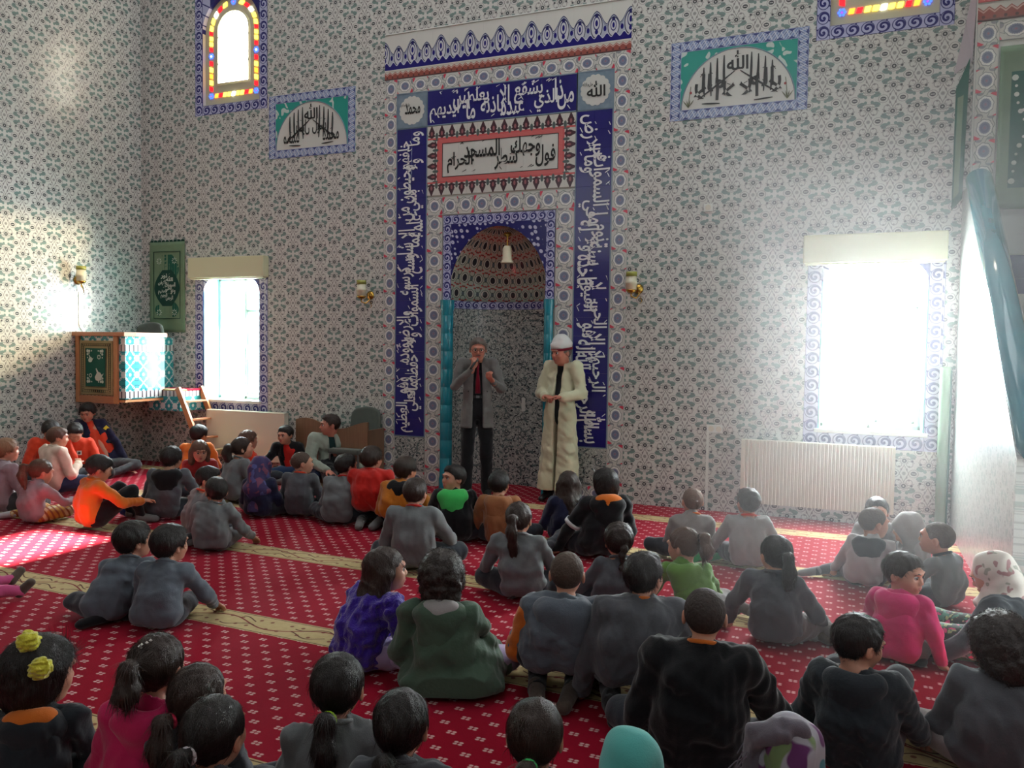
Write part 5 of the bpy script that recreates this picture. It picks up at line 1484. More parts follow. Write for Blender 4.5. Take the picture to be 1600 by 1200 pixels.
def build_body(sp, vox, J, hs, R, H, name='body'):
    lo, hi = J['lo'], J['hi']
    F = Field(lo, hi, vox)
    build_head(F, H, R, hs, sp.get('adult', False), ears=sp.get('ears', True))
    nb = Vector(J['neck']); jaw = Vector(H) + R @ Vector((0, -.018, -.055)) * hs
    F.cap(jaw, nb, (.040 if not sp.get('adult') else .052) * hs, (.042 if not sp.get('adult') else .056) * hs, 0.02)
    s = J['s']
    ch_ = np.array(J['chest']) + np.array((0, .012 * s, 0), np.float32); F.cap(np.array(nb) + np.array((0, .006, -.02), np.float32), ch_, .034 * s, (.060 if not sp.get('robe') else .04) * s, 0.02); F.cap(ch_, J['pel'], (.06 if not sp.get('robe') else .04) * s, .07 * s, 0.03)
    for i, sx in enumerate((-1, 1)):
        sh, el, wr = J['sh'][i], J['el'][i], J['wr'][i]
        F.cap(nb, sh, .03 * s, .028 * s, 0.02)
        F.cap(sh, el, .028 * s, .022 * s, 0.01); F.cap(el, wr, .022 * s, .019 * s, 0.01)
        hand(F, wr, J['hd'][i], sx, hs * (0.95 if not sp.get('adult') else 1.05), vox, J.get('pn', ((0, 0, -1), (0, 0, -1)))[i], sp.get('curl', 0.5))
        F.cap(J['hip'][i], J['knee'][i], .045 * s, .032 * s, 0.02); F.cap(J['knee'][i], J['ank'][i], .032 * s, .024 * s, 0.01)
        F.cap(J['ank'][i], J['toe'][i], .028 * s, .022 * s, 0.01)
    return F.mesh(name)
def eyes(root, H, R, hs, mat_brow):
    for sx in (-1, 1):
        c = Vector(H) + R @ Vector((sx * .028, .0772, .007)) * hs
        mb = MB(); bm = bmesh.new(); bmesh.ops.create_uvsphere(bm, u_segments=12, v_segments=8, radius=.0122 * hs); bm.verts.index_update()
        mb.add([tuple(v.co) for v in bm.verts], [tuple(v.index for v in f.verts) for f in bm.faces]); bm.free()
        o = mb.obj('eye', M_EYEW, root, loc=c, smooth=True)
        i_ = MB(); f = R @ Vector((0, 1, 0)); 
        i_.lathe([(0, .0136 * hs), (.0040 * hs, .0132 * hs), (.0074 * hs, .0112 * hs), (.0076 * hs, .0098 * hs), (0, .0100 * hs)], 12, Mx=f.to_track_quat('Z', 'Y').to_matrix().to_4x4())
        i_.obj('iris', M_IRIS, o, smooth=True)
        P = lambda x, y, z: tuple(Vector(H) + R @ Vector((x, y, z)) * hs)
        MB().tube([P(sx * .014, .097, .027), P(sx * .028, .0955, .032), P(sx * .046, .084, .026)], [.0028 * hs, .0036 * hs, .0018 * hs], 6).obj('eyebrow', mat_brow, root, smooth=True)
        MB().tube([P(sx * .017, .0885, .013), P(sx * .028, .0915, .0165), P(sx * .042, .083, .012)], [.0018 * hs, .0024 * hs, .0015 * hs], 6).obj('eyelid', mat_brow, root, smooth=True)
    P = lambda x, y, z: tuple(Vector(H) + R @ Vector((x, y, z)) * hs)
    MB().tube([P(-.021, .0875, -.047), P(-.008, .094, -.045), P(.0, .0945, -.0465), P(.008, .094, -.045), P(.021, .0875, -.047)], [.001, .0045 * hs, .0042 * hs, .0045 * hs, .001], 8).obj('upper_lip', M_LIPS, root, smooth=True)
    MB().tube([P(-.018, .0875, -.050), P(0, .0940, -.0545), P(.018, .0875, -.050)], [.001, .0055 * hs, .001], 8).obj('lower_lip', M_LIPS, root, smooth=True)
HAIRLINE_Y = [-.12, -.085, -.05, -.028, -.018, .012, .030, .045, .075, .12]
HAIRLINE_Z = [-.055, -.060, -.058, -.035, .002, .004, -.005, .028, .060, .062]
def hair(sp, root, H, R, hs, vox, seed):
    st = sp.get('hair', 'short'); mat = sp.get('hc', H_BLACK)
    if st in ('none', 'scarf', 'hood'): return
    lo = np.array(H) - np.array((.22, .26, .60 if st in ('long', 'braid', 'ponylong', 'wavy') else .36)) * hs; hi = np.array(H) + np.array((.22, .24, .16)) * hs
    F = Field(lo, hi, vox)
    P = lambda x, y, z: np.array(Vector(H) + R @ Vector((x, y, z)) * hs)
    Rn = np.array(R)
    th = {'buzz': .004, 'short': .010, 'thick': .018, 'long': .014, 'bob': .022, 'curly': .034, 'pony': .010, 'ponylong': .010, 'braid': .016, 'wavy': .012, 'grey': .008}[st]
    F.ell(P(0, -.012, .022 + th * .3), tuple(np.array((.073 + th, .090 + th, .082 + th)) * hs), R, 0)
    if st in ('short', 'thick', 'bob', 'grey'):
        F.ell(P(0, .035, .075), tuple(np.array((.050 + th * .6, .042, .030 + th * .3)) * hs), R, 0.015)
    fr = sp.get('fringe', 0.0)
    def line(x, y, z):
        q = [((x - H[0]) * Rn[0, i] + (y - H[1]) * Rn[1, i] + (z - H[2]) * Rn[2, i]) / hs for i in range(3)]
        zl = np.interp(q[1], HAIRLINE_Y, np.array(HAIRLINE_Z) - np.array([0, 0, 0, 0, 0, 0, 0, fr * .4, fr, fr]))
        if st == 'grey': zl = zl + .012 * (q[1] > .03)
        if st in ('bob', 'curly', 'long', 'braid', 'wavy'):
            zl = np.where(q[1] < .040, -.5, zl)
        elif st in ('pony', 'ponylong'):
            zl = np.where(q[1] < -.02, np.minimum(zl, -.045), zl)
        return (zl - q[2]) * 0.8 * hs
    if st == 'curly':
        for i in range(70):
            rr = random.Random(seed * 91 + i); a = rr.uniform(0, 2 * PI); b = rr.uniform(-.9, 1.0)
            c = (math.cos(a) * .088 * math.sqrt(max(0, 1 - b * b * .7)), -.025 + math.sin(a) * .098 * math.sqrt(max(0, 1 - b * b * .7)), .015 + b * .092)
            if c[1] > .045 and c[2] < .06: continue
            F.ell(P(*c), tuple(np.array((.024, .024, .022)) * hs), R, 0.006)
        F.ell(P(0, -.055, -.055), tuple(np.array((.088, .060, .075)) * hs), R, 0.03)
    if st == 'bob':
        F.ell(P(0, -.035, -.035), tuple(np.array((.092, .078, .080)) * hs), R, 0.03)
    F.cut(line)
    U = Vector((0, 0, 1))
    tip = None
    def chain(pts, rs, k=0.02):
        for a, b, ra, rb in zip(pts[:-1], pts[1:], rs[:-1], rs[1:]): F.cap(a, b, ra * hs, rb * hs, k)
    back = R @ Vector((0, -1, 0)); back.z = 0; back.normalize()
    sd = R @ Vector((1, 0, 0)); sd.z = 0; sd.normalize()
    tie = None
    if st in ('pony', 'ponylong'):
        L = sp.get('tail', .26); tie = Vector(P(0, -.108, sp.get('tie', .030)))
        p = [tie, tie + back * .045 * hs + U * .006, tie + back * .060 * hs - U * .07, tie + back * (.045) * hs - U * L * .6, tie + back * .035 * hs - U * L]
        chain([np.array(q) for q in p], [.015, .026, .034, .027, .006])
        chain([np.array(tie + back * .02), np.array(p[3] + sd * .02), np.array(p[4] + sd * .028)], [.012, .018, .004], .01)
    if st == 'long':
        for o in (-.065, -.03, 0, .03, .065):
            a = Vector(P(o, -.070 + abs(o) * .8, .0)); L = sp.get('tail', .30) * (1 - abs(o) * 1.0)
            chain([np.array(a), np.array(a + back * .035 - U * .12), np.array(a + back * .085 - U * L)], [.042, .042, .024])
        for sx in (-1, 1):
            a = Vector(P(sx * .075, .0, .0)); chain([np.array(a), np.array(a - U * .10 + back * .02), np.array(a - U * sp.get('tail', .3) * .8 + back * .05)], [.022, .026, .014])
    if st == 'wavy':
        tie = Vector(P(0, -.105, .015))
        for i in range(7):
            t = i / 6; a = tie - U * .30 * t * hs + back * (.03 + .02 * math.sin(t * 9)); F.ell(np.array(a), tuple(np.array((.048, .042, .045)) * hs * (1.1 - .35 * t)), None, 0.02)
    if st == 'braid':
        a = Vector(P(0, -.09, -.02))
        for i in range(9): 
            t = i / 8; b = a - U * .30 * t * hs + back * .025 + sd * .008 * (-1) ** i; F.ell(np.array(b), tuple(np.array((.026, .022, .026)) * hs * (1 - .35 * t)), None, 0.01)
        tie = a - U * .26 * hs + back * .02
    if st in ('short', 'thick', 'bob', 'long', 'pony', 'ponylong', 'wavy', 'braid', 'grey'): F.folds(.0022, 160, seed, (1, 1, .25))
    else: F.folds(.003 if st == 'curly' else .0006, 120, seed)
    hm = F.mesh('hair')
    o = link('hair', hm, mat, root)
    strands(hm, mat, o, H, R, hs, st, Vector(P(0, -.108, sp.get('tie', .030))), seed, sp.get('_d', 5.0))
    if tie is not None and sp.get('band'):
        pts = []; n = 14; ax = back if st != 'braid' else U
        u = sd; v = ax.cross(u)
        rr_ = (.020 if st != 'braid' else .024) * hs
        for i in range(n + 1): a = 2 * PI * i / n; pts.append(tuple(tie + ax * .012 + (u * math.cos(a) + v * math.sin(a)) * rr_))
        MB().tube(pts, .0075 * hs, 8).obj('hair_tie', sp['band'], root, smooth=True)
    if sp.get('clip'):
        c = [P(-.01, -.085, .085), P(.012, -.100, .070), P(.018, -.110, .045)]
        MB().tube([tuple(Vector(q) + (Vector(q) - Vector(H)).normalized() * .014) for q in c], .005 * hs, 6).obj('hair_clip', M_STEEL, root, smooth=True)
    if sp.get('beads'):
        bm_ = MB()
        for i in range(7):
            a = i / 6 * PI; q = Vector(P(.012 * math.cos(a * 2), -.060 - .02 * math.sin(a), .105 - .03 * i / 6)); q += (q - Vector(H)).normalized() * .006
            bm_.lathe([(0, -.006), (.006, 0), (0, .006)], 6, Mx=Matrix.Translation(q))
        bm_.obj('hair_beads', material('pearl_bead', (230, 226, 220), 0.2), root)
def strands(me, mat, parent, H, R, hs, st, tie, seed, depth):
    if st == 'buzz': return
    n = len(me.vertices); co = np.empty(n * 3, np.float32); me.vertices.foreach_get('co', co); co = co.reshape(-1, 3)
    no = np.empty(n * 3, np.float32); me.vertex_normals.foreach_get('vector', no); no = no.reshape(-1, 3)
    rs = np.random.RandomState(seed * 13 + 5)
    N = int(min(2600, 1500 * (4.5 / max(depth, 2.5))))
    Hn = np.array(H); U = np.array(R @ Vector((0, 0, 1))); Fv = np.array(R @ Vector((0, 1, 0)))
    idx = rs.randint(0, n, N); p = co[idx]; nn = no[idx]
    rel = (p - Hn); crown = Hn + U * .10 * hs - Fv * .045 * hs
    keep = ~((rel @ Fv > .055 * hs) & (rel @ U < .045 * hs)); p = p[keep]; nn = nn[keep]; rel = rel[keep]; N = len(p)
    down = np.tile(np.array((0, 0, -1.0)), (N, 1))
    near = np.linalg.norm(rel, axis=1) < .135 * hs
    if st in ('short', 'thick', 'grey'):
        v = p - crown; L = .030 if st != 'thick' else .040
    elif st in ('pony', 'ponylong', 'wavy'):
        v = np.where(near[:, None], np.array(tie) - p, down); L = .06
    elif st == 'curly':
        v = rs.normal(size=(N, 3)) + down * .5; L = .04
    else:
        v = np.where((rel @ U > .05)[:, None], p - crown, down); L = .07
    v = v / (np.linalg.norm(v, axis=1, keepdims=True) + 1e-6) + rs.normal(size=(N, 3)) * (.11 if st != 'curly' else .6)
    v -= nn * (v * nn).sum(1, keepdims=True); v /= (np.linalg.norm(v, axis=1, keepdims=True) + 1e-6)
    Ls = (L * hs * rs.uniform(.5, 1.25, N))[:, None]; lift = rs.uniform(.0, .0035, N)[:, None] * hs
    rad = np.where(np.linalg.norm(rel, axis=1) < .14 * hs, .095, .5)[:, None] * hs
    V = []; K = 4
    side = np.cross(nn, v); wid = (.0011 if st != 'curly' else .0014) * hs * max(1.0, depth / 4.5)
    ph = rs.uniform(0, 6, N)[:, None]
    for k in range(K):
        d = Ls * k / (K - 1)
        q = p + v * d + nn * (lift * (k / (K - 1)) + .0012) - nn * (d * d / (2 * rad)) * 1.1
        if st == 'curly': q = q + side * np.sin(ph + k * 1.9) * .009 + nn * np.cos(ph + k * 1.9) * .006
        w_ = wid * (1 - .85 * k / (K - 1))
        V += [q + side * w_, q - side * w_]
    V = np.stack(V, 1).reshape(-1, 3).astype(np.float32)
    base = (np.arange(N) * 2 * K)[:, None, None]
    f = np.array([[2 * k, 2 * k + 1, 2 * k + 3, 2 * k + 2] for k in range(K - 1)])[None] + base
    f = f.reshape(-1, 4).astype(np.int32)
    m2 = bpy.data.meshes.new('loose_strands'); m2.vertices.add(len(V)); m2.vertices.foreach_set('co', V.ravel())
    m2.loops.add(f.size); m2.loops.foreach_set('vertex_index', f.ravel()); m2.polygons.add(len(f)); m2.polygons.foreach_set('loop_start', (np.arange(len(f)) * 4).astype(np.int32)); m2.update(calc_edges=True)
    o = link('loose_strands', m2, mat, parent); o['kind'] = 'stuff'
def make_person(sp, idx):
    """sp: placement in the photograph and looks; returns the root"""
    bx, by = sp['b']; hx, hy = sp['h']
    B = on_floor(bx, by, sp.get('bz', 0.0))
    view = Vector((B.x - CAM.x, B.y - CAM.y, 0)).normalized()
    rgt = Vector((view.y, -view.x, 0))
    def az(deg): 
        a = math.radians(deg); v = view * math.cos(a) + rgt * math.sin(a); return math.atan2(v.y, v.x)
    face = az(sp.get('face', 0)); look = az(sp.get('look', sp.get('face', 0)))
    fw = Vector((math.cos(face), math.sin(face), 0))
    lean = sp.get('lean', 0.05)
    d = ray(hx, hy)
    t = (view.dot(B - CAM) + lean * view.dot(fw)) / (d.x * view.x + d.y * view.y)
    Hw = CAM + d * t
    root = empty('person', (B.x, B.y, B.z), sp['label'], 'person', sp.get('group'), rz=face - PI / 2)
    inv = Matrix.Rotation(-(face - PI / 2), 3, 'Z')
    H = inv @ (Hw - B)                      # head centre in the body frame (facing +y)
    depth = (B - CAM).dot(Vector((fwd.x, fwd.y, fwd.z)))
    hs = sp.get('hs', 1.0); sp['_d'] = depth
    R = head_frame(look - face, math.radians(sp.get('pitch', 0)), math.radians(sp.get('roll', 0)))
    s = sp.get('s', min(1.18, max(0.86, H.z / 0.50)))
    vox = min(0.0125, max(0.0065, depth * 0.0022)); vf = min(0.0085, max(0.0045, depth * 0.0013))
    stand = sp.get('stand')
    L = sp.get('legs', 'cross')
    Ld = LEGS[L] if isinstance(L, str) else L
    mir = sp.get('mirror', False)
    def V(p, k=s): return np.array((p[0] * (-1 if mir else 1) * k, p[1] * k, p[2] * k), np.float32)
    neck = Vector(H) + R @ Vector((0, -.022, 0)) * hs + Vector((0, -.012, -.104 * hs))
    neck = Vector((H.x * .93, neck.y * 0.9 - 0.01, neck.z))
    pel = Vector((0, 0, Ld['pel'] * s))
    chest = pel.lerp(neck, 0.70) + Vector((0, -.015 * s, 0)); waist = pel.lerp(neck, 0.38) + Vector((0, -.035 * s if not stand else 0, 0))
    shw = sp.get('shw', .125) * s
    zs = neck.z - .036 * s
    sh = [np.array((neck.x * .95 + sx * shw, neck.y * .95 - .005, zs), np.float32) for sx in (-1, 1)]
    arms = sp.get('arms', ('lap', 'lap'))
    el, wr, hd = [], [], []
    for i, sx in enumerate((-1, 1)):        # i=0: right arm (x<0 when facing +y is left...) kept by sign
        A = ARMS[arms[i]] if isinstance(arms[i], str) else arms[i]
        e_, w_, h_ = A
        base = np.array((neck.x * .95, neck.y * .95, zs))
        q = base + np.array((sx * e_[0], e_[1], e_[2])) * s
        q[2] = max(q[2], 0.05)
        wz = base[2] + w_[2] * s if w_[2] is not None else 0.03
        p = np.array((base[0] * .5 + sx * w_[0] * s, base[1] * .7 + w_[1] * s, max(wz, 0.045 if w_[2] is not None else 0.03)))
        el.append(q.astype(np.float32)); wr.append(p.astype(np.float32)); hd.append((sx * h_[0], h_[1], h_[2]))
    J = dict(neck=np.array(neck, np.float32), chest=np.array(chest, np.float32), pel=np.array(pel, np.float32), sh=sh, el=el, wr=wr, hd=hd, s=s,
             hip=[V(p) for p in Ld['hip']], knee=[V(p) for p in Ld['knee']], ank=[V(p) for p in Ld['ank']], toe=[V(p) for p in Ld['toe']])
    if mir:
        for k in ('hip', 'knee', 'ank', 'toe'): J[k] = J[k][::-1]
    if 'pn' in sp: J['pn'] = sp['pn']
    pts = [J['neck'], J['pel'], np.array(H)] + sh + el + wr + J['hip'] + J['knee'] + J['ank'] + J['toe']
    lo = np.min(pts, 0) - .15; hi = np.max(pts, 0) + .15; lo[2] = max(lo[2], -.002)
    J['lo'], J['hi'] = lo, hi
    skin = sp.get('skin', M_SKIN)
    link('body', build_body(sp, vf, J, hs, R, H), skin, root)
    # trousers
    tr = sp.get('trousers', T_DARK)
    F = Field(lo, hi, vox)
    F.ell((pel.x, pel.y + (.03 if not stand else -.01) * s, pel.z), ((.125 if not sp.get('robe') else .09) * s, .09 * s, .085 * s), None, 0)
    for i in range(2):
        a = (0.088, 0.062, 0.050, 0.036) if not stand else ((0.082, 0.070, 0.066, 0.060) if not sp.get('robe') else (0.066, 0.058, 0.058, 0.056))
        F.cap(J['hip'][i], J['knee'][i], a[0] * s, a[1] * s, .03); F.cap(J['knee'][i], J['ank'][i], a[2] * s, a[3] * s, .015)
    F.folds(.004, 55, idx)
    F.cut(lambda x, y, z: 0.004 - z + 0 * x + 0 * y)
    link('trousers', F.mesh('trousers'), tr, root)
    if sp.get('sock') is None and not stand: sp['sock'] = S_DEF[idx % 3]
    if sp.get('sock'):
        for i in range(2):
            F = Field(np.minimum(J['ank'][i], J['toe'][i]) - .07, np.maximum(J['ank'][i], J['toe'][i]) + .07, vf)
            dr = (J['toe'][i] - J['ank'][i]); F.cap(J['ank'][i] - dr * .15, J['ank'][i] + dr * .9, .037 * s, .030 * s, 0); F.ell(J['toe'][i], (.030 * s, .030 * s, .024 * s), None, .01)
            F.cut(lambda x, y, z: 0.003 - z + 0 * x + 0 * y)
            link('sock', F.mesh('sock'), sp['sock'], root)
    # top garment
    b = sp.get('bulk', 1.0); hem = sp.get('hem', 0.03)
    F = Field(lo, hi, vox)
    wsx = .045 * s
    c_, w_, p_ = chest, waist, pel
    for sx in (-1, 1):
        F.cap((c_.x + sx * wsx, c_.y, c_.z), (w_.x + sx * wsx, w_.y, w_.z), .090 * s * b, .086 * s * b, .03)
        F.cap((w_.x + sx * wsx, w_.y, w_.z), (p_.x + sx * wsx * 1.2, p_.y - .01, p_.z + .01), .088 * s * b, (.096 if not sp.get('flare') else .15) * s * b, .03)
        F.cap((neck.x, neck.y, neck.z - .035 * s), sh[0 if sx < 0 else 1], .050 * s, .052 * s * b, .03)
    for i in range(2):
        w2 = wr[i] + (el[i] - wr[i]) * 0.04
        ra = sp.get('sleeve', 1.0) * b
        F.cap(sh[i], el[i], .054 * s * ra, .044 * s * ra, .022); F.cap(el[i], w2, .044 * s * ra, .033 * s * ra, .012)
    F.cap(neck, (neck.x, neck.y - .008, neck.z - .05), .056 * hs, .074 * s, .02)
    if stand:
        zb = hem * s
        for sx in (-1, 1):
            w2_ = .06 if not sp.get('robe') else .085
            F.cap((p_.x + sx * wsx * 1.2, p_.y - .01, p_.z), (p_.x + sx * w2_, p_.y, zb), .104 * s * b, (.108 if not sp.get('robe') else .125) * s * b, .04)
    if sp.get('flare'):
        for i in range(2): F.cap(p_, J['knee'][i] * np.array((.8, .8, 1)), .13 * s, .06 * s, .05)
        F.ell((0, -.04, .05), (.24 * s, .17 * s, .06 * s), None, .05)
    up = (Vector(H) + R @ Vector((0, -.018, -.05)) * hs - neck).normalized()
    F.cap(np.array(neck + up * .03), np.array(neck + up * .12), .046 * hs, .06 * hs, .006, 's')
    F.folds(sp.get('fold', .006), sp.get('ffreq', 38), idx + 100, sp.get('fstr', (1, 1, 1))); F.folds(.0034, 95, idx + 200, (1, 1, .6))
    F.cut(lambda x, y, z: max(hem * s, .004) - z + 0 * x + 0 * y)
    if sp.get('open'):            # open jacket: wedge cut out of the front
        ow = sp['open']
        zt, zb = neck.z, sp.get('opz', 0.0)
        def wedge(x, y, z):
            wd = ow[0] + (ow[1] - ow[0]) * np.clip((z - zb) / (zt - zb), 0, 1)
            return np.minimum(wd - np.abs(x - neck.x * (z / max(zt, .01)) - ow[2]), (y - (c_.y + .02)) * 1.0 + 0 * z)
        F.cut(wedge)
    tname = sp.get('tname', 'sweater')
    link(tname, F.mesh(tname), sp['top'], root)
    if sp.get('under'):
        us = .080 if not sp.get('robe') else .072
        F = Field(lo, hi, vf if depth < 5 else vox)
        for sx in (-1, 1):
            F.cap((c_.x + sx * wsx, c_.y + .008, c_.z), (w_.x + sx * wsx, w_.y + .01, w_.z), us * s, us * s, .03)
            F.cap((w_.x + sx * wsx, w_.y + .01, w_.z), (p_.x + sx * wsx, p_.y, p_.z), us * s, (us + .004) * s, .03)
        F.cap(neck, (neck.x, neck.y, neck.z - .06), .050 * hs, .062 * s, .02)
        F.cap(np.array(neck + up * .035), np.array(neck + up * .12), .044 * hs, .055 * hs, .004, 's')
        F.folds(.003, 40, idx + 7)
        link('shirt', F.mesh('shirt'), sp['under'], root)
    if not sp.get('collar') and not sp.get('hoodback') and sp.get('hair') != 'scarf' and not sp.get('under'): sp['collar'] = sp['top']
    if sp.get('collar'):
        pts_ = []; u = Vector((1, 0, 0)); v = up.cross(u).normalized()
        for i in range(17):
            a = 2 * PI * i / 16; pts_.append(tuple(neck + up * (.020 + .006 * math.sin(a)) + (u * math.cos(a) * .053 + v * math.sin(a) * .053) * hs))
        MB().tube(pts_, .009 * hs, 8).obj('collar', sp['collar'], root, smooth=True)
    if sp.get('hoodback'):
        m1, m2 = sp['hoodback']
        F = Field((neck.x - .25, neck.y - .28, neck.z - .28), (neck.x + .25, neck.y + .2, neck.z + .16), vox)
        F.ell((neck.x, neck.y - .055 * s, neck.z - .025 * s), (.128 * s, .080 * s, .070 * s), None, 0)
        F.ell((neck.x, neck.y - .085 * s, neck.z - .10 * s), (.098 * s, .048 * s, .10 * s), None, .04)
        F.ell((neck.x, neck.y - .02, neck.z + .05 * s), (.078 * s, .070 * s, .062 * s), None, .015, 's')
        F.folds(.004, 50, idx + 3)
        o = link('hood', F.mesh('hood'), m1, root)
        if m2 is not None:
            F = Field((neck.x - .25, neck.y - .28, neck.z - .2), (neck.x + .25, neck.y + .2, neck.z + .16), vox)
            F.ell((neck.x, neck.y - .070 * s, neck.z + .002), (.098 * s, .058 * s, .050 * s), None, 0)
            F.ell((neck.x, neck.y - .105 * s, neck.z - .05 * s), (.055 * s, .026 * s, .05 * s), None, .03)
            F.ell((neck.x, neck.y - .01, neck.z + .05 * s), (.066 * s, .062 * s, .062 * s), None, .01, 's')
            link('hood_lining', F.mesh('hood_lining'), m2, o)
    if sp.get('hair') in ('scarf', 'hood'):
        F = Field(np.array(H) - np.array((.24, .26, .36)), np.array(H) + np.array((.24, .26, .17)), vox * .85)
        PH = lambda x, y, z: np.array(Vector(H) + R @ Vector((x, y, z)) * hs)
        g = 1.0 if sp['hair'] == 'scarf' else 1.08
        F.ell(PH(0, -.016, .020), tuple(np.array((.086, .108, .098)) * hs * g), R, 0)
        F.ell(PH(0, -.02, -.055), tuple(np.array((.078, .092, .075)) * hs * g), R, .03)
        F.cap(PH(0, -.01, -.06), (neck.x, neck.y, neck.z - .04), .080 * hs, .120 * s, .05)
        if sp['hair'] == 'scarf' and sp.get('drape', .15) > 0:
            F.ell((neck.x, neck.y - .03, neck.z - .08), (.165 * s, .125 * s, .095 * s), None, .05)
            F.cap(PH(0, -.08, -.02), (neck.x, neck.y - .10, neck.z - sp.get('drape', .15)), .055 * hs, .06 * s, .04)
        F.ell(PH(0, .10, -.012), tuple(np.array((.057, .060, .080)) * hs), R, .012, 's')
        F.cap(PH(0, -.012, .01), PH(0, .03, -.03), .066 * hs, .055 * hs, .004, 's')
        F.folds(.0045, 45, idx + 50)
        nm = 'headscarf' if sp['hair'] == 'scarf' else 'raised_hood'
        link(nm, F.mesh(nm), sp['hc'], root)
    else:
        hair(sp, root, H, R, hs, vf * 1.1, idx)
    if sp.get('eyes'): eyes(root, H, R, hs, (sp.get('hc') or H_BLACK) if sp.get('hair') not in ('scarf', 'hood') else H_DARK)
    if sp.get('extra'): sp['extra'](root, J, H, R, hs, s, dict(neck=neck, chest=chest, waist=waist, pel=pel, vox=vox, vf=vf, lo=lo, hi=hi, idx=idx))
    return root
# ---- cloth colours
C_GREY = cloth('grey_school_knit', (112, 116, 118)); C_GREY2 = cloth('slate_school_knit', (94, 102, 112)); C_GREY3 = cloth('warm_grey_knit', (140, 134, 132)); C_GREYL = cloth('pale_grey_knit', (168, 162, 162)); C_GREYD = cloth('charcoal_knit', (84, 86, 92))
C_LILAC = cloth('lilac_grey_knit', (150, 132, 140)); C_ORANGE = cloth('orange_cotton', (214, 112, 36)); C_RED = cloth('red_cotton', (196, 36, 28)); C_REDO = cloth('red_orange_cotton', (214, 64, 36))
C_CREAM = cloth('cream_cotton', (214, 190, 172)); C_NAVY = cloth('navy_quilt', (28, 30, 60)); C_BLACK = cloth('black_cotton', (17, 18, 22)); C_TAN = cloth('tan_canvas', (150, 98, 62)); C_AMBER = cloth('amber_padding', (196, 116, 30))
C_GREEN = cloth('leaf_green_cotton', (96, 140, 50)); C_OLIVE = cloth('dark_green_parka_cloth', (76, 98, 82), knit=80); C_PURPLE = cloth('purple_shaggy_fleece', (58, 30, 150), knit=120, bump=0.9, sheen=0.5)
C_PINK = cloth('hot_pink_fleece', (214, 32, 110)); C_PINKD = cloth('raspberry_fleece', (196, 34, 92)); C_MIX = cloth('dark_jacket_cloth', (40, 46, 52), knit=80); C_MINT = cloth('bright_green_lining', (70, 200, 100)); C_BLAZER = cloth('pale_sage_blazer_wool', (150, 160, 148))
C_TWEED = cloth('grey_tweed', (118,116,114), knit=420, var=0.6); C_ROBE = cloth('ivory_robe_cloth', (206, 202, 172), var=0.15); C_WINE = cloth('wine_red_tie', (120, 16, 40), sheen=0.1); C_TEALS = cloth('dark_teal_shirt', (24, 56, 56))
T_DARK = cloth('dark_trouser_cloth', (46,50,58)); T_BLACK = cloth('black_trouser_cloth', (14, 15, 20)); T_GREY = cloth('grey_trouser_cloth', (74, 76, 80)); T_LAV = cloth('lavender_trouser_cloth', (170, 156, 190)); T_JEAN = cloth('blue_denim', (44, 62, 96)); T_PINK = cloth('pink_trouser_cloth', (196, 80, 130))
T_TAUPE = cloth('taupe_skirt_cloth', (104, 94, 92))
def fn_plaid(c):
    x, y, z = sep(coords('Object'))
    m = band(tri(x * 9.0 + y * 3.0) - 0.25, 0.10, 0.05); n = band(tri(y * 9.0 + z * 6.0) - 0.25, 0.10, 0.05)
    return mix(n, mix(m, lin(190, 138, 60), lin(210, 190, 150)), lin(150, 84, 52))
T_PLAID = material('mustard_plaid', (190, 138, 60), 0.9, fn_plaid)
S_BLACK = cloth('black_sock', (20, 20, 24)); S_GREY = cloth('grey_sock', (120, 120, 120)); S_WHITE = cloth('white_sock', (196, 196, 200)); S_BROWN = cloth('brown_sock', (84, 70, 62)); S_GREEN = cloth('green_and_red_sock', (24, 150, 80))
def blot(name, base, cols, scale=14.0, thr=0.12):
    def fn(c):
        p = coords('Object'); col = lin(*base) if isinstance(base, tuple) else base
        for i, (rgb, off, t) in enumerate(cols):
            n = noise(node('ShaderNodeVectorMath', {0: p, 1: E_const((off, off * 1.7, off * .3))}, 0, operation='ADD'), scale, 1.0)
            col = mix(((n - t) * 40.0).clamp(), col, lin(*rgb))
        return col, noise(p, 20.0, 3.0), 0.25, 0.01
    return material(name, base, 0.75, fn, sheen=0.1)
def E_const(v):
    n = E.nt.nodes.new('ShaderNodeCombineXYZ')
    for i in range(3): n.inputs[i].default_value = v[i]
    return E(n.outputs[0])
S_DEF = [S_BLACK, S_GREY, S_BROWN]
SC_TEAL = cloth('teal_scarf_cloth', (84, 168, 162), var=0.1, big=5.0); SC_ROSE = blot('rose_print_scarf', (206, 196, 186), [((158, 112, 112), 3.1, 0.62), ((150, 146, 132), 9.4, 0.64)], 20.0)
SC_FLOR = blot('violet_floral_scarf', (160, 156, 166), [((92, 30, 92), 1.3, 0.56), ((110, 130, 84), 6.2, 0.60), ((60, 120, 130), 12.2, 0.66)], 9.0); SC_PUR = blot('dark_violet_scarf', (46, 34, 84), [((110, 52, 80), 2.2, 0.55), ((70, 74, 130), 7.7, 0.62)])
SC_FRNG = cloth('grey_fringed_shawl', (112, 106, 116)); SK_FLOR = blot('floral_print_skirt', (40, 50, 44), [((196, 60, 110), 4.4, 0.58), ((150, 160, 110), 8.8, 0.58), ((60, 120, 100), 15.1, 0.60)], 30.0)
N_LIME = material('neon_lime_elastic', (190, 240, 40), 0.5); N_GREEN = material('green_elastic', (80, 220, 120), 0.5); N_RED = material('raspberry_elastic', (200, 20, 70), 0.6); N_WHITE = material('white_scrunchie', (206, 200, 206), 0.8); N_BLACK = material('black_elastic', (12, 12, 12), 0.7); N_PINKT = material('pink_elastic', (230, 80, 170), 0.5)
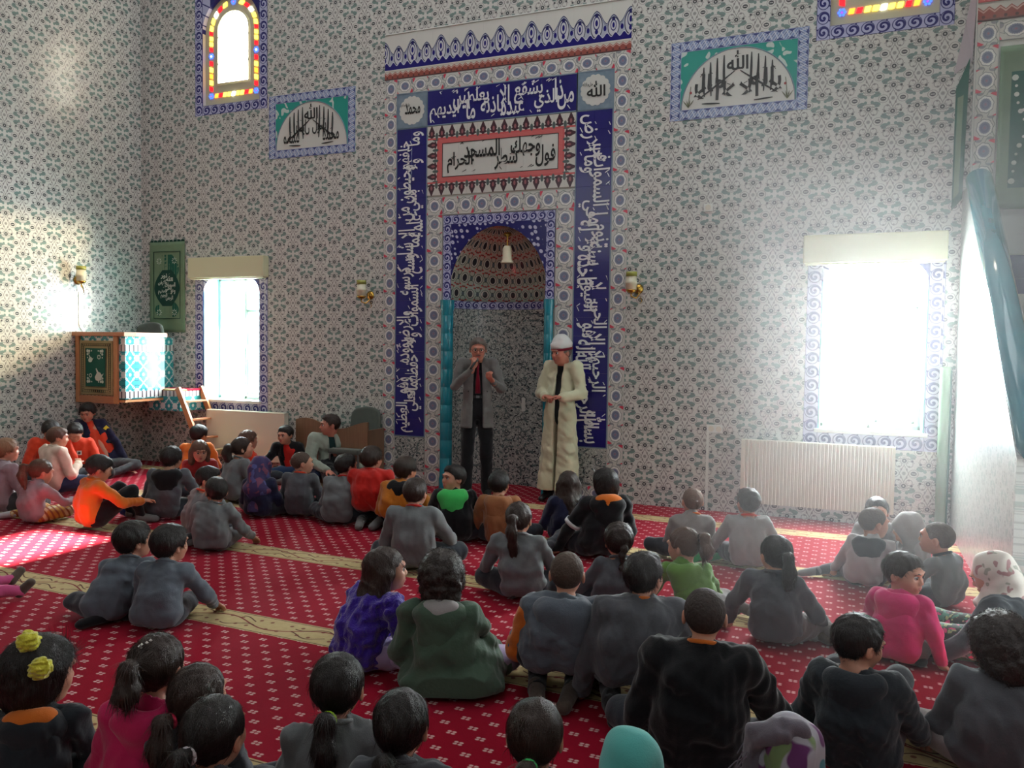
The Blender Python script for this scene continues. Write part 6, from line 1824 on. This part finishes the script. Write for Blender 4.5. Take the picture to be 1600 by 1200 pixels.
YEL = cloth('yellow_pompom_fluff', (214, 206, 60), knit=90, bump=1.0, sheen=0.5)

def patches(cols):     # coloured patches on jackets
    def f(root, J, H, R, hs, s, A):
        for (side, t, mat, nm) in cols:
            a, b = (J['sh'][side], J['el'][side]); c = a + (b - a) * t
            o = Vector(c) + Vector((0, .045 * s, 0)); MB().lathe([(0, 0), (.035 * s, 0), (.035 * s, .004), (0, .006)], 4, Mx=Matrix.Translation(o) @ Matrix.Rotation(-PI / 2, 4, 'X')).obj(nm, mat, root)
    return f
M_STRIPE = material('white_sleeve_stripe', (196, 200, 202), 0.6)
def sleeve_ring(side, t, mat=None, r=.058, nm='sleeve_stripe'):
    def f(root, J, H, R, hs, s, A):
        a, b = Vector(J['sh'][side]), Vector(J['el'][side]); c = a.lerp(b, t); ax = (b - a).normalized()
        MB().lathe([(r * s, -.016), (r * s + .003, -.016), (r * s + .003, .016), (r * s, .016), (r * s, -.016)], 18, Mx=Matrix.Translation(c) @ ax.to_track_quat('Z', 'Y').to_matrix().to_4x4()).obj(nm, mat or M_STRIPE, root, smooth=True)
    return f
def sleeves(mat):
    def f(root, J, H, R, hs, s, A):
        for i in range(2):
            F = Field(np.minimum(np.minimum(J['sh'][i], J['el'][i]), J['wr'][i]) - .1, np.maximum(np.maximum(J['sh'][i], J['el'][i]), J['wr'][i]) + .1, A['vox'])
            a, b, c = J['sh'][i], J['el'][i], J['wr'][i]
            a = a + (b - a) * .16
            F.cap(a, b, .0600 * s, .050 * s, 0); F.cap(b, b + (c - b) * .95, .050 * s, .039 * s, .012); F.folds(.004, 50, A['idx'] + i)
            link('orange_sleeve', F.mesh('orange_sleeve'), mat, root)
    return f
def badge(root, J, H, R, hs, s, A):
    c = A['chest'] + Vector((-.03, .098 * s, -.03)); MB().box(c.x - .025, c.x + .025, c.y - .004, c.y + .006, c.z - .025, c.z + .025, .004).obj('chest_badge', M_WTILE, root)
    MB().lathe([(0, 0), (.014, 0), (.014, .003), (0, .003)], 12, Mx=Matrix.Translation((c.x, c.y + .006, c.z)) @ Matrix.Rotation(-PI / 2, 4, 'X')).obj('badge_face', M_BLACKINK, root)
def pompoms(root, J, H, R, hs, s, A):
    P = lambda x, y, z: tuple(Vector(H) + R @ Vector((x, y, z)) * hs)
    pts = [P(.088 * math.cos(a), -.03, .022 + .100 * math.sin(a)) for a in [PI * k / 14 for k in range(15)]]
    MB().tube(pts, .006, 8).obj('head_band', YEL, root, smooth=True)
    for x_, y_, z_ in ((.035, -.06, .125), (.098, -.05, .055)):
        F = Field(np.array(P(x_, y_, z_)) - .06, np.array(P(x_, y_, z_)) + .06, .004); F.ell(P(x_, y_, z_), (.036, .036, .036), None, 0); F.folds(.0035, 260, 5)
        link('pompom', F.mesh('pompom'), YEL, root)
def fringe(root, J, H, R, hs, s, A):
    F = Field(np.array(H) - .25, np.array(H) + .2, A['vox']); PH = lambda x, y, z: np.array(Vector(H) + R @ Vector((x, y, z)) * hs)
    for k in range(9):
        a = -0.2 + k * .33; F.ell(PH(-.085 * math.cos(a * .8) - .015, -.03 - .05 * math.sin(a), .04 + .06 * math.sin(a * .8)), (.03, .03, .03), None, .02)
    F.cap(PH(-.09, -.03, -.12), PH(-.10, -.02, .02), .045, .03, .03); F.folds(.005, 90, 3)
    o = link('grey_shawl', F.mesh('grey_shawl'), SC_FRNG, root)
    mb = MB(); rr = random.Random(4)
    for k in range(26):
        a = Vector(PH(-.10 + rr.uniform(-.03, .01), rr.uniform(-.12, .03), -.12 + .16 * k / 26)); d = Vector((-.03 + rr.uniform(-.02, .02), rr.uniform(-.03, .03), -.035)); mb.tube([tuple(a), tuple(a + d * .6), tuple(a + d + Vector((0, 0, -.012)))], .0022, 4)
    t = mb.obj('fringe', SC_FRNG, o); t['kind'] = 'stuff'
def glasses(root, J, H, R, hs, s, A):
    P = lambda x, y, z: tuple(Vector(H) + R @ Vector((x, y, z)) * hs); mb = MB()
    for sx in (-1, 1):
        pts = [P(sx * .031 + .022 * math.cos(a), .1015 - abs(.022 * math.cos(a) * sx + .0) * .1, .006 + .015 * math.sin(a)) for a in [2 * PI * k / 14 for k in range(15)]]; mb.tube(pts, .0016, 5)
        mb.tube([P(sx * .053, .098, .010), P(sx * .078, .05, .010), P(sx * .082, .0, .004)], .0016, 5)
    mb.tube([P(-.010, .103, .009), P(.010, .103, .009)], .0016, 5); mb.obj('glasses', M_BLACKPL, root)
def tie_belt(root, J, H, R, hs, s, A):
    n, c, w_ = A['neck'], A['chest'], A['waist']
    y = c.y + .094 * s
    MB().tube([(n.x, n.y + .056, n.z - .005), (c.x, y, c.z + .03), (c.x, y + .006, c.z - .05), (w_.x, w_.y + .10 * s, w_.z)], [.014, .013, .024, .030], 8).obj('tie', C_WINE, root, smooth=True)
    z = w_.z - .035
    MB().lathe([(.128 * s, -.014), (.132 * s, -.014), (.132 * s, .014), (.128 * s, .014)], 24, Mx=Matrix.Translation((w_.x, w_.y + .01, z)) @ Matrix.Diagonal((1.0, .72, 1, 1))).obj('belt', M_BLACKPL, root)
    MB().box(w_.x - .018, w_.x + .018, w_.y + .01 + .092 * s, w_.y + .018 + .092 * s, z - .013, z + .013, .003).obj('belt_buckle', M_STEEL, root)
    bt = MB()
    for sx in (-1, 1):
        for dz in (0.02, -.10): bt.lathe([(0, 0), (.010, 0), (.008, .004), (0, .005)], 10, Mx=Matrix.Translation((w_.x + sx * .095, w_.y + .085 * s, w_.z + dz)) @ Matrix.Rotation(-PI / 2, 4, 'X'))
    bt.obj('jacket_button', M_BLACKPL, root)
    for sx in (-1, 1):
        MB().prism([(sx * .040, n.z - .02), (sx * .085, n.z - .09), (sx * .100, c.z + .0), (sx * .055, w_.z + .06), (sx * .045, c.z)], c.y + .080 * s, c.y + .094 * s).obj('lapel', C_TWEED, root)
def shoes(root, J, H, R, hs, s, A):
    pass
def imam(root, J, H, R, hs, s, A):
    P = lambda x, y, z: tuple(Vector(H) + R @ Vector((x, y, z)) * hs)
    F = Field(np.array(H) - .2, np.array(H) + .22, A['vf']); F.ell(P(0, -.012, .070), tuple(np.array((.094, .106, .062)) * hs), R, 0); F.cap(P(0, -.012, .055), P(0, -.012, .085), .088 * hs, .085 * hs, .01)
    Rn = np.array(R); F.cut(lambda x, y, z: (.040 - ((x - H[0]) * Rn[0, 2] + (y - H[1]) * Rn[1, 2] + (z - H[2]) * Rn[2, 2]) / hs) * .9 * hs); F.folds(.002, 90, 4)
    o = link('white_turban', F.mesh('white_turban'), material('white_turban_cotton', (214, 214, 212), 0.8), root)
    mb = MB().lathe([(.088 * hs, -.012), (.0935 * hs, -.012), (.0945 * hs, .010), (.088 * hs, .012)], 28, Mx=Matrix.Translation(P(0, -.012, .034)) @ R.to_4x4() @ Matrix.Diagonal((1, 1.12, 1, 1)))
    mb.obj('dark_cap_band', C_WINE, root, smooth=True)
def mustache(root, J, H, R, hs, s, A):
    P = lambda x, y, z: tuple(Vector(H) + R @ Vector((x, y, z)) * hs)
    MB().tube([P(-.024, .086, -.042), P(-.008, .096, -.036), P(.008, .096, -.036), P(.024, .086, -.042)], [.002, .006, .006, .002], 6).obj('moustache', H_GREY, root, smooth=True)
def seq(*fs):
    def f(*a):
        for g in fs: g(*a)
    return f
def seat_blazer(root, J, H, R, hs, s, A): pass
G1 = 'children in grey school knits seated on the carpet'
CAST = []
def K(label, h, b, face, top, **kw):
    d = dict(label=label, h=h, b=b, face=face, top=top); d.update(kw); CAST.append(d)
# --- far left
K('small child with sunlit light hair in a lilac-grey sweater at the far left edge', (10, 705), (2, 802), 60, C_LILAC, look=80, hair='thick', hc=H_LIGHT, trousers=T_GREY)
K('girl with tied brown hair, lilac sweater and mustard plaid skirt, turned right', (64, 738), (52, 818), 55, C_LILAC, look=70, pitch=15, hair='ponylong', hc=H_BROWN, trousers=T_PLAID, legs='side', mirror=True, sock=S_WHITE, arms=('knee', 'reach'), tail=.2)
K('black-haired boy in red with lowered head, against the left wall', (79, 674), (76, 757), 170, C_REDO, look=170, pitch=35, hair='thick')
K('boy in a cream shirt seen side-on before the two boys in red shirts', (90, 684), (88, 770), 60, C_CREAM, look=85, pitch=8, hair='short', hc=H_BROWN, trousers=T_JEAN, arms=('knee', 'chest'))
K('boy in a red-orange shirt with a white chest badge, head bowed, under the preaching box', (117, 676), (120, 752), 175, C_REDO, look=178, pitch=38, hair='short', trousers=T_BLACK, extra=badge, arms=('lap', 'lap'))
K('boy lounging under the preaching box in a navy jacket with yellow patches', (137, 645), (172, 740), 165, C_NAVY, look=200, pitch=18, hair='thick', tname='jacket', under=C_REDO, open=(.045, .04, 0), trousers=T_GREY, s=1.05,
  legs=dict(pel=.105, hip=((-.07, .03, .10), (.07, .03, .10)), knee=((-.20, .28, .12), (.34, .18, .12)), ank=((.10, .36, .05), (.62, .34, .05)), toe=((.2, .38, .05), (.74, .36, .08))), sock=S_BLACK, arms=('prop', 'prop'), eyes=True, collar=C_BLACK,
  extra=patches(((0, .3, material('yellow_patch', (214, 200, 50), .7), 'yellow_patch'), (1, .4, MATS['yellow_patch'], 'yellow_patch'), (1, .9, MATS['yellow_patch'], 'yellow_patch'))), group=None)
K('boy in a bright orange sweater facing right in the sun patch', (155, 733), (142, 826), 70, C_ORANGE, look=85, pitch=22, hair='thick', trousers=T_BLACK, arms=('reach', 'reach'), legs='up', fold=.004)
K('dark-haired child in grey with a black hood, left of the girl facing the camera', (268, 718), (255, 812), 20, C_GREYD, look=35, pitch=5, hair='thick', hoodback=(C_BLACK, None), arms=('lap', 'knee'))
K('girl with a light fringe looking at the camera, long hair, red checked top', (312, 706), (318, 775), 180, cloth('red_checked_flannel', (150, 36, 36)), look=172, pitch=8, hair='long', hc=H_BROWN, fringe=.035, eyes=True, tail=.24, trousers=T_DARK)
K('dark-haired boy in an orange shirt right behind the girl with the light fringe', (311, 680), (304, 752), 20, C_ORANGE, look=45, pitch=10, hair='thick')
K('boy half hidden with his hand to his face and an orange shirt under grey', (326, 750), (308, 840), 70, C_GREY, look=110, pitch=10, hair='short', collar=C_REDO, arms=('lap', 'face'))
K('stout boy in a grey sweater seen from behind, legs folded to the right', (338, 768), (332, 862), 25, C_GREY, look=-15, hair='short', bulk=1.12, hem=.05, trousers=T_GREY, arms=('knee', 'knee'), legs='side', mirror=True, sock=S_GREY)
K('girl with long wavy dark hair tied back, looking right at the flat radiator', (379, 701), (366, 785), 60, C_GREY, look=85, pitch=-4, hair='wavy', hc=H_DARK, band=N_BLACK)
K('brown-haired boy in an orange-red shirt beyond the girl with wavy hair', (388, 689), (396, 755), 60, C_REDO, look=70, hair='thick', hc=H_BROWN)
K('seated girl wrapped in a dark violet patterned headscarf', (409, 732), (405, 808), 30, C_NAVY, look=50, pitch=12, hair='scarf', hc=SC_PUR, ears=False, bulk=1.1, drape=.3)
K('boy in a dark open jacket over a red shirt, looking left, before the flat radiator', (446, 680), (462, 752), 195, C_BLACK, look=215, pitch=6, hair='short', tname='jacket', under=C_RED, open=(.05, .03, 0), trousers=T_JEAN, eyes=True, arms=('lap', 'knee'), s=1.05)
K('boy with close-cropped light hair turned right, below the seated man', (472, 724), (470, 808), 25, C_GREYD, look=80, hair='buzz', hc=H_BUZZ, collar=C_REDO, eyes=True)
K('man in a pale sage blazer seated by the wavy oak desk, head turned left', (516, 664), (524, 756), 170, C_BLAZER, look=255, pitch=4, hair='grey', hc=H_DARK, adult=True, hs=1.12, s=1.2, shw=.15, tname='blazer', under=C_TEALS, open=(.055, .03, 0), trousers=T_BLACK, legs='kneel', arms=('knee', 'lap'), eyes=True, skin=M_SKIN2, bulk=1.05, sleeve=1.1)
K('black-haired boy in grey with a red side stripe, left of the boy in red', (541, 729), (528, 820), 20, C_GREY, look=60, hair='short', collar=C_RED, arms=('lap', 'knee'))
K('boy in a plain bright red sweater kneeling on his heels', (581, 718), (580, 822), 15, C_RED, look=40, hair='thick', hc=H_DARK, legs='kneel', trousers=T_DARK, sock=S_GREY, fold=.004, arms=('lap', 'lap'))
K('child in an amber padded vest with a black hood, right of the boy in red', (634, 735), (622, 832), 15, C_AMBER, look=45, hair='thick', hc=H_DARK, tname='padded_vest', hoodback=(C_BLACK, None), bulk=1.12, legs='kneel', trousers=T_BLACK)
K('boy with cropped dark hair in a grey sweater in front of the amber-vested child', (649, 771), (648, 892), 10, C_GREY, look=25, hair='short', hc=H_DARK, collar=C_RED, legs='cross', arms=('lap', 'knee'), fold=.005)
K('boy in a black hoodie with bright green hood lining, looking back over his shoulder', (709, 748), (714, 848), 5, C_BLACK, look=-125, pitch=-4, hair='short', hoodback=(C_MINT, None), eyes=True, tname='hoodie', extra=sleeve_ring(1, .85, S_GREY), arms=('lap', 'prop'))
K('child in a tan canvas jacket between the green-hooded boy and the long-haired girl', (780, 757), (786, 852), 5, C_TAN, look=20, hair='short', bulk=1.1, tname='jacket', hoodback=(C_TAN, None))
K('girl with long brown hair down her back in a navy padded coat', (888, 758), (884, 848), -5, C_NAVY, look=-10, hair='long', hc=H_DARK, tname='padded_coat', legs='side', trousers=T_GREY, sock=S_WHITE, bulk=1.08, tail=.28)
K('black-haired child in a black hoodie, orange hood lining, white sleeve stripe', (945, 757), (935, 872), -15, C_BLACK, look=-35, hair='bob', hoodback=(C_BLACK, C_ORANGE), tname='hoodie', extra=sleeve_ring(0, .75), arms=('prop', 'lap'), legs='side', mirror=True)
# --- middle
K('girl in grey with a low dark ponytail and a sparkling clip, centre of the floor', (811, 812), (816, 938), 5, C_GREY, look=15, hair='pony', hc=H_DARK, band=M_STEEL, arms=('knee', 'knee'))
K('girl with curly dark hair in one braid with a pink tie, in dark grey', (966, 846), (955, 955), -10, C_GREYD, look=-15, hair='braid', hc=H_CURL, band=N_PINKT, arms=('prop', 'lap'))
K('close-cropped boy in a slate hooded vest with orange sleeves', (886, 898), (866, 1090), 5, C_GREY2, look=5, hair='buzz', hc=H_BUZZ, legs='kneel', hoodback=(C_GREY2, None), tname='hooded_vest', trousers=T_BLACK, arms=('lap', 'knee'),
  extra=sleeves(C_ORANGE))
K('boy in dark grey with an orange collar beside the cropped boy in the hooded vest', (1006, 902), (985, 1112), 0, C_GREYD, look=30, hair='short', hc=H_BLACK, collar=C_ORANGE, legs='kneel', arms=('down', 'lap'), bulk=1.1, trousers=T_GREY, fold=.004)
K('boy with shaved dark hair in a black sweater with orange collar, bottom centre', (1101, 963), (1090, 1215), 5, C_BLACK, look=0, hair='buzz', hc=hair_mat('dark_cropped_hair', (44, 38, 36), .7, True), collar=C_ORANGE, bulk=1.12, arms=('down', 'knee'), trousers=T_DARK, legs='cross')
K('girl in a leaf-green hooded top leaning on one arm', (1068, 854), (1092, 968), -5, C_GREEN, look=-60, pitch=8, hair='pony', hc=H_BROWN, band=N_BLACK, tail=.14, tie=.06, hoodback=(C_GREEN, None), arms=('prop', 'knee'), legs='side', trousers=T_TAUPE, sock=S_GREY, tname='hooded_top')
K('light brown-haired boy in warm grey nearest the ribbed radiator on the left', (1082, 784), (1068, 876), -5, C_GREY3, look=-15, hair='buzz', hc=hair_mat('cropped_brown_hair', (84, 64, 52), .7, True), collar=C_ORANGE)
K('boy in warm grey with a green sock in front of the ribbed radiator', (1169, 786), (1168, 888), -5, C_GREY3, look=-25, hair='short', hc=H_DARK, collar=C_REDO, sock=S_GREEN, arms=('prop', 'knee'), legs='side', mirror=True)
K('girl with a dark ponytail in slate grey, seen from behind, right of the green-topped girl', (1212, 868), (1212, 1008), 10, C_GREYD, look=-25, hair='pony', hc=H_BLACK, band=N_BLACK, tail=.2, tie=.02, legs='side', arms=('prop', 'knee'), trousers=T_TAUPE)
# --- right
K('child mostly hidden behind the pale grey boy, sunlit dark hair', (1370, 800), (1372, 880), 170, C_GREY3, look=175, hair='short', hc=H_DARK)
K('boy in a pale grey sweater with dark hood leaning on one arm near the radiator', (1365, 818), (1348, 918), 15, C_GREYL, look=60, pitch=5, hair='buzz', hc=H_BUZZ, hoodback=(T_DARK, None), arms=('prop', 'lap'), legs='side', mirror=True, trousers=T_GREY, sock=S_GREY)
K('child with a grey hood raised, bent forward by the rolled rug', (1418, 828), (1424, 895), -120, C_GREY3, look=-110, pitch=35, hair='hood', hc=C_GREY3, ears=False)
K('boy with short hair facing left in grey beside the stair pulpit', (1464, 842), (1476, 950), -60, C_GREY, look=-80, pitch=-2, hair='buzz', hc=H_BUZZ, eyes=True, collar=T_DARK, legs='side', mirror=True, arms=('knee', 'lap'))
K('girl in a hot pink hooded fleece glancing back to the right', (1412, 897), (1400, 1036), 20, C_PINK, look=120, pitch=4, hair='short', hc=H_DARK, hoodback=(C_PINK, None), eyes=True, tname='fleece', arms=('lap', 'down'), legs='side', mirror=True, trousers=T_TAUPE)
K('woman in a pale rose-print headscarf bending forward at the right edge', (1552, 898), (1578, 1040), -75, T_DARK, look=-85, pitch=28, hair='scarf', drape=0, hc=SC_ROSE, ears=False, s=1.1, hs=1.05, eyes=True, trousers=SK_FLOR, legs=dict(pel=.105, hip=((-.075, .02, .10), (.075, .02, .10)), knee=((-.16, .34, .10), (.06, .36, .11)), ank=((-.3, .30, .05), (.12, .46, .05)), toe=((-.38, .26, .04), (.18, .52, .035))), sock=S_BLACK, arms=('knee', 'lap'), bulk=1.08)
K('boy with thick curly sunlit hair, red collar and dark grey sweater, bottom right corner', (1562, 1015), (1548, 1215), -5, C_GREYD, look=-50, pitch=8, hair='curly', hc=H_CURL, collar=C_RED, bulk=1.08, legs='cross', trousers=C_GREYL, arms=('lap', 'knee'), eyes=True, hs=1.0)
K('boy in a black jacket with a thick folded hood, second from the bottom right corner', (1340, 1006), (1338, 1205), 5, C_MIX, look=50, pitch=14, hair='short', hc=H_BLACK, hoodback=(C_MIX, None), tname='jacket', bulk=1.15, trousers=T_GREY, arms=('lap', 'knee'), legs='up', eyes=True)
# --- front row from the right
K('child in a floral violet headscarf and fringed grey shawl at the bottom edge', (1238, 1178), (1240, 1440), 0, C_GREYD, hair='scarf', hc=SC_FLOR, ears=False, extra=fringe)
K('child in a plain turquoise headscarf at the bottom edge', (987, 1198), (990, 1460), 0, C_GREYD, hair='scarf', hc=SC_TEAL, ears=False)
K('girl with brown hair and a green hair tie at the bottom edge', (836, 1152), (836, 1410), 0, C_GREYD, look=8, hair='ponylong', hc=H_DARK, band=N_GREEN, tail=.24, tie=-.03)
K('girl with a long black ponytail in a neon lime tie, grey sweater', (528, 1076), (500, 1300), 10, C_GREY, look=15, hair='ponylong', hc=H_BLACK, band=N_LIME, tail=.30, tie=-.045, hs=1.05)
K('black-haired girl at the bottom edge just right of the lime-tied ponytail', (628, 1135), (625, 1370), 10, C_GREYD, look=20, hair='ponylong', hc=H_BLACK, tail=.26, tie=-.05, band=N_BLACK)
K('girl with long brown hair in a shaggy purple jacket, speaking to her right', (603, 892), (562, 1046), 50, C_PURPLE, look=85, pitch=-2, hair='long', hc=H_DARK, tname='shaggy_jacket', trousers=T_LAV, eyes=True, tail=.40, bulk=1.12, legs='cross', arms=('lap', 'lap'), fold=.008, ffreq=90, sleeve=1.15)
K('girl with curly dark hair and a hair clip in a dark green parka', (690, 906), (705, 1078), 5, C_OLIVE, look=5, hair='curly', hc=H_CURL, hoodback=(C_OLIVE, C_GREYL), flare=True, tname='parka', trousers=T_LAV, clip=True, bulk=1.08, fold=.012, ffreq=30, arms=('lap', 'knee'), legs='cross')
# --- left middle
K('left boy of the pair in slate sweaters seated side by side, looking right', (209, 846), (166, 972), 20, C_GREY2, look=70, hair='thick', hc=H_BLACK, bulk=1.08, lean=.12, arms=('lap', 'knee'), fold=.005)
K('right boy of the pair in slate sweaters seated side by side, black sock showing', (266, 852), (246, 984), 25, C_GREY2, look=55, hair='thick', hc=H_BLACK, bulk=1.08, lean=.12, sock=S_BLACK, arms=('lap', 'knee'), trousers=T_DARK, fold=.005, legs='side', mirror=True)
# --- bottom left
K('girl with two yellow pompoms on her hair band, bottom left corner', (62, 1055), (40, 1270), 15, C_MIX, look=65, pitch=5, hair='bob', hc=H_BLACK, hoodback=(C_MIX, C_ORANGE), tname='jacket', extra=pompoms, hs=1.1, bulk=1.1)
K('girl in a raspberry pink hoodie with white beads in her dark hair', (246, 1045), (225, 1270), 15, C_PINKD, look=35, pitch=5, hair='ponylong', hc=H_DARK, tie=.04, tail=.10, beads=True, hoodback=(C_PINKD, None), tname='hoodie', hs=1.05)
K('dark-haired girl with a raspberry hair tie just right of the pink hoodie', (310, 1090), (300, 1290), 20, C_GREYD, look=45, hair='ponylong', hc=H_DARK, band=N_RED, tail=.28, tie=-.03)
K('girl with black hair gathered in a white scrunchie, bottom edge left', (335, 1150), (320, 1390), 15, C_GREYD, look=35, hair='ponylong', hc=H_BLACK, band=N_WHITE, tail=.3, tie=.0, hs=1.05)
K('child cut off by the left frame edge, pink trousers and a grey sock stretched out', (-158, 885), (-150, 958), 85, C_PINKD, look=80, hair='thick', trousers=T_PINK, legs='out', sock=S_BROWN)
# --- standing men
STAND = dict(pel=.90, hip=((-.085, 0, .88), (.085, 0, .88)), knee=((-.10, .02, .48), (.10, .01, .48)), ank=((-.11, -.01, .09), (.11, 0, .09)), toe=((-.13, .12, .035), (.14, .12, .035)))
AR_MIC = ((.24, .04, -.24), (.06, .20, -.05), (-.25, .3, .9))
AR_UP = ((.25, .06, -.26), (.15, .22, -.18), (-.5, .5, .6))
AR_BELT = ((.24, .02, -.27), (.10, .20, -.30), (-.8, .4, .1))
AR_DOWN = ((.26, .0, -.28), (.20, .12, -.40), (-.5, .5, -.6))
def mic(root, J, H, R, hs, s, A):
    w_ = Vector(J['wr'][1]); d = Vector(J['hd'][1]).normalized(); p = w_ + d * .06 + Vector((0, .02, 0))
    Mw = Matrix.Translation(root.location) @ Matrix.Rotation(root.rotation_euler.z, 4, 'Z')
    ax = (Vector(P3(H, R, hs, 0, .10, -.055)) - p).normalized()
    m_ = empty('microphone', Mw @ p, 'black handheld microphone held near the mouth of the man in the tweed jacket', 'microphone')
    Q = Mw.to_3x3() @ ax
    m_.rotation_euler = Q.to_track_quat('Z', 'Y').to_euler()
    MB().lathe([(0, -.11), (.011, -.11), (.014, .03), (.017, .05), (0, .05)], 14).obj('handle', M_BLACKPL, m_, smooth=True)
    MB().lathe([(0, .045), (.018, .05), (.023, .07), (.018, .092), (0, .10)], 14).obj('mesh_head', M_STEEL, m_, smooth=True)
def P3(H, R, hs, x, y, z): return tuple(Vector(H) + R @ Vector((x, y, z)) * hs)
K('man in grey tweed jacket and wine-red tie standing with a microphone in the niche', (747, 546), (744, 778), 178, C_TWEED, look=178, pitch=10, hair='grey', hc=H_GREY, adult=True, hs=1.12, s=1.0, shw=.165, stand=True, legs=STAND, trousers=T_BLACK, hem=.75,
  tname='tweed_jacket', under=C_BLACK, open=(.055, .042, 0), opz=.75, arms=(AR_UP, AR_MIC), eyes=True, skin=M_SKIN2, sock=M_BLACKPL, fold=.004, ffreq=25, bulk=1.12, extra=seq(glasses, tie_belt, mustache, mic), curl=1.1, lean=.0, pn=((0, 0, 1), (0, 0, 1)))
K('man in a long ivory robe and white turban standing right of the niche', (877, 551), (872, 784), 205, C_ROBE, look=225, pitch=8, hair='grey', hc=H_GREY, adult=True, hs=1.14, s=1.0, shw=.145, stand=True, legs=STAND, trousers=T_BLACK, hem=.13,
  tname='ivory_robe', under=C_BLACK, open=(.012, .035, .0), opz=.13, arms=(AR_BELT, AR_BELT), eyes=True, skin=M_SKIN2, sock=M_BLACKPL, fold=.008, ffreq=40, fstr=(1, 1, .10), bulk=1.13, sleeve=1.18, extra=imam, curl=1.0, lean=.0, robe=True)
roots = [make_person(sp, i + 1) for i, sp in enumerate(CAST)]

p_ = on_floor(203, 808)
F = Field((-.14, -.12, 0), (.16, .12, .2), .007); F.ell((-.03, 0, .07), (.075, .06, .07), None, 0); F.ell((.05, .02, .05), (.06, .05, .05), None, .015); F.ell((0, -.02, .13), (.05, .045, .045), None, .02); F.folds(.006, 60, 9); F.cut(lambda x, y, z: .002 - z + 0 * x + 0 * y)
o = link('cloth_bundle', F.mesh('cloth_bundle'), cloth('bright_blue_knit', (24, 70, 160)), None, loc=(p_.x, p_.y, 0)); tag(o, 'bright blue crumpled knit bundle on the carpet before the boy in orange', 'bundle')
